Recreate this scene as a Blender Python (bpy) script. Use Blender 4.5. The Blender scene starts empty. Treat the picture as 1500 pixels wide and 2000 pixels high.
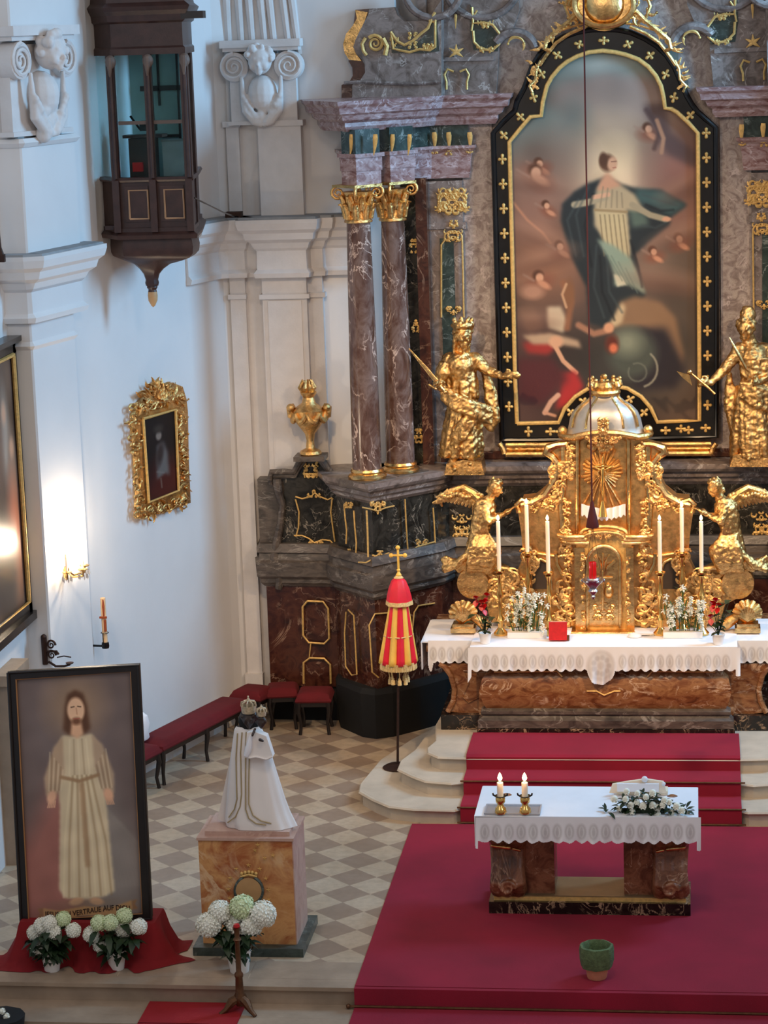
import bpy, math, random
import numpy as np
from mathutils import Vector, Matrix, noise
PI = math.pi
sc = bpy.context.scene
C = sc.collection
rnd = random.Random(7)

# ------------------------------------------------------------------ camera
CAM = Vector((0, 0, 7.6)); FPX = 4723.0
_y, _t, _r = math.radians(7.6), math.radians(11.32), math.radians(-1.96)
_F = Vector((-math.sin(_y)*math.cos(_t), math.cos(_y)*math.cos(_t), -math.sin(_t)))
_R0 = Vector((math.cos(_y), math.sin(_y), 0)); _U0 = _R0.cross(_F)
_R = _R0*math.cos(_r) + _U0*math.sin(_r); _U = -_R0*math.sin(_r) + _U0*math.cos(_r)
cd = bpy.data.cameras.new('camera'); co = bpy.data.objects.new('camera', cd); C.objects.link(co)
m = Matrix((_R, _U, -_F)).transposed().to_4x4(); m.translation = CAM; co.matrix_world = m
cd.sensor_fit = 'VERTICAL'; cd.sensor_height = 24; cd.lens = FPX/2000*24
cd.clip_start = 0.1; cd.clip_end = 200
sc.camera = co

# ------------------------------------------------------------------ light
sc.view_settings.view_transform = 'Standard'; sc.view_settings.look = 'None'
sc.view_settings.exposure = 0.0; sc.view_settings.gamma = 1.0
sc.view_settings.use_curve_mapping = False
w = bpy.data.worlds.new('world'); sc.world = w; w.use_nodes = True
bg = w.node_tree.nodes['Background']; bg.inputs['Color'].default_value = (0.96, 0.86, 0.81, 1); bg.inputs['Strength'].default_value = 0.31

def area(name, loc, target, size, power, col, spread=180):
    l = bpy.data.lights.new(name, 'AREA'); l.shape = 'RECTANGLE'; l.size, l.size_y = size
    l.energy = power; l.color = col; l.spread = math.radians(spread)
    o = bpy.data.objects.new(name, l); C.objects.link(o); o.location = loc
    o.rotation_euler = (Vector(target)-Vector(loc)).to_track_quat('-Z', 'Y').to_euler()
    return o
# tall daylight windows on the right side of the chancel and nave
area('window_light_chancel', (4.5, 23.6, 8.6), (-6.0, 23.6, 4.5), (1.8, 4.6), 720, (0.28, 0.62, 0.98), 160)
area('window_light_nave', (6.5, 12.0, 9.0), (-5.5, 23, 3.0), (3.0, 5.0), 130, (0.50, 0.76, 1.0), 150)
area('warm_light_left', (-5.5, 11.0, 10.0), (-1.5, 24, 3), (2.4, 5.0), 95, (1.0, 0.88, 0.80), 150)  # warm-tinted area light, high on the left of the nave
# warm floodlights that light the high altar and the sanctuary
area('altar_floodlight', (-3.5, 17.5, 8.6), (-1.0, 25.2, 2.3), (0.35, 0.35), 58, (1.0, 0.66, 0.34), 60)
area('altar_floodlight_right', (2.6, 18.0, 8.0), (-1.0, 25.2, 2.2), (0.35, 0.35), 46, (1.0, 0.68, 0.38), 55)
area('warm_light_nave', (-1.0, 15.0, 9.5), (-2.0, 22.0, 0.5), (1.2, 1.2), 90, (1.0, 0.82, 0.64), 160)  # warm area light overhead, in front of the sanctuary

# ------------------------------------------------------------------ measuring helpers (pixel of the 1500x2000 photo -> point on a real plane)
def ray(x, y): return _F + _R*((x-750)/FPX) - _U*((y-1000)/FPX)
def at(x, y, Y): d = ray(x, y); return CAM + d*(Y/d.y)
def atz(x, y, z=0.0): d = ray(x, y); return CAM + d*((z-CAM.z)/d.z)
def atp(x, y, p0, n): d = ray(x, y); n = Vector(n); return CAM + d*((Vector(p0)-CAM).dot(n)/d.dot(n))

# ------------------------------------------------------------------ mesh builder
class MB:
    def __init__(s): s.v = []; s.f = []; s.sm = []
    def add(s, vs, fs, smooth=False):
        b = len(s.v); s.v += [tuple(v) for v in vs]
        s.f += [[i+b for i in f] for f in fs]; s.sm += [smooth]*len(fs)
        return s
    def box(s, c, d, rz=0, rx=0, ry=0):
        c = Vector(c); M = Matrix.Rotation(rz, 3, 'Z') @ Matrix.Rotation(rx, 3, 'X') @ Matrix.Rotation(ry, 3, 'Y')
        vs = [c + M @ Vector((x*d[0]/2, y*d[1]/2, z*d[2]/2)) for z in (-1, 1) for x, y in ((-1, -1), (1, -1), (1, 1), (-1, 1))]
        return s.add(vs, [(3, 2, 1, 0), (4, 5, 6, 7), (0, 1, 5, 4), (1, 2, 6, 5), (2, 3, 7, 6), (3, 0, 4, 7)])
    def cut(s): s.cuts = getattr(s, 'cuts', [])+[len(s.f)]; return s
    def bb(s, a, b):
        return s.box([(a[i]+b[i])/2 for i in range(3)], [abs(b[i]-a[i]) for i in range(3)])
    def prism(s, pts, off, smooth=False):
        """closed outline pts (3D) extruded by vector off"""
        n = len(pts); off = Vector(off); a = [Vector(p) for p in pts]
        return s.add(a+[p+off for p in a], [list(range(n))[::-1], list(range(n, 2*n))] + [(i, (i+1) % n, n+(i+1) % n, n+i) for i in range(n)])
    def lathe(s, prof, c=(0, 0, 0), seg=24, axis='Z', sx=1, sy=1, smooth=True, wob=None, tilt=None):
        """prof [(r,z)...]"""
        c = Vector(c); vs = []
        for k, (r, z) in enumerate(prof):
            for i in range(seg):
                a = 2*PI*i/seg; rr = r*(wob(a, z) if wob else 1)
                p = Vector((rr*math.cos(a)*sx, rr*math.sin(a)*sy, z))
                if tilt: p = tilt @ p
                vs.append(c+p)
        fs = []
        for k in range(len(prof)-1):
            for i in range(seg):
                j = (i+1) % seg
                fs.append((k*seg+i, k*seg+j, (k+1)*seg+j, (k+1)*seg+i))
        fs.append(list(range(seg))[::-1]); fs.append([(len(prof)-1)*seg+i for i in range(seg)])
        return s.add(vs, fs, smooth)
    def tube(s, pts, r, seg=8, smooth=True, flat=1.0):
        """r a number or one per point"""
        P = [Vector(p) for p in pts]; n = len(P)
        if n < 2: return s
        R = [r]*n if isinstance(r, (int, float)) else list(r)
        T = [(P[min(i+1, n-1)]-P[max(i-1, 0)]).normalized() for i in range(n)]
        up = Vector((0, 1, 0.01)) if abs(T[0].y) < 0.9 else Vector((1, 0, 0))
        A = (up - T[0]*up.dot(T[0])).normalized(); vs = []
        for i in range(n):
            A = (A - T[i]*A.dot(T[i]))
            A = A.normalized() if A.length > 1e-6 else Vector((1, 0, 0))
            B = T[i].cross(A)
            for k in range(seg):
                a = 2*PI*k/seg; vs.append(P[i] + A*(R[i]*flat*math.cos(a)) + B*(R[i]*math.sin(a)))
        fs = [(i*seg+k, i*seg+(k+1) % seg, (i+1)*seg+(k+1) % seg, (i+1)*seg+k) for i in range(n-1) for k in range(seg)]
        fs += [list(range(seg))[::-1], [(n-1)*seg+k for k in range(seg)]]
        return s.add(vs, fs, smooth)
    def ball(s, c, r, seg=12, rings=8, sz=1, sx=1, sy=1, M=None, smooth=True):
        c = Vector(c); vs = []; 
        for i in range(1, rings):
            t = PI*i/rings
            for k in range(seg):
                a = 2*PI*k/seg; p = Vector((math.sin(t)*math.cos(a)*sx, math.sin(t)*math.sin(a)*sy, math.cos(t)*sz))*r
                vs.append(c+(M @ p if M else p))
        for q in (1, -1):
            p = Vector((0, 0, q*sz))*r; vs.append(c+(M @ p if M else p))
        nt = len(vs)-2
        fs = [(i*seg+k, (i+1)*seg+k, (i+1)*seg+(k+1) % seg, i*seg+(k+1) % seg) for i in range(rings-2) for k in range(seg)]
        fs += [(nt, k, (k+1) % seg) for k in range(seg)] + [(nt+1, (rings-2)*seg+(k+1) % seg, (rings-2)*seg+k) for k in range(seg)]
        return s.add(vs, fs, smooth)
    def cap(s, a, b, ra, rb=None, seg=10):
        """closed tapered capsule"""
        a = Vector(a); b = Vector(b); rb = ra if rb is None else rb
        d = (b-a); L = d.length
        if L < 1e-5: return s.ball(a, ra, seg, 6)
        q = d.normalized().to_track_quat('Z', 'Y').to_matrix()
        prof = [(ra*math.sin(t), -ra*math.cos(t)) for t in (0.15, .6, 1.1)]+[(ra, 0), (rb, L)]+[(rb*math.cos(t), L+rb*math.sin(t)) for t in (.5, 1.0, 1.42)]
        return s.lathe(prof, a, seg, tilt=q)
    def grid(s, fn, nu, nv, smooth=True):
        vs = [fn(i/nu, j/nv) for j in range(nv+1) for i in range(nu+1)]
        fs = [(j*(nu+1)+i, j*(nu+1)+i+1, (j+1)*(nu+1)+i+1, (j+1)*(nu+1)+i) for j in range(nv) for i in range(nu)]
        return s.add(vs, fs, smooth)
    def mould(s, path, prof, smooth=False, closed=False, z0=0.0):
        """sweep profile [(outward offset, z)...] along plan path [(x,y)...]; outward is the right-hand side"""
        P = [Vector((p[0], p[1])) for p in path]; n = len(P); N = []
        for i in range(n):
            ds = []
            if i > 0 or closed: ds.append((P[i]-P[i-1]).normalized())
            if i < n-1 or closed: ds.append((P[(i+1) % n]-P[i]).normalized())
            ns = [Vector((d.y, -d.x)) for d in ds]
            if len(ns) == 2:
                b = (ns[0]+ns[1]); b = b.normalized() if b.length > 1e-6 else ns[0]
                N.append(b/max(0.35, b.dot(ns[0])))
            else: N.append(ns[0])
        k = len(prof)
        vs = [(P[i].x+N[i].x*o, P[i].y+N[i].y*o, z+z0) for i in range(n) for o, z in prof]
        m_ = n if closed else n-1
        fs = [(i*k+j, i*k+j+1, ((i+1) % n)*k+j+1, ((i+1) % n)*k+j) for i in range(m_) for j in range(k-1)]
        if not closed: fs += [list(range(k)), [(n-1)*k+j for j in range(k)][::-1]]
        return s.add(vs, fs, smooth)
    def build(s, name, mat=None, parent=None, ang=40, mods=None, recalc=True):
        if getattr(s, 'cuts', None):
            cs = [0]+s.cuts+[len(s.f)]; o = None
            for a, b in zip(cs[:-1], cs[1:]):
                if a == b: continue
                q = MB(); ids = sorted({i for f in s.f[a:b] for i in f}); mp_ = {i: k for k, i in enumerate(ids)}
                q.v = [s.v[i] for i in ids]; q.f = [[mp_[i] for i in f] for f in s.f[a:b]]; q.sm = s.sm[a:b]
                o = q.build(name, mat, parent, ang, mods, recalc)
            return o
        me = bpy.data.meshes.new(name); me.from_pydata(s.v, [], s.f)
        if any(s.sm): me.polygons.foreach_set('use_smooth', s.sm); 
        me.update()
        if recalc:
            import bmesh
            b = bmesh.new(); b.from_mesh(me); bmesh.ops.recalc_face_normals(b, faces=b.faces); b.to_mesh(me); b.free()
        if any(s.sm): me.set_sharp_from_angle(angle=math.radians(ang))
        o = bpy.data.objects.new(name, me); C.objects.link(o)
        if mat: me.materials.append(mat)
        setpar(o, parent)
        return o
def setpar(o, parent):
    if parent is not None:
        o.parent = parent
        if parent.type == 'EMPTY': o.matrix_parent_inverse = Matrix.Translation(-Vector(parent.location))
def tag(o, label=None, cat=None, group=None, kind=None):
    if label: o['label'] = label
    if cat: o['category'] = cat
    if group: o['group'] = group
    if kind: o['kind'] = kind
    return o
def struct(mb, name, mat, **k):
    o = mb.build(name, mat, **k); o['kind'] = 'structure'; return o
def thing(name, loc, label, cat, group=None):
    o = bpy.data.objects.new(name, None); C.objects.link(o); o.location = loc; o.empty_display_size = .1
    return tag(o, label, cat, group)
def dup(o, delta=None, label=None, parent=None, scale=None, rz=None):
    """copy a thing with its parts and their sub-parts"""
    c = o.copy(); C.objects.link(c)
    if parent is not None: c.parent = parent; c.matrix_parent_inverse = o.matrix_parent_inverse.copy()
    for ch in list(o.children): dup(ch, parent=c)
    if delta is not None: c.location = Vector(c.location)+Vector(delta)
    if rz is not None: c.rotation_euler.z = rz
    if scale is not None: c.scale = (scale,)*3 if isinstance(scale, (int, float)) else scale
    if label: c['label'] = label
    return c
def remesh(o, vox=0.012, smooth=2, noise_amt=0, nscale=.05):
    r = o.modifiers.new('r', 'REMESH'); r.mode = 'VOXEL'; r.voxel_size = vox; r.use_smooth_shade = True
    if smooth:
        k = o.modifiers.new('s', 'SMOOTH'); k.iterations = smooth; k.factor = .6
    if noise_amt:
        t = bpy.data.textures.new('n', 'CLOUDS'); t.noise_scale = nscale
        d = o.modifiers.new('d', 'DISPLACE'); d.texture = t; d.strength = noise_amt; d.mid_level = .5
    return o

# ------------------------------------------------------------------ materials
def lin(c):
    if isinstance(c, str): c = [int(c[i:i+2], 16)/255 for i in (0, 2, 4)]
    return tuple(x/12.92 if x <= .04045 else ((x+.055)/1.055)**2.4 for x in c)+(1,)
class N:
    def __init__(s, name):
        s.m = bpy.data.materials.new(name); s.m.use_nodes = True; s.t = s.m.node_tree
        s.b = s.t.nodes['Principled BSDF']
    def n(s, ty, **k):
        o = s.t.nodes.new(ty)
        for a, v in k.items():
            if hasattr(o, a) and a not in ('inputs',): setattr(o, a, v)
            else: o.inputs[a.replace('_', ' ')].default_value = v
        return o
    def l(s, a, b): s.t.links.new(a, b)
    def set(s, **k):
        for a, v in k.items(): s.b.inputs[a.replace('_', ' ')].default_value = v
    def ramp(s, fac, stops, interp='LINEAR'):
        r = s.n('ShaderNodeValToRGB'); e = r.color_ramp.elements; r.color_ramp.interpolation = interp
        while len(e) < len(stops): e.new(.5)
        for q, (p, c) in zip(e, stops): q.position = p; q.color = c
        s.l(fac, r.inputs[0]); return r.outputs[0]
    def mix(s, f, a, b, mode='MIX'):
        x = s.n('ShaderNodeMix', data_type='RGBA', blend_type=mode)
        for i, v in ((0, f), (6, a), (7, b)):
            if hasattr(v, 'links'): s.l(v, x.inputs[i])
            else: x.inputs[i].default_value = v
        return x.outputs[2]
    def coord(s, scale=(1, 1, 1), kind='Object', rot=(0, 0, 0)):
        t = s.n('ShaderNodeTexCoord'); mp = s.n('ShaderNodeMapping'); s.l(t.outputs[kind], mp.inputs[0])
        mp.inputs['Scale'].default_value = scale; mp.inputs['Rotation'].default_value = rot; return mp.outputs[0]
    def noise(s, co, scale, detail=4, rough=.55, dist=0):
        x = s.n('ShaderNodeTexNoise'); s.l(co, x.inputs['Vector'])
        x.inputs['Scale'].default_value = scale; x.inputs['Detail'].default_value = detail
        x.inputs['Roughness'].default_value = rough; x.inputs['Distortion'].default_value = dist
        return x.outputs['Fac']
    def bump(s, h, strength=.3, dist=.01):
        x = s.n('ShaderNodeBump'); x.inputs['Strength'].default_value = strength; x.inputs['Distance'].default_value = dist
        s.l(h, x.inputs['Height']); s.l(x.outputs[0], s.b.inputs['Normal'])
def plain(name, col, rough=.6, metal=0, var=.12, scale=6, bump=.0, bscale=60, **k):
    q = N(name); c = lin(col); co_ = q.coord()
    f = q.noise(co_, scale, 5)
    a = tuple(x*(1-var) for x in c[:3])+(1,); b = tuple(min(1, x*(1+var)) for x in c[:3])+(1,)
    q.l(q.ramp(f, [(.3, a), (.7, b)]), q.b.inputs['Base Color'])
    q.set(Roughness=rough, Metallic=metal)
    if bump: q.bump(q.noise(co_, bscale, 4), bump, .01)
    for kk, v in k.items(): q.b.inputs[kk.replace('_', ' ')].default_value = v
    return q.m
def marble(name, cols, vein, scale=2.5, vw=.03, rough=.25, stretch=(1, 1, 1), vscale=1.6, vamt=.8):
    """cols: list of colours blended by noise; vein colour drawn along contour lines of a distorted noise"""
    q = N(name); co_ = q.coord(stretch)
    f = q.noise(co_, scale, 7, .62, 1.2)
    st = [(.28+.46*i/(len(cols)-1), lin(c)) for i, c in enumerate(cols)]
    base = q.ramp(f, st)
    g = q.noise(co_, vscale, 5, .6, 2.0)
    v = q.ramp(g, [(.5-vw*2, (0, 0, 0, 1)), (.5, (1, 1, 1, 1)), (.5+vw, (0, 0, 0, 1))])
    g2 = q.noise(co_, scale*.9, 2); m2 = q.ramp(g2, [(.42, (0, 0, 0, 1)), (.6, (vamt,)*3+(1,))])
    vv = q.mix(1.0, v, m2, 'MULTIPLY')
    out = q.mix(vv, base, lin(vein))
    q.l(out, q.b.inputs['Base Color']); q.set(Roughness=rough); q.b.inputs['Specular IOR Level'].default_value = .45
    return q.m
def goldmat(name, col, rough=.3, bs=.5, sc_=45, dark=.35):
    q = N(name); co_ = q.coord(); f = q.noise(co_, 14, 6, .6); c = lin(col)
    q.l(q.ramp(f, [(.3, tuple(x*(1-dark) for x in c[:3])+(1,)), (.62, c)]), q.b.inputs['Base Color'])
    q.set(Metallic=1.0, Roughness=rough); q.bump(q.noise(co_, sc_, 6, .6), bs, .012); return q.m
M = {}
M['plaster'] = plain('plaster', (.86, .85, .845), .85, var=.035, scale=1.2, bump=.08, bscale=20)
M['stucco'] = plain('stucco', (.84, .82, .81), .8, var=.06, scale=5, bump=.2, bscale=40)
M['ledge'] = plain('dusty_ledge', (.55, .56, .57), .9, var=.2, scale=4)
M['gold'] = goldmat('gold_leaf', (1.0, .80, .51), .27, .8, 36, .6)
M['goldsmooth'] = goldmat('gold_smooth', (1.0, .81, .53), .24, .35, 22, .5)
M['goldbody'] = goldmat('gold_body', (.97, .77, .50), .36, .4, 14, .5)
M['goldmatte'] = plain('gold_paint', (.86, .70, .42), .45, .35, .2, 30, .3, 80)
M['m_grey'] = marble('grey_brown_marble', [(.28, .24, .225), (.42, .375, .355), (.54, .49, .47), (.38, .33, .31)], (.78, .75, .73), 6, .012, .3)
M['m_pink'] = marble('pink_mottled_marble', [(.44, .38, .36), (.56, .50, .48), (.70, .65, .62), (.51, .44, .42)], (.82, .76, .74), 9, .02, .3)
M['m_col'] = marble('column_marble', [(.24, .16, .13), (.35, .25, .215), (.46, .385, .36), (.29, .19, .16)], (.84, .75, .70), 5, .013, .2, (1, 1, .5), 2.2, 1)
M['m_dark'] = marble('dark_green_marble', [(.07, .07, .065), (.14, .135, .12), (.22, .21, .19), (.10, .10, .09)], (.66, .62, .56), 6, .010, .22, vscale=2.2)
M['m_green'] = marble('green_inlay_marble', [(.12, .16, .15), (.20, .25, .23), (.28, .33, .31)], (.6, .64, .62), 7, .012, .2, vscale=3)
M['m_ent'] = marble('entablature_marble', [(.42, .28, .27), (.54, .41, .40), (.66, .57, .57), (.50, .35, .34)], (.82, .76, .78), 6, .02, .25, (1, 1, 2))
M['m_red'] = marble('red_brown_marble', [(.14, .075, .06), (.24, .12, .09), (.32, .18, .13), (.17, .09, .07)], (.62, .50, .42), 5, .014, .22)
M['m_base'] = marble('weathered_grey_marble', [(.20, .175, .165), (.30, .27, .25), (.39, .35, .32), (.24, .21, .20)], (.60, .57, .54), 4, .02, .4, (1, 1, 2.5))
M['m_altar'] = marble('altar_brown_marble', [(.30, .17, .10), (.48, .29, .17), (.62, .44, .29), (.40, .21, .12)], (.86, .74, .62), 5, .02, .25, (1, 1, 2))
M['m_ped'] = marble('orange_veined_marble', [(.72, .47, .27), (.82, .60, .38), (.64, .34, .18), (.78, .52, .30)], (.88, .74, .58), 2.6, .04, .35)
M['m_pedside'] = marble('pale_pink_marble', [(.70, .55, .49), (.76, .62, .56), (.66, .50, .44)], (.82, .70, .62), 3, .03, .4)
M['m_plinthgreen'] = marble('green_plinth_marble', [(.16, .20, .18), (.25, .29, .27), (.33, .37, .36)], (.45, .48, .46), 6, .015, .35)
M['m_black'] = marble('black_marble', [(.02, .02, .022), (.045, .042, .042), (.07, .065, .065)], (.7, .64, .56), 7, .006, .15, vscale=3, vamt=.5)
M['m_blackv'] = marble('black_gold_veined_marble', [(.04, .035, .03), (.11, .09, .08), (.2, .15, .12)], (.75, .62, .5), 7, .02, .2, vscale=4, vamt=.8)
M['black'] = plain('black_velvet', (.03, .028, .028), .8, var=.2)
M['stone'] = plain('step_stone', (.74, .69, .62), .6, var=.12, scale=4, bump=.15, bscale=25)
M['stonedark'] = plain('worn_step_stone', (.62, .54, .46), .6, var=.2, scale=3, bump=.2, bscale=25)
M['carpet'] = plain('crimson_carpet', (.55, .06, .17), .95, var=.16, scale=1.5, bump=.3, bscale=300)
M['velvet'] = plain('dark_red_velvet', (.38, .035, .07), .9, var=.15, scale=5)
M['redcloth'] = plain('red_draped_cloth', (.50, .04, .075), .9, var=.15, scale=4)
M['darkwood'] = plain('dark_stained_wood', (.24, .15, .13), .4, var=.3, scale=9, bump=.1)
M['blackwood'] = plain('black_brown_wood', (.10, .065, .055), .4, var=.3, scale=9)
M['frameblack'] = plain('black_lacquer', (.055, .052, .055), .25, var=.5, scale=9)
M['white'] = plain('white_linen', (.93, .93, .95), .85, var=.02)
M['satin'] = plain('white_satin', (.93, .90, .88), .5, var=.03, scale=3)
M['wax'] = plain('candle_wax', (.97, .90, .80), .5, var=.03, Subsurface_Weight=.2)
M['potwhite'] = plain('white_ceramic', (.93, .91, .89), .4, var=.03)
M['leaf'] = plain('dark_green_leaf', (.12, .20, .10), .5, var=.4, scale=20)
M['leafmid'] = plain('mid_green_leaf', (.26, .36, .14), .5, var=.4, scale=20)
M['petal'] = plain('white_petal', (.95, .95, .90), .7, var=.05, scale=30)
M['petalgreen'] = plain('greenish_petal', (.86, .91, .74), .7, var=.12, scale=20)
M['redpetal'] = plain('red_petal', (.75, .05, .07), .4, var=.2, scale=20)
M['iron'] = plain('rusty_iron', (.24, .16, .13), .55, .6, .2, 20)
M['brass'] = plain('aged_brass', (.42, .29, .20), .4, .7, .25, 20, .2)
M['brassbright'] = goldmat('polished_brass', (.97, .78, .46), .2, .1, 20, .2)
M['silver'] = goldmat('silver', (.82, .80, .82), .22, .3, 40, .3)
M['grey'] = plain('silvered_dome', (.70, .68, .65), .36, .55, .12, 8, .1, 20)
M['skin'] = plain('carved_dark_wood_skin', (.20, .15, .135), .4)
M['terra'] = plain('terracotta', (.80, .55, .42), .8, var=.1, scale=10)
M['felt'] = plain('green_moss_felt', (.34, .41, .27), .95, var=.3, scale=30, bump=.6, bscale=80)
M['redglass'] = plain('red_glass', (.65, .02, .03), .15, var=.1, Emission_Color=lin((.8, .02, .02)), Emission_Strength=.35)
def emit(name, col, st):
    q = N(name); q.set(Base_Color=lin(col), Emission_Color=lin(col), Emission_Strength=st); return q.m
M['flame'] = emit('candle_flame', (1, .86, .62), 9)
M['bulb'] = emit('lamp_bulb', (1, .90, .72), 60)
q = N('dark_window_glass'); q.set(Base_Color=lin((.82, .91, .91)), Roughness=.05, Transmission_Weight=1.0, IOR=1.1); M['glass'] = q.m
def attrmat(name, rough=.55, gain=1.0, spec=.3, bs=.15, bsc=120):
    q = N(name); a = q.n('ShaderNodeAttribute'); a.attribute_name = 'Col'
    q.l(a.outputs['Color'], q.b.inputs['Base Color']); q.set(Roughness=rough); q.b.inputs['Specular IOR Level'].default_value = spec
    q.bump(q.noise(q.coord(), bsc, 4), bs, .004); return q.m
M['canvas'] = attrmat('oil_paint_on_canvas'); M['lace'] = attrmat('white_lace', .9, spec=.1)

# ------------------------------------------------------------------ a small painter: pictures that hang in the room become coloured canvas meshes
class Paint:
    def __init__(s, x0, y0, x1, y1, step, bg):
        s.x0, s.y0, s.x1, s.y1 = x0, y0, x1, y1
        s.w = int((x1-x0)/step)+1; s.h = int((y1-y0)/step)+1
        s.X, s.Y = np.meshgrid(np.linspace(x0, x1, s.w), np.linspace(y0, y1, s.h)); s.step = step
        s.a = np.ones((s.h, s.w, 3))*np.array(bg)[None, None, :]
        s.rs = np.random.RandomState(3)
    def blur(s, m_, r):
        k = int(round(r/s.step))
        if k < 1: return m_
        for _ in range(2):
            for ax in (0, 1):
                p = np.pad(m_, [(k+1, k) if i == ax else (0, 0) for i in (0, 1)], 'edge'); c = np.cumsum(p, axis=ax)
                m_ = (np.take(c, range(2*k+1, c.shape[ax]), ax)-np.take(c, range(0, c.shape[ax]-2*k-1), ax))/(2*k+1)
        return m_
    def wrap(s, n, sc_, seed):
        r = np.random.RandomState(seed); f = np.zeros_like(s.X)
        for _ in range(n):
            kx, ky = r.normal(0, 1/sc_, 2); f += np.sin(s.X*kx+s.Y*ky+r.rand()*6.3)
        return f/math.sqrt(n)
    def put(s, m_, col, al=1):
        m_ = (m_*al)[..., None]; s.a = s.a*(1-m_)+np.array(col)*m_
    def poly(s, pts, col, soft=1.5, al=1):
        x = s.X; y = s.Y; ins = np.zeros(x.shape, bool); n = len(pts)
        for i in range(n):
            xa, ya = pts[i]; xb, yb = pts[(i+1) % n]
            if ya == yb: continue
            c = ((ya > y) != (yb > y)) & (x < (xb-xa)*(y-ya)/(yb-ya)+xa); ins ^= c
        s.put(s.blur(ins.astype(float), soft), col, al)
    def blob(s, cx, cy, rx, ry, col, soft=.35, rot=0, al=1):
        c, q = math.cos(math.radians(rot)), math.sin(math.radians(rot))
        u = ((s.X-cx)*c+(s.Y-cy)*q)/rx; v = (-(s.X-cx)*q+(s.Y-cy)*c)/ry
        d = np.sqrt(u*u+v*v); s.put(np.clip((1+soft-d)/(2*soft), 0, 1), col, al)
    def line(s, pts, wd, col, al=1, soft=.6):
        m_ = np.zeros_like(s.X)
        for (xa, ya), (xb, yb) in zip(pts[:-1], pts[1:]):
            L2 = (xb-xa)**2+(yb-ya)**2+1e-9; t = np.clip(((s.X-xa)*(xb-xa)+(s.Y-ya)*(yb-ya))/L2, 0, 1)
            d = np.hypot(s.X-xa-t*(xb-xa), s.Y-ya-t*(yb-ya)); m_ = np.maximum(m_, np.clip((wd/2+soft-d)/(2*soft), 0, 1))
        s.put(m_, col, al)
    def mottle(s, amt, sc_, seed=1):
        s.a *= (1+amt*s.wrap(14, sc_, seed))[..., None]
    def mesh(s, name, fn, mat, parent, mask=None, gain=1.0):
        """fn(px,py)->point"""
        a = np.clip(s.a, 0, 1); l_ = np.where(a <= .04045, a/12.92, ((a+.055)/1.055)**2.4)*gain
        vs = [tuple(fn(s.X[j, i], s.Y[j, i])) for j in range(s.h) for i in range(s.w)]
        W = s.w; ok = np.ones((s.h-1, s.w-1), bool)
        if mask is not None:
            m_ = mask(s.X, s.Y); ok = m_[:-1, :-1] & m_[1:, :-1] & m_[:-1, 1:] & m_[1:, 1:]
        fs = [(j*W+i, (j+1)*W+i, (j+1)*W+i+1, j*W+i+1) for j in range(s.h-1) for i in range(W-1) if ok[j, i]]
        me = bpy.data.meshes.new(name); me.from_pydata(vs, [], fs); me.update()
        at_ = me.color_attributes.new('Col', 'FLOAT_COLOR', 'POINT')
        d = np.ones((len(vs), 4), np.float32); d[:, :3] = l_.reshape(-1, 3); at_.data.foreach_set('color', d.ravel())
        me.materials.append(mat); o = bpy.data.objects.new(name, me); C.objects.link(o); setpar(o, parent); return o
# ================================================================== SETTING
XC = -0.98                                   # axis of the high altar
def mir(mb):
    o = MB(); o.v = [(2*XC-x, y, z) for x, y, z in mb.v]; o.f = [f[::-1] for f in mb.f]; o.sm = list(mb.sm)
    if getattr(mb, 'cuts', None): o.cuts = list(mb.cuts)
    return o
# floor: diagonal chequer of pale and grey-brown stone
q = N('chequered_stone_floor'); co_ = q.coord((1, 1, 0), rot=(0, 0, math.radians(45)))
ck = q.n('ShaderNodeTexChecker'); ck.inputs['Scale'].default_value = 1/0.31
mp = q.n('ShaderNodeMapping'); mp.inputs['Location'].default_value = (0.05, 0.1, .5); q.l(co_, mp.inputs[0]); q.l(mp.outputs[0], ck.inputs['Vector'])
c3 = q.coord(); n1 = q.noise(c3, 1.1, 5, .6); n2 = q.noise(c3, 14, 4)
la = q.ramp(n1, [(.3, lin((.70, .61, .50))), (.7, lin((.79, .72, .63)))]); da = q.ramp(n1, [(.3, lin((.56, .47, .39))), (.7, lin((.64, .56, .49)))])
b_ = q.mix(ck.outputs['Fac'], da, la)
b_ = q.mix(q.ramp(n2, [(.35, (.25,)*3+(1,)), (.6, (0, 0, 0, 1))]), b_, lin((.50, .43, .37)))
q.l(b_, q.b.inputs['Base Color']); q.set(Roughness=.42); M['floor'] = q.m

W_L = [(-6.5, 8.0), (-6.5, 22.05), (-6.17, 23.0), (-5.85, 24.0), (-5.5, 25.05), (-5.38, 25.42), (-5.29, 25.68), (-5.22, 25.88), (-5.16, 26.02), (-5.05, 26.12), (-4.9, 26.15)]
FE = 18.22                                    # edge of the sanctuary floor
mb = MB(); mb.prism([(-7.0, FE+.13, -.32), (4.6, FE+.13, -.32), (4.6, 27.2, -.32), (-7.0, 27.2, -.32)], (0, 0, .32)); struct(mb, 'floor', M['floor'])
mb = MB()
for k in range(5):
    r0 = FE+.01-.42*k; z = -.16*k                       # riser front and tread height
    mb.bb((-7, r0-.03, z-.032), (4.6, r0+.14, z+(.0006 if k == 0 else 0))); mb.bb((-7, r0, z-.16), (4.6, r0+.14, z-.032))
    mb.bb((-7, r0-.279, z-.192), (4.6, r0+.02, z-.16))
struct(mb, 'nave_steps', M['stonedark'])
mb = MB()
for k_ in range(9): mb.bb((-7+1.1*k_, FE+.15, -.01), (-7+1.1*k_+1.092, FE+.52, .0015))
struct(mb, 'floor_border', M['stonedark'])
mb = MB(); mb.bb((-7, 7.9, -.9), (4.6, FE+.1-.36*4, -.80)); struct(mb, 'floor_nave', M['stonedark'])
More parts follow.
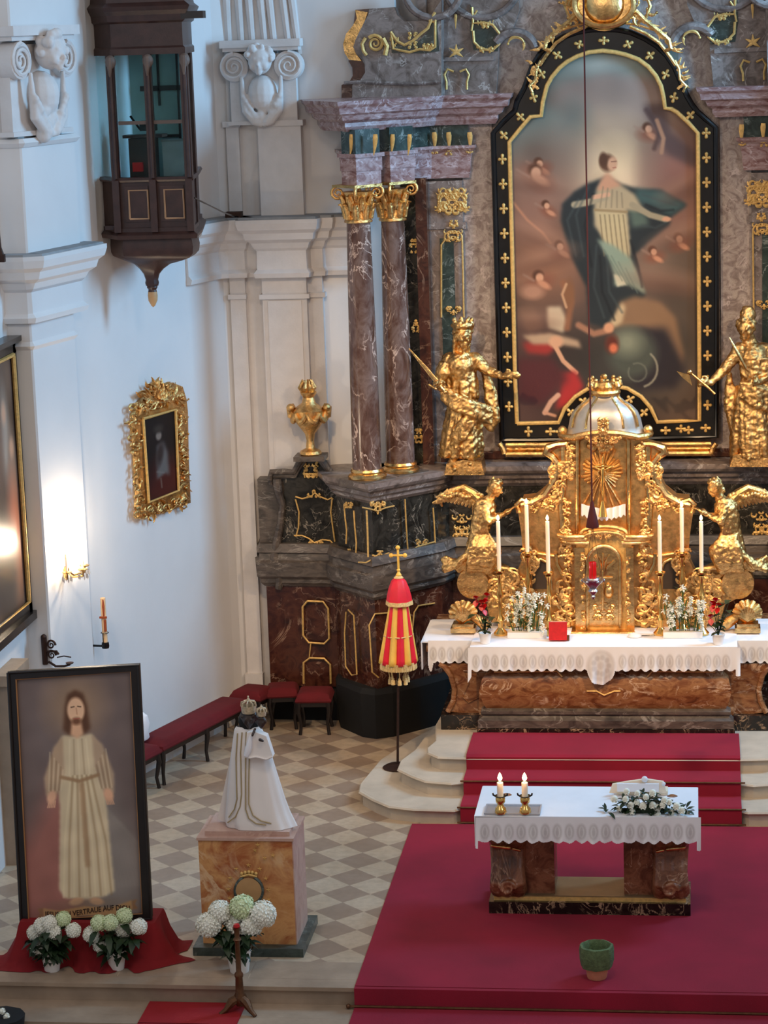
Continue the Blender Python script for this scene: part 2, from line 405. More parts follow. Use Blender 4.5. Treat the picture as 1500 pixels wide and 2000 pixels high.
mb = MB(); mb.mould(W_L, [(-.35, -1), (0, -1), (0, 12), (-.35, 12)]); mb.v = mb.v; struct(mb, 'wall_left', M['plaster'])
mb = MB(); mb.bb((-4.95, 26.15, -.05), (-3.19, 26.9, 12)); mb.bb((-3.19, 26.63, -.05), (4.6, 26.9, 12)); struct(mb, 'wall_back', M['plaster'])
mb = MB(); mb.bb((4.6, 19.0, -1), (4.9, 26.8, 5.0)); struct(mb, 'wall_right', M['plaster'])

CORN = [(-.1, 4.96), (.06, 4.98), (.075, 5.03), (.035, 5.07), (.03, 5.27), (.06, 5.30), (.09, 5.36), (.15, 5.40), (.17, 5.47), (.22, 5.51), (.24, 5.58), (.24, 5.62), (-.1, 5.62)]
# pilaster at the angle of the left wall (lower order, cornice, upper order)
pn = Vector((4.3, -1.4, 0)).normalized()
def dl(Y, off=0): x = -6.6+(Y-21.7)*1.4/4.3; return (x+pn.x*off, Y+pn.y*off)
def block(mb, path, z0, z1, o0=0): mb.mould(path, [(-.12, z0), (o0, z0), (o0, z1), (-.12, z1)])
PL = [(-6.55, 22.12), (-6.27, 22.12), (-6.25, 22.13), dl(22.98, .14), dl(23.0, -.1)]
mb = MB(); block(mb, PL, -.0, 5.0); mb.mould(PL, [(-.1, 0), (.07, 0), (.07, .45), (.03, .52), (-.1, .52)])
mb.mould(PL, [(-.1, 4.72), (.0, 4.72), (.03, 4.76), (.0, 4.80), (-.1, 4.8)])
block(mb, [(-6.55, 22.16), (-6.3, 22.16), (-6.28, 22.17), dl(23.6, .06), dl(23.62, -.1)], 5.62, 12)
block(mb, [(-6.55, 22.1), (-6.25, 22.1), (-6.23, 22.11), dl(23.15, .15), dl(23.18, -.1)], 5.62, 6.62)
mb.mould([(-6.55, 22.1), (-6.25, 22.1), (-6.23, 22.11), dl(23.15, .15), dl(23.18, -.1)], [(-.1, 6.60), (.02, 6.62), (.05, 6.66), (.02, 6.70), (-.1, 6.7)])
struct(mb, 'trim_1', M['plaster'])
mb = MB(); mb.mould([(-6.6, 22.14), (-6.27, 22.12), (-6.25, 22.13), dl(23.12, .12), dl(23.15, -.1)], CORN); struct(mb, 'trim_2', M['plaster'])
mb = MB(); mb.mould([(-6.6, 22.14), (-6.27, 22.12), (-6.25, 22.13), dl(23.12, .12), dl(23.15, -.1)], [(-.1, 5.615), (.22, 5.615), (.21, 5.64), (-.1, 5.64)]); struct(mb, 'trim_3', M['ledge'])
# stepped pilaster on the apse wall
def X(px, Y, py=800): return at(px, py, Y).x
mb = MB()
for (a, b_, Y0) in ((490, 548, 26.0), (548, 604, 25.93)): pass
xa, xb, xc_, xd, xe = -5.09, -4.92, -4.72, -4.23, -4.07
mb.bb((xa, 26.02, 0), (xb, 26.2, 5.0)); mb.bb((xb, 26.09, 0), (xc_, 26.2, 5.0)); mb.bb((xc_, 25.95, 0), (xd, 26.2, 5.0)); mb.bb((xd, 26.05, 0), (xe, 26.2, 5.0))
mb.bb((xc_+.06, 25.935, .6), (xd-.06, 25.96, 4.72))
for z0, z1, e in ((0, .5, .05), (4.74, 4.79, .03)):
    mb.bb((xa-.02, 26.02-e, z0), (xb+.01, 26.2, z1)); mb.bb((xc_-.03, 25.95-e, z0), (xd+.03, 26.2, z1)); mb.bb((xd, 26.05-e, z0), (xe+.03, 26.2, z1))
mb.bb((xa+.03, 26.05, 5.6), (xb, 26.2, 6.62)); mb.bb((xc_+.02, 25.99, 5.6), (xd, 26.2, 6.62)); mb.bb((xb, 26.12, 5.6), (xc_+.02, 26.2, 6.62))
mb.bb((xa, 26.02, 6.60), (xb+.02, 26.2, 6.66)); mb.bb((xc_, 25.96, 6.60), (xd+.03, 26.2, 6.66)); mb.bb((xb, 26.09, 6.60), (xc_+.03, 26.2, 6.66))
# vault ribs springing above the capitals
for i, x in enumerate((-5.0, -4.86, -4.74, -4.6, -4.5, -4.34, -4.24)):
    mb.tube([(x, 26.155, 7.35), (x-.01*i, 26.13, 8.0), (x-.05+.03*i, 26.0, 9.0), (x-.1+.08*i, 25.5, 10.4)], [.035, .05, .08, .12], 8)
struct(mb, 'trim_4', M['stucco'])
EP = [(-5.42, 25.30), (-5.20, 25.92), (-5.09, 25.97), (xb, 25.98), (xb+.02, 26.03), (xc_-.02, 26.03), (xc_, 25.90), (xd, 25.90), (xd+.03, 26.03), (xe, 26.03), (xe+.02, 26.10), (-3.6, 26.10)]
mb = MB(); mb.mould(EP, CORN); struct(mb, 'trim_5', M['stucco'])
mb = MB(); mb.mould(EP, [(-.1, 5.612), (.22, 5.612), (.21, 5.645), (-.1, 5.645)]); struct(mb, 'trim_6', M['ledge'])
# door jamb cut into the left wall below the big picture
mb = MB(); mb.bb((-6.5, 21.0, 0), (-6.36, 21.55, 1.75)); mb.bb((-6.5, 20.95, 1.75), (-6.33, 21.6, 1.85)); struct(mb, 'trim_7', M['stonedark'])
# skirting ledge of stone under the benches
mb = MB(); mb.mould([dl(22.2, 0), dl(25.05, 0), (-5.29, 25.68), (-5.16, 26.02)], [(-.05, 0), (.09, 0), (.09, .26), (.05, .30), (-.05, .3)]); struct(mb, 'baseboard_left', M['plaster'])

# ------------------------------------------------------------------ stucco capitals with cherub heads
def spiral(mb, c, e1, e2, r, turns=2.2, w=.02, start=0, sgn=1, seg=6, n=34):
    c, e1, e2 = Vector(c), Vector(e1), Vector(e2); P = []; R = []
    for i in range(n):
        t = i/(n-1); a = start+sgn*t*turns*2*PI; rr = r*(1-.88*t)
        P.append(c+e1*(rr*math.cos(a))+e2*(rr*math.sin(a))); R.append(w*(1-.6*t))
    return mb.tube(P, R, seg)
def cherub_capital(c, nrm, wd, label, side=None):
    """c = centre of the capital's foot on the wall face, nrm = outward normal"""
    c = Vector(c); nrm = Vector(nrm).normalized(); up = Vector((0, 0, 1)); e = up.cross(nrm)
    T = thing('pilaster_capital', c, label, 'capital')
    P = lambda u, v, o=0: c+e*u+up*v+nrm*o
    h = 1.0
    mb = MB()
    def pbox(u0, u1, v0, v1, o0, o1): mb.prism([P(u0, v0, o0), P(u1, v0, o0), P(u1, v1, o0), P(u0, v1, o0)], nrm*(o1-o0))
    pbox(-wd*.44, wd*.44, 0, .75, -.08, .03); pbox(-wd*.53, wd*.53, .82, .90, -.08, .15); pbox(-wd*.50, wd*.50, .78, .82, -.08, .11); pbox(-wd*.48, wd*.48, 0, .04, -.08, .06)
    mb.build('abacus', M['stucco'], T)
    for s_ in (-1, 1):
        mb = MB(); k = P(s_*wd*.36, .62, .05)
        q_ = nrm.to_track_quat('Z', 'Y').to_matrix()
        mb.lathe([(.155, -.1), (.155, .05), (.12, .065), (.1, .04), (.02, .04)], k, 24, tilt=q_)
        spiral(mb, k+nrm*.055, e*s_, up, .145, 2.3, .022, PI/2, -1)
        mb.build('volute', M['stucco'], T)
    mb = MB(); hc = P(0, .68, .16)
    mb.ball(hc, .13, 16, 12, sz=1.12)
    mb.cap(P(0, .67, .27), P(0, .635, .305), .012, .02); mb.ball(P(0, .60, .27), .028, 8, 6, sx=1.4); mb.ball(P(0, .56, .25), .04, 8, 6)
    for s_ in (-1, 1): mb.ball(P(s_*.06, .62, .235), .045); mb.ball(P(s_*.045, .70, .27), .02)
    for i in range(26):
        a = rnd.uniform(-.2, PI+.2); mb.ball(P(math.cos(a)*.13, .70+math.sin(a)*.13, .12+rnd.uniform(-.04, .12)), rnd.uniform(.03, .05), 8, 6)
    o = mb.build('cherub_head', M['stucco'], T); remesh(o, .012, 1)
    mb = MB()
    for s_ in (-1, 1):
        mb.tube([P(s_*wd*.26, .52, .12), P(s_*wd*.25, .35, .12), P(s_*wd*.22, .15, .12), P(s_*wd*.10, .04, .13), P(0, .0, .14)], [.02, .03, .05, .05, .03])
        for i in range(7): mb.ball(P(s_*wd*(.24-.03*i), .30-.045*i, .14), .045*rnd.uniform(.7, 1.1), 8, 6)
    for i in range(9): mb.ball(P(rnd.uniform(-.1, .1), rnd.uniform(0, .25), .1), rnd.uniform(.04, .075), 8, 6)
    mb.ball(P(0, .33, .04), .17, 14, 8, sz=1.2)
    o = mb.build('garland', M['stucco'], T); remesh(o, .012, 1)
    return T
cherub_capital((-4.62, 26.02, 6.62), (0, -1, 0), .82, 'white stucco capital with cherub head on the pilaster beside the high altar', )
a_ = dl(22.55, .16)
cherub_capital((a_[0], a_[1], 6.72), tuple(pn), .95, 'white stucco capital with cherub head on the bluish left wall').scale = (1.12, 1.12, 1.12)
# ================================================================== HIGH ALTAR RETABLE
RT = thing('altar_retable', (XC, 26.2, 0), 'tall marble altar wall with paired columns, gilded scrollwork and stepped base', 'altar')
def both(mb, name, mat, par=None, **k):
    a = mb.build(name, mat, par or RT, **k); b = mir(mb).build(name, mat, par or RT, **k); return a, b
PB = [(-4.86, 26.16), (-4.80, 25.86), (-4.02, 25.80), (-3.94, 25.62), (-3.49, 25.15), (-2.84, 25.86), (-2.74, 26.12), (XC-.0, 26.16)]
mb = MB()
mb.mould([(-4.05, 26.0), (-4.0, 25.8), (-3.95, 25.58), (-3.66, 25.22), (-3.52, 25.16), (-3.36, 25.24), (-3.1, 25.50), (-2.84, 25.80), (-2.66, 25.96), (-2.4, 26.05)], [(-.3, 0), (.03, 0), (.05, .5), (.02, .56), (-.3, .56)])
mb.mould([(-4.84, 26.16), (-4.78, 25.9), (-4.0, 25.85)], [(-.2, 0), (.02, 0), (.02, .42), (-.2, .42)])
both(mb, 'black_plinth', M['black'])
mb = MB(); mb.mould(PB, [(-.2, .40), (0, .40), (0, 1.58), (-.2, 1.58)])
both(mb, 'red_base', M['m_red'])
mb = MB(); mb.mould(PB, [(-.2, 1.55), (.02, 1.555), (.06, 1.60), (.06, 1.64), (.10, 1.68), (.11, 1.84), (.07, 1.86), (.06, 1.93), (.09, 1.95), (.05, 2.04), (-.2, 2.04)])
both(mb, 'grey_base_cornice', M['m_base'])
PC = [(-3.96, 25.9), (-3.94, 25.66), (-3.49, 25.19), (-2.86, 25.88), (-2.76, 26.14), (XC, 26.18)]
mb = MB(); mb.mould(PC, [(-.2, 2.03), (0, 2.03), (0, 2.62), (-.2, 2.62)])
both(mb, 'upper_pedestal', M['m_dark'])
mb = MB(); mb.mould([(-4.1, 26.12), (-4.02, 25.86), (-3.94, 25.64), (-3.49, 25.17), (-2.84, 25.86), (-2.74, 26.12), (XC, 26.16)], [(-1.1, 2.6), (-.01, 2.60), (.03, 2.64), (.03, 2.67), (.07, 2.70), (.07, 2.74), (.13, 2.77), (.15, 2.80), (.15, 2.85), (-.2, 2.87), (-1.1, 2.87)])
both(mb, 'pedestal_ledge', M['m_grey'])
# wing with S-curved flank and curved pediment carrying the urn
def rel(mb, pts, Y, th, back=0): return mb.prism([at(x, y, Y) for x, y in pts], (0, th+back, 0))
mb = MB()
rel(mb, [(548, 1090), (543, 1040), (549, 990), (556, 955), (553, 938), (566, 930), (584, 915), (592, 898), (625, 897), (636, 915), (652, 935), (667, 945), (667, 1090)], 25.86, .32)
both(mb, 'wing_panel', M['m_dark'])
mb = MB()
for pts in ([(527, 938), (530, 922), (556, 921), (574, 922), (583, 905), (596, 889), (607, 886), (622, 889), (634, 904), (646, 922), (664, 938), (700, 948)],):
    P = [at(x, y, 25.80) for x, y in pts]
    mb.tube(P, .035, 8); mb.tube([p+Vector((0, .03, -.05)) for p in P], .03, 8)
mb.tube([at(x, y, 25.82) for x, y in ((540, 935), (543, 960), (551, 985), (548, 1020), (540, 1060), (536, 1090), (548, 1120), (544, 1150))], [.05, .045, .035, .04, .05, .06, .06, .04], 8)
both(mb, 'wing_moulding', M['m_base'], recalc=False)
mb = MB(); mb.bb((-4.86, 25.9, 1.95), (-4.5, 26.2, 2.75)); both(mb, 'wing_core', M['m_base'])
# back wall of the retable
mb = MB(); mb.bb((-2.95, 26.40, 0), (XC, 26.62, 9.3)); both(mb, 'back_panel', M['m_pink'])
mb = MB(); mb.mould([(-2.74, 26.2), (-2.74, 26.34), (XC, 26.36)], [(-.1, 2.36), (.0, 2.36), (.05, 2.42), (.05, 2.46), (.0, 2.5), (0, 2.84), (.04, 2.88), (.04, 2.93), (0, 2.96), (-.1, 2.96)]); both(mb, 'sill_moulding', M['m_red'])
mb = MB(); mb.bb((-2.90, 26.28, 2.86), (-2.53, 26.42, 5.43)); mb.bb((-2.95, 26.24, 2.86), (-2.48, 26.42, 3.05)); mb.bb((-2.93, 26.26, 5.43), (-2.50, 26.42, 5.50)); mb.bb((-2.90, 26.27, 5.50), (-2.53, 26.42, 5.95)); both(mb, 'pilaster', M['m_grey'])
mb = MB(); mb.bb((-3.02, 26.05, 2.86), (-2.90, 26.42, 6.0)); both(mb, 'pilaster_strip', M['m_red'])
mb = MB(); mb.bb((-3.18, 26.12, 2.86), (-3.02, 26.42, 6.0)); both(mb, 'dark_pilaster', M['m_dark'])
mb = MB(); mb.bb((-2.53, 26.36, 2.9), (-2.2, 26.42, 6.9)); both(mb, 'side_panel', M['m_pink'])
mb = MB(); mb.bb((-2.79, 26.265, 3.9), (-2.64, 26.29, 5.33)); both(mb, 'green_inlay', M['m_green'])
# columns
def column(c, z0, z1, zc, r0, r1, gold, name='column'):
    c = Vector((c[0], c[1], 0)); n = 22
    ent = lambda t: r0+(r1-r0)*t**1.6
    mb = MB(); mb.lathe([(ent(i/n), z0+(z1-z0)*i/n) for i in range(n+1)], c, 32); k = mb.build('column_shaft', M['m_col'], RT)
    mb = MB(); mb.lathe([(r0*1.15, z0-.10), (r0*1.30, z0-.095), (r0*1.34, z0-.07), (r0*1.24, z0-.05), (r0*1.10, z0-.035), (r0*1.16, z0-.015), (r0*1.08, z0+.01), (r0*.9, z0+.012)], c, 32); mb.build('column_base', M['goldsmooth'], k)
    mb = MB(); R = Matrix.Rotation(math.radians(45), 3, 'Z')
    mb.box(c+Vector((0, 0, z0-.14)), (r0*2.75, r0*2.75, .085), rz=math.radians(48)); mb.build('column_plinth', M['m_base'], k)
    mb = MB(); h = zc-z1
    mb.lathe([(r1*1.12, z1-.02), (r1*1.15, z1), (r1*.98, z1+.02), (r1*1.0, z1+h*.3), (r1*1.12, z1+h*.6), (r1*1.3, z1+h*.8)], c, 24, wob=lambda a, z: 1+.06*math.cos(8*a))
    for row, (zz, rr, ll) in enumerate(((z1+.02, r1*1.05, h*.42), (z1+h*.3, r1*1.1, h*.4))):
        for i in range(8):
            a = 2*PI*(i+.5*row)/8; d = Vector((math.cos(a), math.sin(a), 0)); t = Vector((-math.sin(a), math.cos(a), 0))
            P = [c+d*rr+Vector((0, 0, zz)), c+d*(rr+.015)+Vector((0, 0, zz+ll*.6)), c+d*(rr+.045)+Vector((0, 0, zz+ll)), c+d*(rr+.075)+Vector((0, 0, zz+ll*.9))]
            mb.tube(P, [.03, .035, .022, .012], 6)
            for s_ in (-1, 1): mb.tube([P[0]+t*.02*s_, P[1]+t*.035*s_, P[2]+t*.03*s_], [.012, .016, .012], 5)
    for i in range(4):
        a = PI/4+i*PI/2+math.radians(48); d = Vector((math.cos(a), math.sin(a), 0)); up = Vector((0, 0, 1))
        spiral(mb, c+d*(r1*1.25+.05)+up*(zc-.09), d, up, .075, 1.8, .02, PI/2, -1, n=22)
    mb.box(c+Vector((0, 0, zc-.015)), (r1*3.0, r1*3.0, .03), rz=math.radians(48))
    mb.build('column_capital', M['gold'], k, ang=70)
for mx in (0, 1):
    f = (lambda p: (2*XC-p[0], p[1])) if mx else (lambda p: p)
    column(f((-3.545, 25.32)), 2.96, 5.62, 6.0, .157, .125, True)
    column(f((-3.23, 25.70)), 2.96, 5.60, 6.0, .157, .125, True)
# entablature: blocks above the columns, frieze, cornice
mb = MB(); mf = MB(); mg = MB()
A = math.radians(-48+90)
for (cx, cy) in ((-3.50, 25.36), (-3.19, 25.74)):
    mb.box((cx, cy, 6.07), (.24, .34, .14), rz=-A); mb.box((cx, cy, 6.22), (.26, .36, .16), rz=-A); mb.box((cx, cy, 6.30), (.30, .40, .04), rz=-A)
    mf.box((cx, cy, 6.44), (.23, .33, .26), rz=-A)
PU = [(-4.05, 26.2), (-3.95, 25.75), (-3.62, 25.20), (-2.92, 25.92), (-2.80, 26.18), (-2.15, 26.22), (-2.15, 26.42)]
PI_ = [(-3.85, 26.3), (-3.72, 25.80), (-3.35, 25.85), (-3.0, 26.08), (-2.86, 26.24), (-2.45, 26.26), (-2.45, 26.42)]
mb.mould(PI_, [(-.1, 5.98), (.0, 5.98), (.02, 6.1), (.02, 6.14), (.04, 6.26), (.08, 6.30), (.08, 6.33), (-.1, 6.33)])
both(mb, 'architrave', M['m_ent'])
mf.mould(PI_, [(-.1, 6.32), (.0, 6.32), (0, 6.57), (-.1, 6.57)]); both(mf, 'frieze', M['m_green'])
mb = MB(); mb.mould(PU, [(-.5, 6.55), (.0, 6.55), (.03, 6.60), (.03, 6.64), (.08, 6.67), (.10, 6.72), (.15, 6.74), (.16, 6.80), (.19, 6.83), (.20, 6.87), (-.5, 6.88)])
both(mb, 'cornice', M['m_ent'])
# attic with volute flanks
mb = MB()
VOL = [(688, 195), (688, 166), (704, 156), (713, 142), (712, 125), (706, 116), (695, 105), (690, 92), (694, 78), (703, 60), (712, 42), (720, 27), (721, 17), (770, 14), (776, 30), (790, 42), (835, 40), (862, 0), (862, 195)]
rel(mb, VOL, 26.0, .34); both(mb, 'attic_volute', M['m_grey'])
mb = MB(); rel(mb, [(667, 195), (667, 166), (682, 160), (689, 148), (688, 132), (680, 118), (720, 118), (720, 195)], 26.02, .3); mb.cut(); rel(mb, [(694, 19), (724, 17), (724, 40), (700, 60), (690, 55)], 26.02, .3); both(mb, 'volute_flank', M['m_red'])
mb = MB(); rel(mb, [(694, 20), (697, 36), (689, 50), (676, 66), (670, 86), (673, 104), (682, 117), (706, 119), (696, 106), (690, 92), (694, 78), (703, 60), (712, 42), (718, 24)], 26.0, .25); both(mb, 'gilded_scroll_band', M['gold'])
mb = MB()
rel(mb, [(862, 200), (862, -30), (1010, -30), (1015, 20), (1000, 60), (975, 90), (968, 200)], 26.26, .2)
rel(mb, [(862, 120), (862, 112), (965, 110), (965, 118)], 26.22, .1)
mb.bb((-2.95, 26.2, 6.87), (-2.86, 26.42, 8.3)); both(mb, 'attic_wall', M['m_grey'])
mb = MB()
mb.tube([at(845+55*math.cos(a), -20+55*math.sin(a), 25.98) for a in np.linspace(0, PI, 14)], .04, 8); mb.cut()
mb.tube([at(940+75*math.cos(a), -40+75*math.sin(a), 26.24) for a in np.linspace(0, PI, 14)], .04, 8); mb.cut()
mb.tube([at(1005+42*math.cos(a), 105+42*math.sin(a), 26.24) for a in np.linspace(-2.6, -.3, 10)], .05, 8); mb.cut()
mb.tube([at(x, y, 25.98) for x, y in ((672, 162), (700, 160), (800, 164), (862, 160))], .02, 6)
both(mb, 'attic_moulding', M['m_grey'])
mb = MB()
for pts in ([(762, 62), (790, 92), (812, 86), (835, 62), (852, 30), (858, 100), (830, 104), (765, 103)],): rel(mb, pts, 25.985, .03)
rel(mb, [(918, 8), (935, 40), (958, 50), (978, 70), (972, 100), (925, 98), (918, 60)], 26.245, .03)
both(mb, 'attic_inlay', M['m_green'])

# ------------------------------------------------------------------ gilded scrollwork of the retable
def cscroll(mb, p, fn, r, a0, a1, w, curl=True):
    """C-scroll: arc in pixel plane with curled ends; r in px"""
    n = 12; P = []; R = []
    for i in range(n+1):
        t = i/n; a = a0+(a1-a0)*t; P.append(fn(p[0]+r*math.cos(a), p[1]+r*math.sin(a))); R.append(w*(.35+.9*math.sin(PI*t)))
    mb.tube(P, R, 6)
    if curl: mb.ball(P[0], w*.9, 8, 6); mb.ball(P[-1], w*.9, 8, 6)
def leafy(mb, p, fn, L, ang, w, bend=.6):
    """acanthus-like pointed leaf: tapered bent stroke"""
    P = []; R = []; x, y = p; a = ang
    for i in range(6):
        P.append(fn(x, y)); R.append(w*(1.0, 1.25, 1.1, .8, .5, .2)[i]); x += math.cos(a)*L/5; y += math.sin(a)*L/5; a += bend/5*2
    mb.tube(P, R, 6, flat=.6)
def rocaille(mb, cx, cy, wx, wy, fn, n=10, seed=1, w=.012, sym=True):
    r = random.Random(seed)
    for i in range(n):
        x = r.uniform(0, wx); y = r.uniform(-wy, wy); a = r.uniform(0, 6.28); q_ = r.choice((0, 1)); L = r.uniform(.35, .8)*max(6, min(wx, wy)); ww = w*r.uniform(.7, 1.3)
        b = r.uniform(-1.2, 1.2)
        for s_ in ((1, -1) if sym else (1,)):
            f = lambda u, v, s_=s_: fn(cx+s_*(u-cx), v)
            xx = cx+x
            if q_: cscroll(mb, (xx, cy+y), f, L*.5, a, a+3.6, ww)
            else: leafy(mb, (xx, cy+y), f, L, a, ww, b)
def fy(Y): return lambda x, y: at(x, y, Y)
def gline(mb, pts, fn, w=.009, close=False):
    P = [fn(*p) for p in pts]
    mb.tube(P+([P[0]] if close else []), w, 6)
LF = lambda x, y: atp(x, y, (-3.745, 25.37, 0), (-.72, -.69, 0))      # left face of the corner pedestal, slightly proud
RF = lambda x, y: atp(x, y, (-3.145, 25.49, 0), (.74, -.67, 0))
WF = fy(25.84); WG = fy(25.78)
def bothg(mb, name='gilded_ornament', mat=None): return both(mb, name, mat or M['goldmatte'])
mb = MB()
gline(mb, [(577, 970), (590, 974), (607, 970), (615, 963), (625, 970), (640, 976), (648, 972), (651, 975)], WF); gline(mb, [(577, 975), (584, 1000), (583, 1030), (578, 1048)], WF); gline(mb, [(649, 973), (646, 1000), (650, 1030), (654, 1058)], WF); gline(mb, [(574, 1046), (590, 1046), (604, 1052), (614, 1060), (630, 1054), (645, 1056), (654, 1066)], WF)
rocaille(mb, 613, 966, 12, 6, WF, 6, 2, .010); rocaille(mb, 617, 1062, 12, 8, WF, 7, 3, .010); rocaille(mb, 607, 918, 18, 12, WF, 10, 4, .012)
leafy(mb, (580, 905), WF, 22, 1.0, .012); bothg(mb)
mb = MB()
gline(mb, [(672, 985), (674, 1010), (677, 1035), (676, 1062)], LF); gline(mb, [(691, 997), (693, 1030), (696, 1060), (695, 1084)], LF); rocaille(mb, 681, 988, 7, 9, LF, 8, 5, .010); rocaille(mb, 682, 1084, 7, 14, LF, 9, 6, .010)
gline(mb, [(680, 1191), (691, 1202), (693, 1237), (697, 1317), (687, 1319), (675, 1301), (673, 1236), (676, 1195)], LF)
bothg(mb)
mb = MB()
gline(mb, [(716, 997), (718, 1040), (719, 1088)], RF, .011); gline(mb, [(791, 975), (793, 1020), (797, 1080)], RF); gline(mb, [(846, 992), (848, 1020), (850, 1060)], RF)
gline(mb, [(708, 991), (722, 994), (738, 998), (752, 992), (770, 988)], RF); gline(mb, [(700, 1098), (714, 1099), (728, 1092), (745, 1086), (760, 1080)], RF); gline(mb, [(797, 1080), (815, 1068), (835, 1062), (850, 1058)], RF)
rocaille(mb, 738, 992, 14, 10, RF, 12, 7, .011); rocaille(mb, 742, 1088, 14, 9, RF, 10, 8, .011); rocaille(mb, 824, 1066, 12, 9, RF, 10, 9, .010)
gline(mb, [(739, 1323), (727, 1313), (721, 1221), (732, 1199), (756, 1197), (765, 1200)], RF); gline(mb, [(800, 1290), (806, 1226), (809, 1196), (817, 1183), (849, 1178)], RF)
bothg(mb)
mb = MB(); gline(mb, [(600, 1174), (631, 1175), (641, 1189), (643, 1247), (633, 1257), (603, 1255), (592, 1241), (591, 1185)], WG, .012, True)
gline(mb, [(593, 1335), (593, 1294), (605, 1285), (633, 1286), (645, 1298), (646, 1335)], WG, .012); gline(mb, [(607, 1256), (604, 1285)], WG, .007); bothg(mb)
# inlay frames of the pilasters
F1 = fy(26.25)
mb = MB()
gline(mb, [(862, 620), (862, 478), (868, 470), (869, 458), (878, 452), (886, 456), (896, 452), (902, 460), (903, 478), (906, 620)], F1, .011); rocaille(mb, 885, 462, 14, 10, F1, 12, 11, .012); rocaille(mb, 886, 438, 9, 8, F1, 8, 12, .011)
rocaille(mb, 883, 392, 32, 20, F1, 34, 13, .014); rocaille(mb, 886, 605, 12, 8, F1, 8, 14, .012)
bothg(mb)
F2 = fy(26.2)
mb = MB()
for x in (876, 917, 848): leafy(mb, (x, 258), F2, 36, PI/2-.1, .026, .1); rocaille(mb, x, 297, 6, 4, F2, 4, x, .010)
F3 = fy(25.2)
for x in (687, 733): leafy(mb, (x, 262), F3, 42, PI/2, .024, .1)
for x in (767, 800): leafy(mb, (x, 262), fy(25.55), 42, PI/2, .022, .1)
bothg(mb)
F4 = fy(25.96)
mb = MB()
spiral(mb, at(733, 85, 25.97), (1, 0, 0), (0, 0, 1), .09, 2, .022, 2.4, -1)
gline(mb, [(748, 75), (756, 90), (752, 108)], F4, .028); gline(mb, [(714, 74), (707, 86), (710, 100), (716, 108)], F4, .02)
gline(mb, [(763, 62), (775, 80), (790, 88), (806, 80), (822, 66), (836, 55), (846, 30), (850, 24)], F4, .017); gline(mb, [(764, 64), (768, 95), (780, 98), (800, 102), (820, 96), (840, 98), (850, 92), (850, 40)], F4, .015)
for x, y in ((770, 82), (806, 74), (806, 92), (836, 94), (845, 34)): rocaille(mb, x, y, 7, 8, F4, 5, x, .013)
bothg(mb)
F5 = fy(26.22)
mb = MB()
gline(mb, [(922, 14), (924, 45), (945, 44), (962, 48), (976, 66), (975, 86), (962, 98), (940, 96), (926, 82), (924, 60)], F5, .016); rocaille(mb, 948, 46, 16, 6, F5, 8, 21, .014); rocaille(mb, 950, 96, 18, 6, F5, 8, 22, .014); gline(mb, [(921, 60), (926, 30), (932, 20)], F5, .012)
leafy(mb, (890, 28), F5, 28, PI/2, .014, 0); 
for a in (-PI/2, -.5, -2.6, .6, 2.5): leafy(mb, (891, 102), F5, 16, a, .017, 0)
for s_ in (-1, 1): gline(mb, [(892+s_*6, 140), (892+s_*18, 135), (892+s_*24, 146), (892+s_*20, 160), (892+s_*20, 175)], F5, .014)
cscroll(mb, (1008, 88), F5, 16, -3.0, -.2, .017); leafy(mb, (1022, 84), F5, 16, 1.2, .014)
bothg(mb)
# small gilt sprays on the dark strips
mb = MB(); rocaille(mb, 808, 480, 7, 12, fy(26.08), 8, 31, .011); rocaille(mb, 812, 640, 7, 12, fy(26.08), 8, 32, .011); rocaille(mb, 818, 850, 7, 12, fy(26.08), 8, 33, .011)
rocaille(mb, 902, 1030, 14, 30, fy(26.12), 14, 34, .012)
bothg(mb)

# ------------------------------------------------------------------ ALTARPIECE
OUT = [(980, 860), (976, 740), (971, 560), (967, 400), (963, 260), (985, 236), (1005, 217), (1010, 198), (1024, 172), (1040, 128), (1056, 103), (1075, 86), (1100, 72), (1127, 63), (1153, 58), (1181, 57), (1206, 58), (1231, 63), (1259, 75), (1283, 90), (1302, 108), (1318, 132), (1330, 160), (1342, 188), (1352, 205), (1362, 218), (1380, 234), (1398, 249), (1399, 400), (1400, 560), (1400, 720), (1400, 853), (1330, 855), (1283, 856), (1262, 857), (1240, 857), (1215, 857), (1187, 858), (1160, 858), (1136, 858), (1112, 859), (1090, 859), (1040, 860)]
INN = [(1010, 827), (1006, 740), (1002, 560), (998, 400), (995, 277), (1017, 250), (1036, 228), (1057, 226), (1060, 200), (1068, 168), (1078, 150), (1093, 132), (1108, 120), (1127, 110), (1150, 102), (1178, 99), (1202, 102), (1223, 107), (1247, 116), (1266, 130), (1281, 148), (1291, 168), (1296, 190), (1299, 211), (1312, 213), (1322, 219), (1344, 239), (1363, 260), (1364, 400), (1365, 560), (1366, 720), (1366, 821), (1330, 822), (1284, 824), (1271, 796), (1252, 774), (1225, 758), (1187, 752), (1150, 758), (1124, 774), (1103, 797), (1091, 825), (1050, 826)]
AP = thing('altarpiece_painting', at(1187, 860, 26.3), 'large arched oil painting of a standing woman on clouds in a black frame', 'painting')
ff = fy(26.27); n = len(OUT)
mb = MB(); a_ = [at(*p, 26.27) for p in OUT]; b_ = [at(*p, 26.27) for p in INN]; dz = Vector((0, .12, 0))
for i in range(n):
    j = (i+1) % n
    mb.add([a_[i], a_[j], b_[j], b_[i], a_[i]+dz, a_[j]+dz, b_[j]+dz, b_[i]+dz], [(0, 1, 2, 3), (4, 5, 1, 0), (3, 2, 6, 7), (7, 6, 5, 4)])
mb.tube(a_+[a_[0]], .03, 8)
fr = mb.build('frame', M['frameblack'], AP, recalc=False)
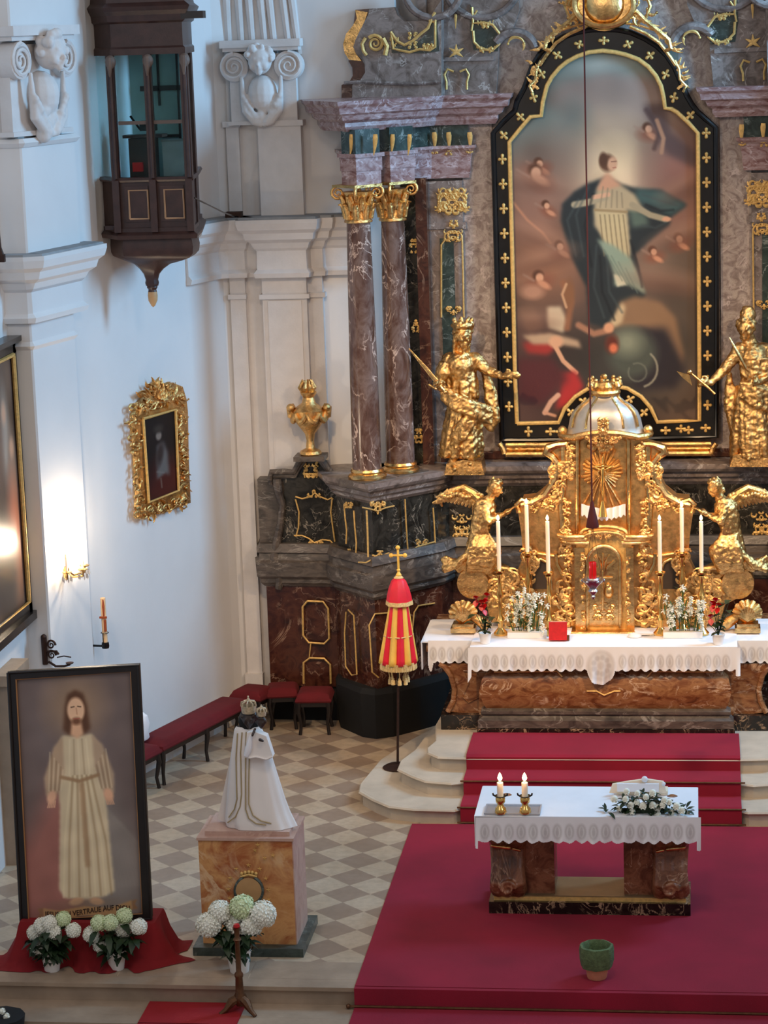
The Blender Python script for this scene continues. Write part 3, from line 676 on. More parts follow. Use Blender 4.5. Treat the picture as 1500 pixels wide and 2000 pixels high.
mb = MB(); mb.tube([p+Vector((0, -.012, 0)) for p in b_]+[b_[0]+Vector((0, -.012, 0))], .024, 8, flat=.8); mb.build('gilded_moulding', M['goldmatte'], AP, recalc=False)
# rosettes along the frame
mids = [((a[0]*.47+b[0]*.53), (a[1]*.47+b[1]*.53)) for a, b in zip(OUT, INN)]
path = mids[0:33]+[(1240, 806), (1187, 800), (1135, 806)][0:0]
L = [0]
for p, q_ in zip(path[:-1], path[1:]): L.append(L[-1]+math.dist(p, q_))
ros = None; cnt = int(L[-1]/47.5); spots = []
for k in range(cnt+1):
    d = L[-1]*k/cnt; i = max(j for j in range(len(L)) if L[j] <= d+1e-6); i = min(i, len(path)-2); t = (d-L[i])/(L[i+1]-L[i])
    spots.append((path[i][0]+(path[i+1][0]-path[i][0])*t, path[i][1]+(path[i+1][1]-path[i][1])*t, math.atan2(path[i+1][1]-path[i][1], path[i+1][0]-path[i][0])))
spots[0] = (1032, 843, 0); spots = spots+[(1075, 843, 0), (1095, 843, 0), (1300, 841, 0), (1345, 840, 0), (1258, 806, .8), (1230, 780, .5), (1115, 806, -.8), (1140, 784, -.5)]
rp = at(spots[0][0], spots[0][1], 26.255); mb = MB()
for i in range(4):
    a = i*PI/2; d = Vector((math.cos(a), 0, math.sin(a))); mb.cap(rp+d*.014, rp+d*(.042 if i % 2 else .030), .013, .019, 8)
mb.ball(rp, .016, 8, 6); ros = mb.build('rosette', M['goldmatte'], AP)
base_inv = ros.matrix_parent_inverse.copy()
for sx_, sy_, ag in spots[1:]:
    p = at(sx_, sy_, 26.255); c = ros.copy(); C.objects.link(c); c.parent = AP; Rm = Matrix.Rotation(-ag+PI/2, 4, 'Y')
    c.matrix_parent_inverse = base_inv; c.matrix_basis = Matrix.Translation(p) @ Rm @ Matrix.Translation(-rp)
# gilded crown of the frame
mb = MB(); FF = fy(26.2)
for s_ in (1, -1):
    g = lambda x, y, s_=s_: FF(1187+s_*(x-1187), y)
    gline(mb, [(1230, 52), (1262, 66), (1288, 84), (1308, 110), (1320, 128)], g, .02)
    gline(mb, [(1240, 20), (1262, 42), (1285, 60), (1306, 78), (1310, 95), (1298, 100)], g, .028)
    gline(mb, [(1262, -10), (1270, 12), (1262, 34), (1245, 45)], g, .02)
    for i in range(26):
        t = i/25; x = 1220+100*t; y = 22+75*t**1.3; leafy(mb, (x, y), g, rnd.uniform(12, 22), rnd.uniform(-1.5, 1.5), .016, rnd.uniform(-1, 1))
    for i in range(10): cscroll(mb, (1238+rnd.uniform(-10, 40), rnd.uniform(-15, 45)), g, rnd.uniform(6, 12), rnd.uniform(0, 6), rnd.uniform(3, 9), .017)
    for i in range(12): leafy(mb, (1322+rnd.uniform(0, 14), 125+i*4.5), g, 16, rnd.uniform(-1.2, .9), .015, rnd.uniform(-1, 1))
    gline(mb, [(1318, 118), (1326, 135), (1328, 155), (1340, 168), (1334, 180)], g, .016)
gline(mb, [(1075, 66), (1100, 58), (1130, 48), (1187, 42), (1244, 48), (1275, 58), (1300, 66)], FF, .014)
mb.build('gilded_crest', M['gold'], AP, recalc=False)
mb = MB(); cc = at(1180, 8, 26.2); mb.lathe([(0.01, -.06), (.2, -.04), (.26, .0), (.28, .02)], cc, 28, tilt=Matrix.Rotation(PI/2, 3, 'X')); mb.ball(cc, .22, 20, 12, sy=.4)
mb.tube([at(1180+58*math.cos(a), 8+44*math.sin(a), 26.14) for a in np.linspace(0, 2*PI, 30)], .035, 8); mb.build('cartouche', M['goldsmooth'], AP, recalc=False)
mb = MB()
for y, w_ in ((868, .03), (886, .032)): mb.tube([at(988, y+1, 26.2), at(1389, y-1, 26.2)], w_, 8)
for s_ in (-1, 1): mb.tube([at(1187+s_*x, y, 26.18) for x, y in ((212, 866), (206, 874), (202, 886))], .03, 8)
mb.tube([at(990, 877, 26.23), at(1387, 876, 26.23)], .03, 6); mb.build('gilded_ledge', M['gold'], AP, recalc=False)
# the picture itself
P = Paint(990, 92, 1376, 840, 1.5, (.40, .33, .31))
tl = (.38, .50, .52); pk = (.60, .47, .43)
P.blob(1187, 130, 150, 60, tl, .6); P.poly([(995, 270), (1060, 200), (1100, 215), (1130, 260), (1090, 300), (995, 310)], tl, 10)
P.poly([(1095, 165), (1180, 140), (1300, 160), (1300, 250), (1180, 215), (1080, 205)], (.50, .45, .46), 10); P.blob(1170, 125, 60, 14, (.55, .62, .64), .8, -10)
P.blob(1190, 290, 120, 130, (.66, .61, .58), .8); P.blob(1120, 240, 30, 40, (.55, .58, .58), .7); P.blob(1190, 330, 60, 70, (.87, .80, .70), .9); P.blob(1200, 320, 34, 40, (.95, .88, .76), .8)
P.blob(1060, 300, 70, 40, (.52, .48, .46), .7); P.blob(1040, 430, 75, 90, pk, .7); P.blob(1060, 520, 70, 60, (.62, .46, .38), .7); P.blob(1330, 330, 60, 60, (.56, .42, .40), .7); P.blob(1310, 440, 60, 60, (.60, .45, .41), .7)
P.blob(1300, 520, 90, 60, (.50, .43, .39), .6); P.blob(1330, 650, 60, 150, (.34, .31, .29), .7); P.blob(1060, 740, 80, 90, (.30, .22, .23), .6); P.blob(1200, 720, 120, 90, (.22, .22, .22), .6)
P.mottle(.07, 26, 5)
# putti
for (x, y, r) in ((1052, 318, 13), (1066, 400, 11), (1092, 480, 13), (1052, 540, 16), (1265, 250, 14), (1325, 465, 13), (1275, 490, 12), (1045, 335, 20)):
    P.blob(x+4, y+12, r*1.6, r, (.55, .36, .30), .5, rnd.uniform(-40, 40), .8); P.blob(x-1, y-2, r*.66, r*.66, (.36, .24, .19), .3); P.blob(x+2, y+2, r*.48, r*.54, (.86, .68, .58), .25); P.line([(x-r*.6, y+r*.5), (x-r*1.8, y-r*.2)], 5, (.66, .56, .52), .6, 2); P.blob(x+10, y+16, r*.9, r*.4, (.80, .60, .50), .4, 30)
P.line([(1002, 395), (1030, 430), (1060, 455), (1075, 475)], 5, (.78, .58, .48), .8, 2); P.line([(1262, 215), (1290, 255), (1278, 290)], 9, (.36, .28, .28), .8, 3); P.poly([(1255, 205), (1300, 200), (1310, 260), (1365, 300), (1360, 330), (1300, 300), (1275, 250)], (.34, .29, .32), 6, .8); P.line([(1283, 235), (1296, 270), (1292, 298)], 8, (.72, .58, .50), 1, 2)
# blue mantle and white dress of the standing woman
P.poly([(1148, 358), (1185, 345), (1215, 360), (1250, 370), (1290, 370), (1342, 400), (1310, 425), (1308, 440), (1270, 470), (1238, 498), (1262, 575), (1240, 600), (1180, 640), (1150, 630), (1145, 560), (1115, 500), (1095, 430), (1098, 398), (1120, 375)], (.16, .20, .23), 2.5)
P.poly([(1240, 368), (1290, 372), (1340, 400), (1310, 420), (1270, 400), (1245, 395)], (.26, .38, .40), 4); P.poly([(1225, 400), (1262, 420), (1268, 440), (1235, 445)], (.36, .45, .43), 4)
P.poly([(1178, 352), (1212, 360), (1240, 380), (1260, 415), (1225, 410), (1232, 500), (1190, 480), (1160, 440), (1160, 395), (1165, 370)], (.74, .70, .60), 3)
P.poly([(1160, 410), (1222, 415), (1230, 505), (1255, 560), (1262, 575), (1225, 540), (1185, 495)], (.78, .75, .62), 3)
for k in range(6): P.line([(1172+9*k, 420), (1180+10*k, 500+6*k)], 2.2, (.48, .44, .36), .8, 1.2)
P.poly([(1165, 466), (1200, 480), (1232, 505), (1262, 575), (1235, 560), (1222, 555), (1200, 558), (1200, 540), (1190, 510)], (.56, .66, .62), 3); P.poly([(1198, 535), (1215, 540), (1225, 556), (1205, 560)], (.84, .86, .78), 2)
P.line([(1122, 400), (1150, 395), (1182, 385)], 13, (.68, .66, .58), 1, 2); P.line([(1160, 385), (1188, 380)], 9, (.88, .72, .62), 1, 1.5); P.line([(1235, 400), (1270, 420), (1300, 428)], 12, (.66, .64, .56), 1, 2); P.blob(1302, 428, 9, 5, (.86, .68, .58), .3)
P.poly([(1174, 350), (1186, 335), (1200, 350), (1214, 362), (1185, 372), (1165, 372)], (.84, .66, .56), 3); P.blob(1186, 318, 15, 17, (.42, .30, .24), .25); P.blob(1196, 320, 9.5, 14, (.86, .70, .60), .25, 8)
P.line([(1194, 316), (1204, 315)], 1.6, (.4, .25, .2), .8); P.line([(1197, 328), (1203, 327)], 1.6, (.65, .35, .3), .8); P.blob(1178, 312, 8, 14, (.36, .25, .20), .3)
# lower group, globe and moon
P.poly([(1210, 590), (1240, 578), (1290, 590), (1320, 620), (1335, 690), (1330, 720), (1300, 660), (1260, 640), (1200, 640)], (.56, .46, .37), 5); P.poly([(1190, 632), (1215, 590), (1222, 600), (1215, 630), (1200, 640)], (.80, .74, .62), 3); P.poly([(1215, 645), (1300, 640), (1340, 720), (1320, 760), (1240, 760)], (.17, .16, .20), 8)
P.blob(1235, 690, 48, 48, (.30, .34, .33), .25); P.blob(1225, 668, 26, 24, (.52, .57, .52), .7); P.line([(1245+18*math.cos(a), 727+18*math.sin(a)) for a in np.linspace(-2, 3.6, 14)], 3, (.44, .48, .46), .8, 1.5); P.line([(1250+34*math.cos(a), 720+36*math.sin(a)) for a in np.linspace(-.9, 1.3, 10)], 4, (.60, .62, .58), .9, 1.5)
P.line([(1130, 635), (1160, 652), (1190, 645)], 12, (.66, .50, .42), 1, 3); P.blob(1189, 640, 10, 10, (.86, .66, .54), .3); P.blob(1195, 672, 13, 18, (.40, .20, .17), .4); P.blob(1198, 680, 8, 9, (.86, .50, .38), .4)
P.poly([(1068, 600), (1095, 598), (1110, 630), (1100, 650), (1070, 640)], (.82, .78, .70), 3); P.blob(1040, 570, 22, 14, (.70, .55, .48), .4); P.poly([(1010, 600), (1040, 590), (1060, 640), (1030, 650)], (.45, .36, .32), 5); P.line([(1100, 552), (1115, 590), (1108, 640)], 12, (.60, .42, .32), .9, 4); P.blob(1112, 575, 10, 28, (.55, .40, .30), .4); P.line([(1106, 555), (1098, 575), (1106, 600)], 5, (.80, .66, .54), 1, 1.5)
P.poly([(1020, 670), (1070, 662), (1085, 680), (1070, 695), (1030, 690)], (.62, .22, .22), 4); P.poly([(1020, 655), (1075, 650), (1130, 665), (1135, 680), (1090, 672), (1040, 672)], (.72, .64, .56), 3); P.blob(1086, 668, 14, 12, (.84, .68, .58), .3)
P.line([(1084, 675), (1100, 705), (1125, 728)], 9, (.84, .68, .58), 1, 1.5); P.poly([(1090, 730), (1125, 724), (1140, 755), (1115, 790), (1085, 800), (1095, 760)], (.66, .20, .22), 5); P.poly([(1010, 700), (1080, 700), (1110, 740), (1060, 790), (1012, 780)], (.33, .17, .20), 8); P.line([(1090, 772), (1076, 785), (1064, 806)], 10, (.80, .66, .60), 1, 1.5); P.line([(1064, 806), (1084, 812)], 6, (.78, .62, .55), 1, 1.5)
for (a, b, c_) in (((1150, 365), (1125, 420), (1140, 500)), ((1165, 480), (1160, 560), (1180, 620)), ((1185, 500), (1190, 570), (1215, 610)), ((1130, 390), (1108, 430), (1125, 500)), ((1255, 380), (1290, 392), (1325, 402)), ((1255, 440), (1280, 445), (1300, 435))): P.line([a, b, c_], 4, (.27, .33, .36), .6, 2.5)
for (a, b, c_) in (((1158, 380), (1142, 440), (1155, 520)), ((1172, 500), (1176, 570), (1200, 625)), ((1262, 400), (1290, 412), (1315, 410)), ((1232, 470), (1246, 520), (1254, 560))): P.line([a, b, c_], 4, (.08, .10, .13), .6, 2.5)
for k in range(5): P.line([(1178+9*k, 365+3*k), (1172+11*k, 405)], 2.5, (.56, .53, .46), .7, 1.2)
P.line([(1162, 410), (1224, 414)], 5, (.62, .56, .44), .9, 1.2)
for k in range(4): P.line([(1180+14*k, 488+12*k), (1215+10*k, 548+8*k)], 2.5, (.42, .52, .50), .6, 1.5)
for (cx, cy, rx, ry, rot) in ((1040, 455, 60, 16, 20), (1060, 500, 50, 14, -15), (1320, 455, 46, 14, -20), (1300, 545, 70, 18, 10), (1040, 350, 44, 14, 10), (1330, 360, 40, 14, -30), (1045, 620, 40, 14, 0)): P.blob(cx, cy, rx, ry, (.70, .56, .50), .8, rot, .45); P.blob(cx+6, cy+16, rx, ry*.8, (.40, .29, .26), .8, rot, .4)
P.mottle(.03, 30, 8)
P.a = P.a*np.array((1.03, .96, .88)); P.mesh('canvas', fy(26.33), M['canvas'], AP, mask=lambda x, y: ~(((x < 1030) & (y < 240)) | ((x > 1345) & (y < 225)) | ((x < 1050) & (y < 150)) | ((x > 1325) & (y < 150)) | (y > 838)), gain=.95)
# ================================================================== CARVED FIGURES
def hand(mb, p, d, side, s=1.0, curl=.5):
    """palm + five fingers; p wrist, d direction, side = thumb side"""
    p, d, side = Vector(p), Vector(d).normalized(), Vector(side).normalized(); side = (side-d*side.dot(d)).normalized(); nn = d.cross(side)
    mb.cap(p, p+d*.07*s, .026*s, .034*s)
    for i, L in enumerate((.062, .075, .07, .055)):
        b = p+d*.09*s+side*(.030-.020*i)*s; m_ = b+d*L*.55*s-nn*curl*.012*s; e = m_+(d*(1-curl)*L-nn*curl*L).normalized()*L*.6*s
        mb.cap(b, m_, .0105*s, .010*s, 6); mb.cap(m_, e, .010*s, .008*s, 6)
    t = p+d*.035*s+side*.03*s; t2 = t+(d*.6+side*.7).normalized()*.04*s; mb.cap(t, t2, .012*s, .011*s, 6); mb.cap(t2, t2+(d-side*.2).normalized()*.03*s, .011*s, .009*s, 6)
def head(mb, c, r, look, beard=0, hair='short'):
    """c centre; look = direction of the face"""
    c = Vector(c); f = Vector(look).normalized(); up = Vector((0, 0, 1)); up = (up-f*up.dot(f)).normalized(); s = f.cross(up)
    Q = lambda a, b, d: c+s*a*r+up*b*r+f*d*r
    mb.ball(Q(0, .12, -.05), r*.95, 16, 12, sz=1.12); mb.ball(Q(0, -.45, .25), r*.62, 12, 8)
    mb.cap(Q(0, .12, .86), Q(0, -.22, 1.08), r*.09, r*.15, 8)
    for k in (-1, 1):
        mb.ball(Q(k*.45, -.22, .62), r*.25, 8, 6); mb.ball(Q(k*.38, .28, .80), r*.17, 8, 6); mb.ball(Q(k*.92, 0, 0), r*.2, 8, 6); mb.ball(Q(k*.36, .1, .84), r*.11, 8, 6)
    mb.cap(Q(-.18, -.52, .86), Q(.18, -.52, .86), r*.08, r*.08, 6); mb.cap(Q(-.14, -.66, .84), Q(.14, -.66, .84), r*.09, r*.09, 6); mb.ball(Q(0, -.92, .68), r*.22, 8, 6)
    if beard:
        for i in range(14): mb.cap(Q(rnd.uniform(-.5, .5), rnd.uniform(-.9, -.6), .55), Q(rnd.uniform(-.4, .4), rnd.uniform(-1.9, -1.3), .6), r*.18, r*.06, 6)
    for i in range(34):
        a = rnd.uniform(0, 2*PI); e = rnd.uniform(.0, 1.2)
        x, y, z = math.cos(a)*math.cos(e), math.sin(e), math.sin(a)*math.cos(e)
        if z > .45 and y < .75: continue
        mb.ball(Q(x, y*1.1+.15, z), r*rnd.uniform(.2, .3), 7, 5)
    if hair == 'long':
        for i in range(10): a = rnd.uniform(PI*1.05, PI*1.95); mb.cap(Q(math.cos(a)*.8, 0, math.sin(a)*.8), Q(math.cos(a)*1.0, -1.6, math.sin(a)*.9), r*.28, r*.14, 6)
def folds(mb, a, b, wa, wb, n, seed, thick=.035, dep=.5, back=False):
    """cloth falling from a to b, half-widths wa, wb, made of soft ridges around an elliptical core"""
    a, b = Vector(a), Vector(b); r = random.Random(seed)
    k = 6; 
    mb.tube([a.lerp(b, i/k) for i in range(k+1)], [wa*.72+(wb-wa)*.72*(i/k) for i in range(k+1)], 16)
    for i in range(n):
        th = -PI*.02+PI*1.04*(i+.5)/n if not back else 2*PI*i/n
        d = Vector((math.cos(th), -math.sin(th)*dep*1.6 if True else 0, 0))
        j = r.uniform(-.2, .2); P = []
        for q_ in range(6):
            t = q_/5; w_ = wa+(wb-wa)*t**1.1
            P.append(a.lerp(b, t)+Vector((math.cos(th+j*t)*w_, -math.sin(th+j*t)*w_*dep*1.5, r.uniform(-.01, .01))))
        th_ = thick*r.uniform(.7, 1.25); mb.tube(P, [th_*.5, th_*.8, th_, th_*1.1, th_*1.15, th_*.8], 7)
def statue_body(mb, S, A):
    """A: dict of pixel/depth joints -> continuous draped body"""
    P = {k: S(*v) for k, v in A.items()}
    mb.cap(P['hip'], P['waist'], .155, .125, 14); mb.cap(P['waist'], P['chest'], .125, .165, 14); mb.cap(P['chest'], P['neck'], .13, .06, 12)
    mb.cap(P['shl'], P['shr'], .085, .085, 12); mb.cap(P['neck'], P['head'], .06, .055)
    for s_ in 'lr':
        mb.cap(P['sh'+s_], P['el'+s_], .078, .06, 10); mb.cap(P['el'+s_], P['ha'+s_], .060, .034, 10)
        mb.cap(P['hip'], P['kn'+s_], .12, .085, 10); mb.cap(P['kn'+s_], P['ft'+s_], .08, .045, 10)
        f = P['ft'+s_]; mb.cap(f, f+Vector((.02 if s_ == 'l' else -.02, -.13, -.02)), .04, .028, 8)
    return P
YS = 25.92
def SS(x, y, d=0): return at(x, y, YS)+Vector((0, -d, 0))
# left saint with sword
T = thing('saint_statue', at(905, 925, YS), 'gilded statue of a crowned saint raising a sword, on the ledge beside the columns', 'statue', 'gilded saints beside the painting')
mb = MB()
A = dict(hip=(905, 790, .05), waist=(902, 755, .05), chest=(900, 712, .06), neck=(902, 688, .05), head=(906, 655, .08), shl=(878, 702, .05), shr=(930, 702, .05), ell=(862, 742, .12), hal=(866, 752, .26), elr=(955, 722, .1), har=(984, 730, .2), knl=(893, 850, .14), knr=(921, 850, .1), ftl=(888, 905, .12), ftr=(924, 896, .06))
P_ = statue_body(mb, SS, A)
head(mb, P_['head'], .105, (.55, -.8, -.1), 1, 'long')
for i in range(7): a = i/7*2*PI; q_ = SS(905, 632, .08)+Vector((math.cos(a)*.09, math.sin(a)*.09, 0)); mb.cap(q_, q_+Vector((math.cos(a)*.01, math.sin(a)*.01, .06)), .028, .02, 6)
mb.tube([SS(905, 633, .08)+Vector((math.cos(a)*.10, math.sin(a)*.10, 0)) for a in np.linspace(0, 2*PI, 12)], .03, 7)
folds(mb, SS(905, 775, .05), SS(900, 890, .03), .14, .22, 11, 3, .042)
folds(mb, SS(903, 705, .05), SS(905, 775, .06), .13, .16, 9, 5, .03)
for k in range(5): mb.tube([SS(866, 748+6*k, .2), SS(890, 765+6*k, .25), SS(925, 782+5*k, .24), SS(962, 795+7*k, .12)], [.03, .04, .045, .03], 7)
for k in range(5): mb.tube([SS(930, 800+4*k, .2), SS(910, 815+8*k, .24), SS(893, 835+6*k, .2), SS(885, 850+2*k, .1)], [.03, .04, .035, .02], 7)
for k in range(4): mb.tube([SS(938, 700, .0), SS(950+4*k, 740+8*k, -.02), SS(955+5*k, 790+10*k, .0), SS(945+4*k, 830+4*k, .02)], [.04, .05, .05, .03], 7)
mb.tube([SS(872, 706, .1), SS(868, 725, .12), SS(860, 745, .1)], [.07, .09, .06], 8)
hand(mb, P_['hal'], (-.2, -.5, .5), (1, 0, .2), 1.2, .9); hand(mb, P_['har'], (.8, -.4, .1), (0, 0, 1), 1.2, .4)
o = mb.build('body', M['gold'], T); remesh(o, .011, 1, .030, .045)
mb = MB(); mb.tube([SS(867, 745, .36), SS(840, 712, .36), SS(806, 672, .36)], [.026, .022, .006], 4, flat=.35, smooth=False); mb.cap(SS(855, 748, .36), SS(868, 738, .36), .014); mb.cap(SS(866, 744, .36), SS(874, 754, .36), .016); mb.ball(SS(876, 756, .36), .024); mb.cap(SS(845, 742, .36), SS(858, 750, .36), .014)
mb.build('sword', M['goldsmooth'], T)
mb = MB(); rel(mb, [(868, 928), (872, 906), (905, 898), (940, 903), (946, 928)], 25.72, .35); mb.build('rock_base', M['gold'], T)
# right saint with axe
T = thing('saint_statue', at(1465, 905, YS), 'gilded statue of a bearded saint holding out an axe, right of the painting', 'statue', 'gilded saints beside the painting')
mb = MB()
A = dict(hip=(1468, 770, .05), waist=(1470, 735, .05), chest=(1470, 695, .06), neck=(1468, 668, .05), head=(1457, 640, .08), shl=(1444, 682, .06), shr=(1495, 684, .03), ell=(1418, 715, .12), hal=(1388, 742, .22), elr=(1512, 725, .1), har=(1482, 738, .25), knl=(1456, 830, .14), knr=(1486, 830, .1), ftl=(1458, 885, .12), ftr=(1498, 880, .06))
P_ = statue_body(mb, SS, A)
head(mb, P_['head'], .10, (-.35, -.9, -.15), 1, 'short'); mb.ball(SS(1460, 615, .05), .085, 12, 8, sz=1.3)
folds(mb, SS(1468, 750, .06), SS(1474, 888, .03), .15, .24, 12, 13, .042)
for k in range(6): mb.tube([SS(1446, 682+8*k, .12), SS(1470, 694+9*k, .2), SS(1505, 700+11*k, .16)], [.03, .038, .03], 7)
for k in range(5): mb.tube([SS(1445, 742+6*k, .2), SS(1475, 752+8*k, .24), SS(1512, 762+9*k, .16)], [.03, .045, .035], 7)
for k in range(4): mb.tube([SS(1424, 725+5*k, .05), SS(1422+6*k, 790, .05), SS(1434+5*k, 850, .04), SS(1452+2*k, 875, .04)], [.03, .05, .045, .02], 7)
hand(mb, P_['hal'], (-.8, -.4, .1), (0, 0, 1), 1.2, .8); hand(mb, P_['har'], (-.5, -.8, 0), (0, 0, 1), 1.1, .5)
o = mb.build('body', M['gold'], T); remesh(o, .011, 1, .030, .045)
mb = MB(); mb.tube([SS(1396, 760, .34), SS(1380, 745, .34), SS(1345, 716, .34)], .013, 8); mb.prism([SS(x, y, .35) for x, y in ((1322, 716), (1333, 728), (1352, 744), (1348, 728), (1346, 722), (1336, 720))], (0, .03, 0)); mb.ball(SS(1347, 718, .34), .03); mb.build('axe', M['goldsmooth'], T)
mb = MB(); mb.tube([SS(1424, 652, .3), SS(1440, 682, .32), SS(1456, 712, .3)], [.006, .02, .016], 6); mb.build('dagger', M['goldsmooth'], T)
mb = MB(); rel(mb, [(1425, 912), (1432, 890), (1470, 880), (1515, 884), (1525, 912)], 25.72, .35); mb.build('rock_base', M['gold'], T)
# gilded vase on the wing
U = at(607, 889, 25.72); T = thing('gilded_vase', U, 'gilded lidded vase with swags and flame top on the left wing of the altar wall', 'vase')
mb = MB(); mb.lathe([(.11, 0), (.12, .02), (.11, .05), (.05, .08), (.04, .16), (.055, .24), (.10, .30), (.145, .36), (.17, .44), (.175, .50), (.13, .54), (.075, .58), (.06, .64), (.085, .68), (.09, .70), (.05, .72)], U, 28, wob=lambda a, z: 1+.03*math.cos(10*a)); mb.build('urn_body', M['gold'], T)
mb = MB()
for i in range(8): a = i/8*2*PI; mb.tube([U+Vector((math.cos(a+t)*.18, math.sin(a+t)*.18, .48-.09*math.sin(PI*t/.785))) for t in np.linspace(0, .785, 7)], [.02, .026, .032, .034, .032, .026, .02], 7)
for s_ in (-1, 1):
    mb.cut(); mb.tube([U+Vector((s_*.14, 0, .40)), U+Vector((s_*.21, 0, .44)), U+Vector((s_*.215, 0, .52)), U+Vector((s_*.16, 0, .55))], [.03, .035, .04, .03], 8); mb.ball(U+Vector((s_*.20, -.02, .53)), .045)
for i in range(16): a = rnd.uniform(0, 6.28); r_ = rnd.uniform(.02, .085); p = U+Vector((math.cos(a)*r_, math.sin(a)*r_, .70)); mb.tube([p, p+Vector((math.cos(a)*.03, math.sin(a)*.03, .05)), p+Vector((math.cos(a)*.0, math.sin(a)*.0, .13))], [.02, .026, .008], 6)
mb.build('swag_ornament', M['gold'], T)
mb = MB(); mb.box(U+Vector((0, 0, -.02)), (.34, .30, .05)); mb.build('vase_foot', M['m_base'], T)
o = dup(T, delta=(2*(XC-U.x), 0, 0)); o['label'] = 'gilded lidded vase on the far right wing of the altar wall'
o['label'] = 'gilded lidded vase with swags and flame top on the right wing of the altar wall'

# ================================================================== ALTAR STEPS AND CARPETS
def step_path(e, cy):
    """plan of a curved step: front edge y=cy, flaring round at the ends, e = side extent"""
    L = []
    x0 = XC-e
    L += [(x0-.02, 25.2), (x0-.05, 24.5)]
    return L
mb_all = []
def step(z0, z1, pts, name='altar_step'):
    full = pts+[(2*XC-x, y) for x, y in pts[::-1]]
    mb = MB(); n_ = len(full)
    lo = [(x, y, z0) for x, y in full]; mid = [(XC+(x-XC)*1.0, y, z1-.035) for x, y in full]
    mb.prism([(x, y, z0) for x, y in full], (0, 0, z1-.03-z0))
    mb.mould(full, [(.0, z1-.032), (.03, z1-.03), (.042, z1-.018), (.03, z1-.002), (.0, z1-.001)])
    mb.prism([(x, y, z1-.03) for x, y in full], (0, 0, .03))
    return struct(mb, name, M['stone'])
step(0, .15, [(-2.75, 25.3), (-3.05, 24.6), (-3.28, 23.9), (-3.33, 23.5), (-3.38, 23.1), (-3.36, 22.85), (-3.2, 22.62), (-3.02, 22.42), (-2.78, 22.34), (-2.4, 22.32), (-2.3, 22.4)])
step(.15, .30, [(-2.7, 25.2), (-2.85, 24.2), (-2.9, 23.75), (-3.0, 23.4), (-3.0, 23.12), (-2.85, 22.92), (-2.7, 22.76), (-2.45, 22.70), (-2.3, 22.75)])
step(.30, .45, [(-2.66, 25.2), (-2.72, 24.2), (-2.66, 23.6), (-2.72, 23.35), (-2.70, 23.2), (-2.6, 23.08), (-2.3, 23.05)])
T = 0.012
CX0, CX1 = -2.33, 0.37
mb = MB(); Z = [(23.795, .455), (23.06, .455), (23.035, .44), (23.035, .31), (22.72, .31), (22.695, .295), (22.695, .16), (22.35, .16), (22.325, .145), (22.325, .008)]
mb.add([(x, y-T*(1 if i > 0 else 0), z+T) for i, (y, z) in enumerate(Z) for x in (CX0, CX1)], [(2*i, 2*i+1, 2*i+3, 2*i+2) for i in range(len(Z)-1)])
o = mb.build('stair_carpet', M['carpet'], None, recalc=False); so = o.modifiers.new('s', 'SOLIDIFY'); so.thickness = .012; tag(o, 'crimson carpet runner covering the three steps up to the high altar', 'carpet')
for y, z, lab in ((22.665, .318, 'thin brass rod holding the stair carpet at the upper step'), (22.30, .168, 'thin brass rod holding the stair carpet at the middle step'), (22.29, .02, 'thin brass rod along the foot of the lowest altar step')):
    mb = MB(); mb.tube([(CX0-.03, y, z), (CX1+.04, y, z)], .009, 8); o = mb.build('carpet_rod', M['brass'], None)
    for s_ in (CX0-.03, CX1+.04): pass
    tag(o, lab, 'rod', 'carpet rods')
mb = MB(); mb.bb((-2.80, FE-.0, .0), (3.0, 22.26, .014)); mb.bb((-2.80, FE-.06, -.16), (3.0, FE-.015, .014)); mb.bb((-2.80, FE-.46, -.16), (3.0, FE-.03, -.145)); mb.bb((-2.80, FE-.475, -.32), (3.0, FE-.45, -.145)); mb.bb((-2.8, FE-.9, -.32), (3.0, FE-.46, -.305))
tag(mb.build('sanctuary_carpet', M['carpet'], None), 'large crimson carpet on the sanctuary floor, turned down over the front steps', 'carpet')
mb = MB(); mb.tube([(-2.84, FE-.07, -.135), (3.0, FE-.07, -.135)], .011, 8); mb.ball((-2.85, FE-.07, -.135), .02); tag(mb.build('carpet_rod', M['brass'], None), 'brass rod in front of the big sanctuary carpet, on the nave step', 'rod', 'carpet rods')
M['carpet_bright'] = plain('bright_red_carpet', (.58, .05, .09), .95, var=.1, scale=3, bump=.3, bscale=300)
mb = MB(); xa_, xb_ = -4.50, -3.70; mb.bb((xa_, FE-.46, -.16), (xb_, FE-.02, -.145)); mb.bb((xa_, FE-.475, -.32), (xb_, FE-.45, -.145)); mb.bb((xa_, FE-.9, -.32), (xb_, FE-.46, -.305))
tag(mb.build('small_carpet', M['carpet_bright'], None), 'narrow bright red carpet at the bottom edge, laid down the nave steps', 'carpet')

# ================================================================== HIGH ALTAR TABLE
ZA = .45
T_ = thing('high_altar_table', (XC, 24.3, ZA), 'brown marble altar table with curved consoles on the top step', 'altar')
mb = MB(); mb.bb((-2.68, 23.98, ZA+.002), (.72, 25.3, ZA+.16)); mb.build('black_plinth', M['m_blackv'], T_)
mb = MB(); q2 = [(-2.23, 24.5), (-2.23, 23.86), (.27, 23.86), (.27, 24.5)]
mb.mould(q2, [(-.3, ZA+.0), (.06, ZA), (.06, ZA+.06), (.03, ZA+.07), (-.3, ZA+.07)]); mb.build('front_plinth', M['m_blackv'], T_)
mb = MB(); mb.mould(q2, [(-.3, ZA+.07), (.05, ZA+.07), (.05, ZA+.15), (.02, ZA+.17), (.0, ZA+.19), (.02, ZA+.21), (.02, ZA+.24), (-.02, ZA+.26), (-.3, ZA+.26)]); mb.build('base_moulding', M['m_base'], T_)
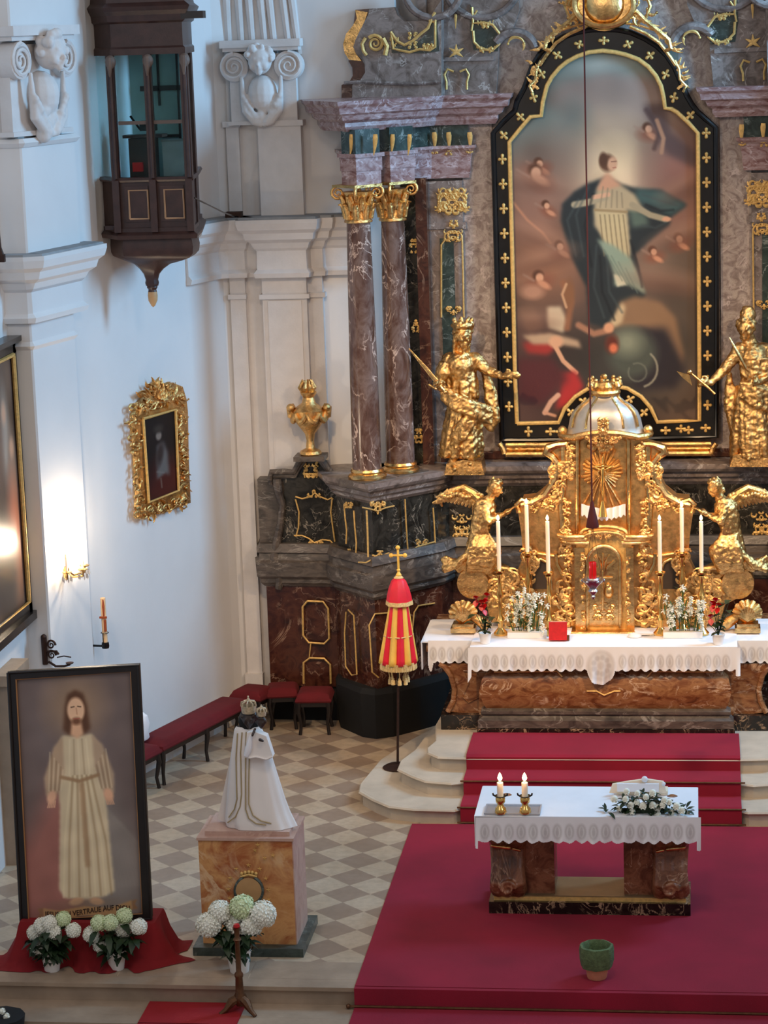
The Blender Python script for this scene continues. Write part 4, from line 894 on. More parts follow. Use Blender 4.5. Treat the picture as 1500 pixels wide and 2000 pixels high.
mb = MB(); mb.mould([(-2.23, 24.5), (-2.23, 23.86), (.27, 23.86), (.27, 24.5)], [(-.3, ZA+.26), (-.03, ZA+.26), (.0, ZA+.33), (.03, ZA+.45), (-.0, ZA+.58), (-.10, ZA+.68), (-.08, ZA+.80), (-.3, ZA+.80)], smooth=True); mb.build('antependium', M['m_altar'], T_)
mb = MB()
for s_ in (1, -1):
    g = lambda x, y, s_=s_: at(1181+s_*(x-1181), y, 23.86)
    for pts in ([(985, 1352), (1106, 1352)], [(965, 1312), (1088, 1311), (1098, 1322)], [(972, 1346), (985, 1352)]): gline(mb, pts, g, .009)
gline(mb, [(1146, 1350), (1165, 1350), (1180, 1358), (1200, 1350), (1212, 1350)], fy(23.83), .01)
mb.build('gilded_line', M['goldmatte'], T_)
CO = [(858, 1296), (868, 1302), (880, 1318), (888, 1345), (886, 1368), (875, 1390), (945, 1396), (952, 1380), (950, 1330), (945, 1296)]
mb = MB(); mb.prism([at(x, y, 24.06) for x, y in CO], (0, .35, 0)); k1 = mb.build('console', M['m_altar'], T_)
mb = MB(); mb.tube([at(x, y, 24.05) for x, y in ((905, 1310), (915, 1335), (903, 1360), (915, 1372), (935, 1362), (945, 1340), (930, 1312), (905, 1310))], .008, 6); mb.tube([at(x, y, 24.05) for x, y in CO[:6]], .03, 8); mb.build('console_moulding', M['m_altar'], k1)
for k in (k1,):
    mb = MB(); mb.prism([Vector((2*XC-p.x, p.y, p.z)) for p in [at(x, y, 24.06) for x, y in CO]], (0, .35, 0)); k2 = mb.build('console', M['m_altar'], T_)
    mb = MB(); mb.tube([Vector((2*XC-p.x, p.y, p.z)) for p in [at(x, y, 24.05) for x, y in CO[:6]]], .03, 8); mb.build('console_moulding', M['m_altar'], k2)
mb = MB(); mb.bb((-2.45, 24.3, ZA+.1), (.49, 25.3, 1.28)); mb.bb((-2.28, 24.0, ZA+.1), (.32, 24.4, 1.28)); mb.bb((-2.82, 24.08, 1.26), (.86, 25.3, 1.36)); mb.bb((-2.28, 23.84, 1.24), (.32, 24.2, 1.36)); mb.build('altar_block', M['m_altar'], T_)
# table cloths with lace borders
def lace(P, xs, yc, rx, ry, ink=(.80, .79, .79)):
    for x in xs:
        P.blob(x, yc, rx, ry, ink, .22); P.blob(x, yc, rx*.66, ry*.74, (.90, .90, .90), .2); P.blob(x, yc+ry*.1, rx*.36, ry*.5, (.80, .79, .79), .3); P.blob(x, yc-ry*.4, rx*.25, ry*.2, (.82, .81, .81), .3)
def scal(y0, pitch, amp, x0): return lambda x: y0+amp*np.abs(np.sin((x-x0)*PI/pitch))
def cloth_front(name, x0, x1, yt, yb, Y, xs, par, extra=None, rx=7.5, ry=13, gain=.97, drop=None, slope=0.0, pitch=None):
    P = Paint(x0, yt-1, x1, yb+ (40 if drop else 10), 1.0, (.94, .94, .95))
    lace(P, xs, (yt+yb)/2+5, rx, ry)
    if extra: extra(P)
    sc_ = scal(yb-1, pitch or (xs[1]-xs[0]), 5, xs[0]-(xs[1]-xs[0])/2)
    def mask(x, y):
        lim = sc_(x)+slope*(x-x0)
        if drop: lim = np.maximum(lim, drop(x))
        return y <= lim
    r_ = random.Random(3)
    def fn(x, y):
        p = at(x, y, Y); k = max(0, (y-yt))/max(1, yb-yt); w_ = .010*math.sin(x*.11)+.008*math.sin(x*.31+1)
        return (p.x, p.y-.004-w_*k*k-.004*k, p.z)
    return P.mesh(name, fn, M['lace'], par, mask=mask, gain=gain)
T1 = thing('altar_cloth', (XC, 24.5, 1.37), 'long white lace-edged undercloth showing at both ends of the high altar', 'altar cloth')
mb = MB(); mb.bb((-2.86, 24.05, 1.362), (.90, 25.0, 1.374)); mb.build('cloth_top', M['white'], T1)
cloth_front('lace_border', 836, 936, 1252, 1292, 24.04, [846+17*i for i in range(5)], T1, drop=lambda x: np.where(x < 849, 1252+62*np.sqrt(np.clip(1-((x-841)/8)**2, 0, 1)), 0))
cloth_front('lace_border', 1424, 1528, 1252, 1292, 24.04, [1434+17*i for i in range(6)], T1)
mb = MB(); mb.bb((-2.872, 24.04, 1.08), (-2.86, 25.0, 1.37)); mb.cut(); mb.bb((.90, 24.04, 1.08), (.912, 25.0, 1.37)); mb.build('cloth_end', M['white'], T1)
T2 = thing('altar_cloth', (XC, 24.0, 1.39), 'shorter white cloth on the high altar with a round lace medallion in front', 'altar cloth')
mb = MB(); mb.bb((-2.34, 23.785, 1.375), (.36, 24.7, 1.385)); mb.build('cloth_top', M['white'], T2)
def med(P):
    P.blob(1174, 1300, 31, 32, (.93, .93, .94), .1); P.blob(1174, 1300, 27, 29, (.82, .81, .81), .12); P.blob(1174, 1300, 22, 24, (.90, .90, .90), .2)
    for i in range(9): a = i/9*2*PI; P.blob(1174+15*math.cos(a), 1300+16*math.sin(a), 5, 5.5, (.80, .79, .79), .4)
    P.blob(1174, 1300, 7, 8, (.82, .81, .81), .4)
cloth_front('lace_border', 914, 1446, 1266, 1308, 23.78, [930+18.4*i for i in range(12)]+[1216+18.4*i for i in range(12)], T2, med, drop=lambda x: np.maximum(np.where(np.abs(x-1174) < 31, 1270+68*np.sqrt(np.clip(1-((x-1174)/31)**2, 0, 1))**.6, 0), np.maximum(np.where(x < 922, 1334-1.6*np.abs(x-914), 0), np.where(x > 1436, 1319, 0))), pitch=18.4)

# ================================================================== GILDED TABERNACLE SHRINE
YT = 24.62
G = lambda x, y, d=0: at(x, y, YT)+Vector((0, -d, 0))
TB = thing('tabernacle_shrine', at(1185, 1236, YT), 'richly gilded shrine with silvery dome, sunburst niche and arched tabernacle door', 'tabernacle')
def sym(pts, c=1183): return pts+[(2*c-x, y) for x, y in pts[::-1]]
mb = MB(); BODY = [(1010, 1238), (1010, 1200), (1000, 1160), (1008, 1120), (1022, 1090), (1018, 1040), (1012, 1000), (1020, 975), (1045, 972), (1066, 955), (1082, 925), (1084, 900), (1070, 888), (1075, 872), (1100, 866), (1112, 852)]
mb.prism([G(x, y) for x, y in sym(BODY)], (0, .26, 0)); mb.build('shrine_body', M['goldbody'] if 'goldbody' in M else M['goldmatte'], TB)
M['archshade'] = plain('arch_shade_brown', (.22, .17, .13), .6)  # flat dark colour stands for the shade inside the side arches
for s_ in (1, -1):
    g = lambda x, y, d=0, s_=s_: G(1183+s_*(x-1183), y, d)
    mb = MB(); mb.prism([g(x, y, .012) for x, y in ((1040, 1150), (1040, 1112), (1046, 1100), (1056, 1096), (1066, 1100), (1071, 1112), (1071, 1150))], (0, .02, 0)); mb.build('arch_shade_panel', M['archshade'], TB)
    mb = MB(); mb.tube([g(x, y, .03) for x, y in ((1034, 1150), (1034, 1110), (1044, 1096), (1056, 1090), (1068, 1096), (1077, 1112), (1077, 1150))], .018, 8)
    mb.tube([g(x, y, .03) for x, y in ((1018, 985), (1040, 980), (1066, 966), (1086, 935), (1090, 905), (1078, 890), (1068, 884), (1072, 874), (1088, 868), (1108, 866))], [.03, .035, .04, .045, .04, .04, .05, .05, .035, .03], 8)
    mb.tube([g(x, y, .02) for x, y in ((1100, 870), (1102, 930), (1096, 980), (1100, 1040))], .035, 8)
    mb.tube([g(x, y, .03) for x, y in ((1014, 1000), (1010, 985), (1020, 975), (1034, 980))], .03, 8)
    mb.tube([g(x, y, .02) for x, y in ((1020, 1086), (1050, 1080), (1090, 1086), (1120, 1080))], .016, 8)
    mb.tube([g(x, y, .03) for x, y in ((1084, 1170), (1096, 1190), (1112, 1180), (1116, 1150), (1104, 1130), (1088, 1100), (1086, 1080))], .022, 8)
    mb.build('volute_moulding', M['goldsmooth'], TB, recalc=False)
    mb = MB()
    rocaille(mb, 1108, 900, 14, 34, lambda x, y: g(x, y, .05), 40, 41, .016, False); rocaille(mb, 1080, 940, 20, 40, lambda x, y: g(x, y, .05), 46, 42, .018, False)
    rocaille(mb, 1040, 985, 40, 14, lambda x, y: g(x, y, .04), 34, 43, .018, False); rocaille(mb, 1096, 1100, 20, 70, lambda x, y: g(x, y, .05), 52, 44, .016, False)
    rocaille(mb, 1020, 1090, 26, 20, lambda x, y: g(x, y, .05), 26, 45, .018, False); rocaille(mb, 1084, 1190, 34, 34, lambda x, y: g(x, y, .05), 36, 46, .017, False); rocaille(mb, 1014, 1170, 24, 50, lambda x, y: g(x, y, .04), 44, 47, .018, False)
    rocaille(mb, 1100, 1005, 12, 30, lambda x, y: g(x, y, .04), 24, 48, .016, False)
    mb.build('scroll_ornament', M['gold'], TB, recalc=False)
    mb = MB(); mb.bb(*[tuple(v) for v in (g(1126, 1232, .05), g(1143, 1064, .14))]); mb.build('tabernacle_pilaster', M['goldsmooth'], TB)
    mb = MB(); 
    for k, (y, d, e) in enumerate(((1040, .20, 40), (1046, .17, 36), (1054, .14, 32))): mb.tube([g(1183-e-52, y, d-.06), g(1183-e-40, y, d), g(1183-e, y, d)], .022, 8)
    mb.build('tabernacle_cornice', M['goldsmooth'], TB, recalc=False)
# niche with sunburst
mb = MB(); 
def nic(u, v):
    a = PI*u; return tuple(G(1178-47*math.cos(a), 862+v*190, -.10*math.sin(a)+.03))
mb.grid(nic, 24, 6)
mb.add([G(1178-47*math.cos(PI*i/24), 862, -.10*math.sin(PI*i/24)+.03) for i in range(25)]+[G(1178, 838, .02)], [(i, i+1, 25) for i in range(24)], True)
mb.build('niche', M['goldsmooth'], TB, recalc=False)
mb = MB(); sc0 = (1176, 922)
for i in range(30):
    a = i/30*2*PI; L = 40 if abs(math.cos(a)) > .6 else (78 if math.sin(a) > 0 else 50); L *= rnd.uniform(.8, 1.05)
    mb.tube([G(sc0[0]+math.cos(a)*8, sc0[1]+math.sin(a)*8, .06), G(sc0[0]+math.cos(a)*L, sc0[1]+math.sin(a)*L, .03)], [.008, .016], 4, smooth=False)
for i in range(26): a = rnd.uniform(0, 6.28); r_ = rnd.uniform(0, 24); mb.ball(G(1176+r_*math.cos(a), 868+r_*.6*math.sin(a), .03), rnd.uniform(.02, .045), 8, 6)
mb.tube([G(sc0[0]+7*math.cos(a), sc0[1]+7*math.sin(a), .08) for a in np.linspace(0, 6.28, 16)], .012, 6); mb.build('sunburst', M['gold'], TB, recalc=False)
mb = MB(); mb.cap(G(1178, 890, .09), G(1178, 975, .09), .013); mb.cap(G(1158, 908, .09), G(1198, 908, .09), .013); mb.cap(G(1178, 912, .11), G(1178, 945, .11), .022, .014); mb.ball(G(1178, 906, .12), .02)
for s_ in (-1, 1): mb.cap(G(1178+s_*4, 914, .11), G(1178+s_*18, 907, .11), .009)
mb.tube([G(1178, 975, .09), G(1178, 1005, .09)], [.02, .05], 10); mb.build('crucifix', M['brassbright'], TB)
mb = MB()
for s_ in (-1, 1): mb.tube([G(1178+s_*50, 1060, .05), G(1178+s_*50, 862, .05)], .022, 8)
mb.tube([G(1178+50*math.cos(a), 862-26*math.sin(a), .05) for a in np.linspace(0, PI, 14)], .022, 8); mb.build('niche_frame', M['goldsmooth'], TB, recalc=False)
P = Paint(1136, 985, 1222, 1018, 1.2, (.95, .94, .95)); P.mesh('lace_veil', lambda x, y: G(x, y+6*math.cos((x-1179)/20), .055+.01*math.sin(x*.5)), M['lace'], TB, mask=lambda x, y: y < 1006+4*np.abs(np.sin(x*.33)), gain=.95)
# dome
DC = G(1182, 850, -.08)
prof = [(.02, .43), (.13, .43), (.15, .415), (.15, .395), (.16, .38), (.20, .345), (.27, .30), (.325, .24), (.355, .17), (.37, .09), (.385, .03), (.41, 0)][::-1]
mb = MB(); mb.lathe(prof, DC, 40, sy=.62, wob=lambda a, z: 1+.025*math.cos(6*a)); mb.build('dome', M['grey'], TB)
mb = MB()
for a in (-PI*.15, -PI*.33, -PI*.67, -PI*.85): mb.tube([DC+Vector((math.cos(a)*r*1.03, math.sin(a)*r*.64, z)) for r, z in prof[2:-2]], .014, 6)
mb.build('dome_rib', M['goldsmooth'], TB, recalc=False)
mb = MB(); mb.tube([DC+Vector((math.cos(a)*.46, math.sin(a)*.30, .0+.06*max(0, math.cos(2*(a+PI/2))))) for a in np.linspace(-PI-.2, .2, 30)], .035, 8)
for s_ in (-1, 1): mb.ball(DC+Vector((s_*.44, -.05, .05)), .05)
rocaille(mb, 1180, 826, 7, 16, lambda x, y: G(x, y, .25), 16, 49, .016); rocaille(mb, 1180, 850, 36, 6, lambda x, y: G(x, y, .22), 30, 50, .016)
mb.build('dome_cornice', M['gold'], TB, recalc=False)
mb = MB(); cc = DC+Vector((0, 0, .42)); mb.tube([cc+Vector((math.cos(a)*.13, math.sin(a)*.13, .02)) for a in np.linspace(0, 2*PI, 20)], .035, 8); mb.lathe([(.12, 0), (.13, .08), (.10, .12)], cc, 20)
for i in range(8):
    a = i/8*2*PI+.2; d = Vector((math.cos(a), math.sin(a), 0)); mb.tube([cc+d*.11+Vector((0, 0, .05)), cc+d*.16+Vector((0, 0, .10)), cc+d*.15+Vector((0, 0, .14))], [.035, .034, .02], 7); mb.ball(cc+d*.155+Vector((0, 0, .155)), .024, 8, 6)
mb.ball(cc+Vector((0, 0, .18)), .03); mb.build('crown', M['gold'], TB, recalc=False)
# tabernacle proper
mb = MB(); mb.prism([G(x, y, .10) for x, y in sym([(1126, 1236), (1126, 1052), (1140, 1040), (1160, 1034)], 1180)], (0, .12, 0)); mb.build('tabernacle_front', M['goldmatte'], TB)
mb = MB(); mb.tube([G(1180+44*math.cos(a), 1036-14*math.sin(a), .16) for a in np.linspace(0, PI, 14)], .022, 8); mb.tube([G(1180+40*math.cos(a), 1044-12*math.sin(a), .18) for a in np.linspace(0, PI, 14)], .016, 8)
rocaille(mb, 1180, 1036, 30, 7, lambda x, y: G(x, y, .17), 18, 51, .013)
rocaille(mb, 1136, 1150, 6, 74, lambda x, y: G(x, y, .16), 30, 52, .013, False); rocaille(mb, 1224, 1150, 6, 74, lambda x, y: G(x, y, .16), 30, 53, .013, False); mb.build('pediment', M['gold'], TB, recalc=False)
mb = MB(); mb.prism([G(x, y, .125) for x, y in [(1150, 1216)]+[(1180-30*math.cos(a), 1092-30*math.sin(a)) for a in np.linspace(0, PI, 14)]+[(1210, 1216)]], (0, .03, 0)); dr = mb.build('tabernacle_door', M['goldsmooth'], TB)
mb = MB(); mb.tube([G(x, y, .14) for x, y in [(1148, 1220)]+[(1180-32*math.cos(a), 1092-32*math.sin(a)) for a in np.linspace(0, PI, 14)]+[(1212, 1220)]], .02, 8)
for k in range(12): a = -PI/2+rnd.uniform(-1.4, 1.4); mb.tube([G(1178, 1130, .13), G(1178+22*math.cos(a)*.5, 1108+18*math.sin(a), .145), G(1178+26*math.cos(a), 1100+30*math.sin(a)*.8, .13)], [.008, .014, .01], 5)
mb.cap(G(1178, 1110, .14), G(1178, 1185, .14), .012); mb.cap(G(1160, 1122, .14), G(1196, 1122, .14), .01); rocaille(mb, 1180, 1190, 18, 12, lambda x, y: G(x, y, .14), 14, 54, .011); mb.ball(G(1190, 1150, .13), .05, 10, 6, sz=1.5); mb.ball(G(1188, 1138, .15), .025); mb.build('door_relief', M['goldsmooth'], dr, recalc=False)
mb = MB(); mb.bb(G(1118, 1237, .30), G(1240, 1224, .0)); mb.tube([G(1118, 1224, .28), G(1242, 1224, .28)], .02, 8); mb.build('shrine_foot', M['goldsmooth'], TB)
# side scrolls that carry the angels
for s_ in (1, -1):
    g = lambda x, y, d=0, s_=s_: G(1183+s_*(x-1183), y, d)
    mb = MB()
    mb.prism([g(x, y, .02) for x, y in ((905, 1140), (915, 1118), (940, 1110), (975, 1108), (1000, 1120), (1010, 1160), (1012, 1215), (960, 1215), (950, 1180), (920, 1165))], (0, .26, 0))
    mb.lathe([(.16, -.16), (.17, .0), (.165, .16)], g(925, 1135, -.05), 20, tilt=Matrix.Rotation(PI/2, 3, 'X'))
    mb.tube([g(x, y, .05) for x, y in ((905, 1150), (908, 1125), (930, 1112), (965, 1106), (992, 1108), (1003, 1125), (992, 1138), (980, 1130))], .028, 8)
    rocaille(mb, 960, 1150, 48, 34, lambda x, y: g(x, y, .06), 70, 60, .018, False); rocaille(mb, 985, 1195, 22, 24, lambda x, y: g(x, y, .06), 40, 61, .018, False)
    mb.build('side_scroll', M['gold'], TB, recalc=False)

# adoring angels
YA = 24.6
def angel(sg, label):
    c0 = 1183
    S = lambda x, y, d=0: at(c0+sg*(x-c0), y, YA)+Vector((0, -d, 0))
    f = lambda v: Vector((v[0]*sg, v[1], v[2]))
    T = thing('adoring_angel', S(925, 1108), label, 'angel statue', 'kneeling angels beside the tabernacle')
    mb = MB()
    mb.cap(S(935, 1075, .05), S(938, 1035, .06), .14, .105, 12); mb.cap(S(938, 1035, .06), S(948, 990, .08), .105, .125, 12); mb.cap(S(948, 990, .08), S(960, 968, .1), .09, .05, 10); mb.cap(S(960, 970, .1), S(966, 955, .12), .05, .045)
    head(mb, S(970, 948, .13), .075, f((.9, -.35, -.4)), 0, 'short'); mb.tube([S(952, 958, .1), S(960, 935, .08), S(968, 926, .08)], [.02, .016, .008], 6)
    for d in (.16, -.02): mb.cap(S(950, 985, d), S(958, 1010, d+.06), .05, .042); mb.cap(S(958, 1010, d+.06), S(984, 1000, .14), .042, .026); 
    hand(mb, S(984, 1000, .16), f((.8, 0, .5)), (0, -1, .2), .9, .15); hand(mb, S(984, 1000, .12), f((.8, 0, .5)), (0, -1, .2), .9, .15)
    mb.cap(S(935, 1078, .08), S(968, 1070, .14), .11, .08); mb.cap(S(968, 1070, .14), S(955, 1108, .1), .08, .06); mb.cap(S(932, 1085, .05), S(900, 1105, .03), .11, .07); mb.cap(S(900, 1105, .03), S(868, 1092, .03), .07, .04)
    r_ = random.Random(9)
    for k in range(11): x = 925+4.5*k; mb.tube([S(938+k*1.2, 1030, .12), S(x, 1060, .2), S(x-4, 1090, .2), S(x-10+r_.uniform(-6, 6), 1112, .12)], [.022, .034, .036, .02], 7)
    for k in range(8): mb.tube([S(930-k*1.5, 1050+3*k, .12), S(915-3*k, 1078+3*k, .14), S(892-3*k, 1095+2*k, .1), S(868+r_.uniform(-4, 6), 1085+4*k, .05)], [.025, .035, .035, .022], 7)
    for k in range(5): mb.tube([S(940+3*k, 985+3*k, .15), S(944+2*k, 1010, .18), S(938+4*k, 1035, .16)], [.018, .024, .018], 6)
    o = mb.build('body', M['gold'], T); remesh(o, .010, 1, .026, .035)
    mb = MB()
    mb.tube([S(945, 985, .0), S(925, 965, -.02), S(905, 955, -.05), S(880, 962, -.06), S(852, 975, -.08)], [.04, .05, .045, .04, .02], 8)
    for k in range(13): t = k/12; bx = 940-72*t; by = 972-14*math.sin(PI*t*.9); L = 34-14*abs(t-.5); mb.tube([S(bx, by, -.03), S(bx-6-8*t, by+L*.5, -.02), S(bx-10-14*t, by+L*(1-.4*t), -.03)], [.02, .03, .012], 6, flat=.5)
    for k in range(7): mb.tube([S(905-5*k, 958, -.06), S(875-3*k, 966+2*k, -.06), S(850+2*k, 974+3*k, -.08)], [.02, .028, .012], 6)
    for k in range(14): mb.ball(S(940-6*k, 968-3*math.sin(k), .0), .03, 7, 5)
    mb.build('wing', M['gold'], T, recalc=False)
angel(1, 'gilded kneeling angel with spread wing, on the left scroll of the tabernacle shrine')
angel(-1, 'gilded kneeling angel with raised wing, on the right scroll of the tabernacle shrine')
# gilded reliquary shells at both ends of the altar
for s_, lab in ((1, 'gilded shell-shaped reliquary at the left end of the high altar'), (-1, 'gilded shell-shaped reliquary at the right end of the high altar')):
    g = lambda x, y, s_=s_: at(1183+s_*(x-1183), y, 24.42)
    c = g(906, 1232); T = thing('reliquary', c, lab, 'reliquary', 'gilded reliquaries')
    mb = MB(); mb.box(c+Vector((0, 0, .025)), (.26, .2, .05)); mb.box(c+Vector((0, 0, .07)), (.22, .17, .04)); mb.build('reliquary_base', M['goldsmooth'], T)
    mb = MB(); b_ = c+Vector((0, 0, .20)); mb.ball(b_, .12, 18, 12, sy=.6)
    for i in range(9): a = -.3+i*(PI+.6)/8; mb.tube([b_+Vector((0, -.07, -.08)), b_+Vector((math.cos(a)*.07, -.08, math.sin(a)*.07)), b_+Vector((math.cos(a)*.135, -.02, math.sin(a)*.12))], [.014, .024, .03], 7)
    mb.cap(b_+Vector((s_*.12, 0, -.06)), b_+Vector((s_*.22, 0, -.13)), .05, .06); mb.build('reliquary_shell', M['gold'], T, recalc=False)
M['m_brown'] = marble('carved_brown_marble', [(.30, .17, .11), (.45, .27, .18), (.58, .38, .27), (.36, .20, .14)], (.78, .62, .50), 6, .008, .25)
# ================================================================== FLOWERS, CANDLES (builders)
def leaf_mesh(mb, base, d, L, w, bend=.5, up=Vector((0, 0, 1))):
    d = Vector(d).normalized(); s = d.cross(up); s = s.normalized() if s.length > .01 else Vector((1, 0, 0)); n = s.cross(d); P = []
    prof = (.12, .8, 1.0, .7, .05)
    for i, k in enumerate(prof):
        t = i/4; c = Vector(base)+d*L*t-Vector((0, 0, 1))*bend*L*t*t+n*0
        for q_ in (-1, 0, 1): P.append(c+s*w*k*q_*.5+n*(.12*w*k*abs(q_)))
    return mb.add(P, [(3*i+j, 3*i+j+1, 3*i+j+4, 3*i+j+3) for i in range(4) for j in range(2)], True)
def floret_ball(mb, c, r, n, pr, seed):
    rr = random.Random(seed); c = Vector(c); mb.ball(c, r*.9, 14, 9)
    for i in range(n):
        ph = math.acos(1-1.85*(i+.5)/n); th = i*2.39996
        d = Vector((math.sin(ph)*math.cos(th), math.sin(ph)*math.sin(th), math.cos(ph))); a = d.orthogonal().normalized(); b = d.cross(a); t0 = rr.random()*6
        o = c+d*r*rr.uniform(.88, 1.04)
        for k in range(4):
            u = a*math.cos(t0+k*PI/2)+b*math.sin(t0+k*PI/2); v = d.cross(u)
            mb.add([o-d*pr*.2, o+u*pr*.7+v*pr*.5+d*pr*.1, o+u*pr*1.15+d*pr*.25, o+u*pr*.7-v*pr*.5+d*pr*.1], [(0, 1, 2, 3)])
def pot(T, c, r, h, mat=None, name='pot'):
    c = Vector(c); mb = MB(); mb.lathe([(r*.72, 0), (r*.74, .004), (r*.96, h*.86), (r*1.03, h*.87), (r*1.05, h), (r*.95, h), (r*.9, h*.85)], c, 28); return mb.build(name, mat or M['potwhite'], T)
def hydrangea(px, pot_px, heads, label, r=.066, potr=.085, poth=.17):
    c = atz(*pot_px, 0.0); T = thing('potted_hydrangea', c, label, 'potted plant', 'white hydrangeas on the floor'); pot(T, c, potr, poth)
    mb = MB(); rr = random.Random(int(px)); Yc = c.y
    H = [at(x, y, Yc-rr.uniform(-.03, .09)) for x, y, g in heads]
    mc = sum(H, Vector())/len(H)
    for k in range(120):
        h = rr.choice(H); t = rr.uniform(.0, .85); p = (c+Vector((0, 0, poth*.9))).lerp(h, t)+Vector((rr.gauss(0, .03), rr.gauss(0, .03), -.02))
        a = rr.uniform(0, 6.28); leaf_mesh(mb, p, (math.cos(a), math.sin(a)-.3, rr.uniform(-.2, .5)), rr.uniform(.09, .15), rr.uniform(.05, .08), rr.uniform(.2, .8))
    for h in H: mb.tube([c+Vector((0, 0, poth*.85)), (c+Vector((0, 0, poth))).lerp(h, .5)+Vector((0, 0, -.01)), h], .006, 6)
    mb.build('foliage', M['leaf'], T, recalc=False)
    for i, (h, (x, y, g)) in enumerate(zip(H, heads)):
        mb = MB(); floret_ball(mb, h, r*rr.uniform(.9, 1.08), 120, r*.21, i); o = mb.build('flower_head', M['petalgreen' if g else 'petal'], T, recalc=False)
        if g: o['label'] = 'greenish white flower head'
hydrangea(1, (102, 1895), [(68, 1822, 0), (96, 1803, 0), (104, 1820, 0), (124, 1795, 1), (143, 1817, 0), (76, 1849, 0), (82, 1808, 0)], 'white hydrangea in a white pot before the framed picture, the left one of the two')
hydrangea(2, (228, 1892), [(193, 1803, 1), (215, 1802, 1), (243, 1789, 1), (240, 1815, 0), (271, 1810, 0), (178, 1825, 0), (196, 1846, 0)], 'white hydrangea in a white pot before the framed picture, the right one of the two')
hydrangea(3, (468, 1897), [(430, 1782, 0), (408, 1806, 0), (473, 1772, 1), (513, 1786, 0), (490, 1806, 0), (466, 1803, 0)], 'largest white hydrangea in a white pot, in front of the orange marble pedestal', .104, .105, .2)

def candle(c, r, h, label, group=None, body=True):
    c = Vector(c); T = thing('candle', c, label, 'candle', group)
    mb = MB(); mb.lathe([(r, 0), (r, h-.004), (r*.8, h), (r*.3, h-.004)], c, 16); mb.build('wax_body', M['wax'], T)
    mb = MB(); mb.tube([c+Vector((0, 0, h-.004)), c+Vector((0, 0, h+.014))], .0025, 5); mb.build('wick', M['iron'], T)
    f = r*1.05; fl = max(.05, r*3.0)
    mb = MB(); mb.lathe([(.001, 0), (f*.55, fl*.18), (f*.75, fl*.38), (f*.5, fl*.7), (.001, fl)], c+Vector((0, 0, h+.006)), 12); mb.build('flame', M['flame'], T)
    l = bpy.data.lights.new('candle_glow', 'POINT'); l.energy = .9; l.color = (1, .62, .3); l.shadow_soft_size = .02
    o = bpy.data.objects.new('candle_glow', l); C.objects.link(o); o.location = c+Vector((0, -.04, h+.05)); return T
# six altar candlesticks
for i, (x, yb, yt, Y, nm) in enumerate(((975, 1112, 1018, 24.28, 'outermost at the left, before the angel'), (1030, 1077, 986, 24.42, 'tall one in the middle of the left three'), (1071, 1116, 1018, 24.28, 'nearest left of the tabernacle'), (1289, 1115, 1018, 24.28, 'nearest right of the tabernacle'), (1332, 1077, 992, 24.42, 'tall one in the middle of the right three'), (1370, 1115, 1018, 24.28, 'outermost at the right, before the angel'))):
    b_ = at(x, yb, Y); t_ = at(x, yt, Y); zb = 1.388; h = b_.z-zb
    T = thing('candlestick', (b_.x, Y, zb), 'gilded altar candlestick, '+nm, 'candlestick', 'six high altar candlesticks')
    c = Vector((b_.x, Y, zb)); mb = MB(); mb.lathe([(.07, 0), (.075, .02), (.05, .05), (.025, .08), (.03, .12), (.045, .16), (.022, .21), (.02, h*.55), (.04, h*.62), (.022, h*.7), (.018, h*.86), (.035, h*.93)], c, 20); mb.build('stem', M['brassbright'], T)
    mb = MB(); mb.lathe([(.02, h*.93), (.052, h*.96), (.055, h*.985), (.03, h*.98), (.024, h)], c, 20); mb.build('drip_pan', M['brassbright'], T)
    candle((b_.x, Y, b_.z), .021, t_.z-b_.z, 'lit white altar candle, '+nm, 'six high altar candles')

# lily arrangements on the high altar
def arrangement(c, wx, hz, label, seed, name='flower_arrangement', n=30, trough=True):
    c = Vector(c); rr = random.Random(seed); T = thing(name, c, label, 'flower arrangement', 'white flowers on the high altar')
    mb = MB(); mb.bb(c+Vector((-wx, -.07, 0)), c+Vector((wx, .07, .06))); mb.build('trough', M['potwhite'], T)
    mb = MB(); tips = []
    for k in range(26):
        x = rr.uniform(-wx*.95, wx*.95); t = Vector((x*1.12, rr.uniform(-.07, .05), .06+hz*rr.uniform(.35, 1.0)*(1-.3*abs(x/wx)))); p = c+Vector((x*.8, 0, .05)); q_ = c+t
        mb.tube([p, p.lerp(q_, .5)+Vector((0, 0, .01)), q_], .004, 5); tips.append(q_)
    for k in range(90):
        t = rr.choice(tips); p = (c+Vector((0, 0, .05))).lerp(t, rr.uniform(.1, .9)); p.x = c.x+(p.x-c.x)*1.0+rr.uniform(-.03, .03); p.y -= rr.uniform(0, .05)
        a = rr.uniform(0, 6.28); leaf_mesh(mb, p, (math.cos(a)*.6, math.sin(a)*.4-.2, rr.uniform(.1, 1)), rr.uniform(.06, .13), rr.uniform(.012, .03), rr.uniform(0, .4))
    mb.build('greenery', M['leafmid'], T, recalc=False)
    for k, t in enumerate(tips[:26]):
        mb = MB(); 
        for j in range(5 if k % 3 else 9):
            o = t+Vector((rr.uniform(-.02, .02), -.02+rr.uniform(-.02, .01), -.022*j)) if k % 3 == 0 else t+Vector((rr.uniform(-.012, .012), -.02, rr.uniform(-.012, .012)))
            for a in range(5):
                th = a*1.257+j; d = Vector((math.cos(th), -.35, math.sin(th))); leaf_mesh(mb, o, d, .038 if k % 3 else .024, .028, .1)
            if k % 3: break
        mb.ball(t+Vector((0, -.03, 0)), .008, 6, 4)
        mb.build('blossom', M['petal'], T, recalc=False)
arrangement((at(1030, 1240, 24.2).x, 24.2, 1.388), .20, .50, 'loose arrangement of white lilies and greens left of the tabernacle', 3)
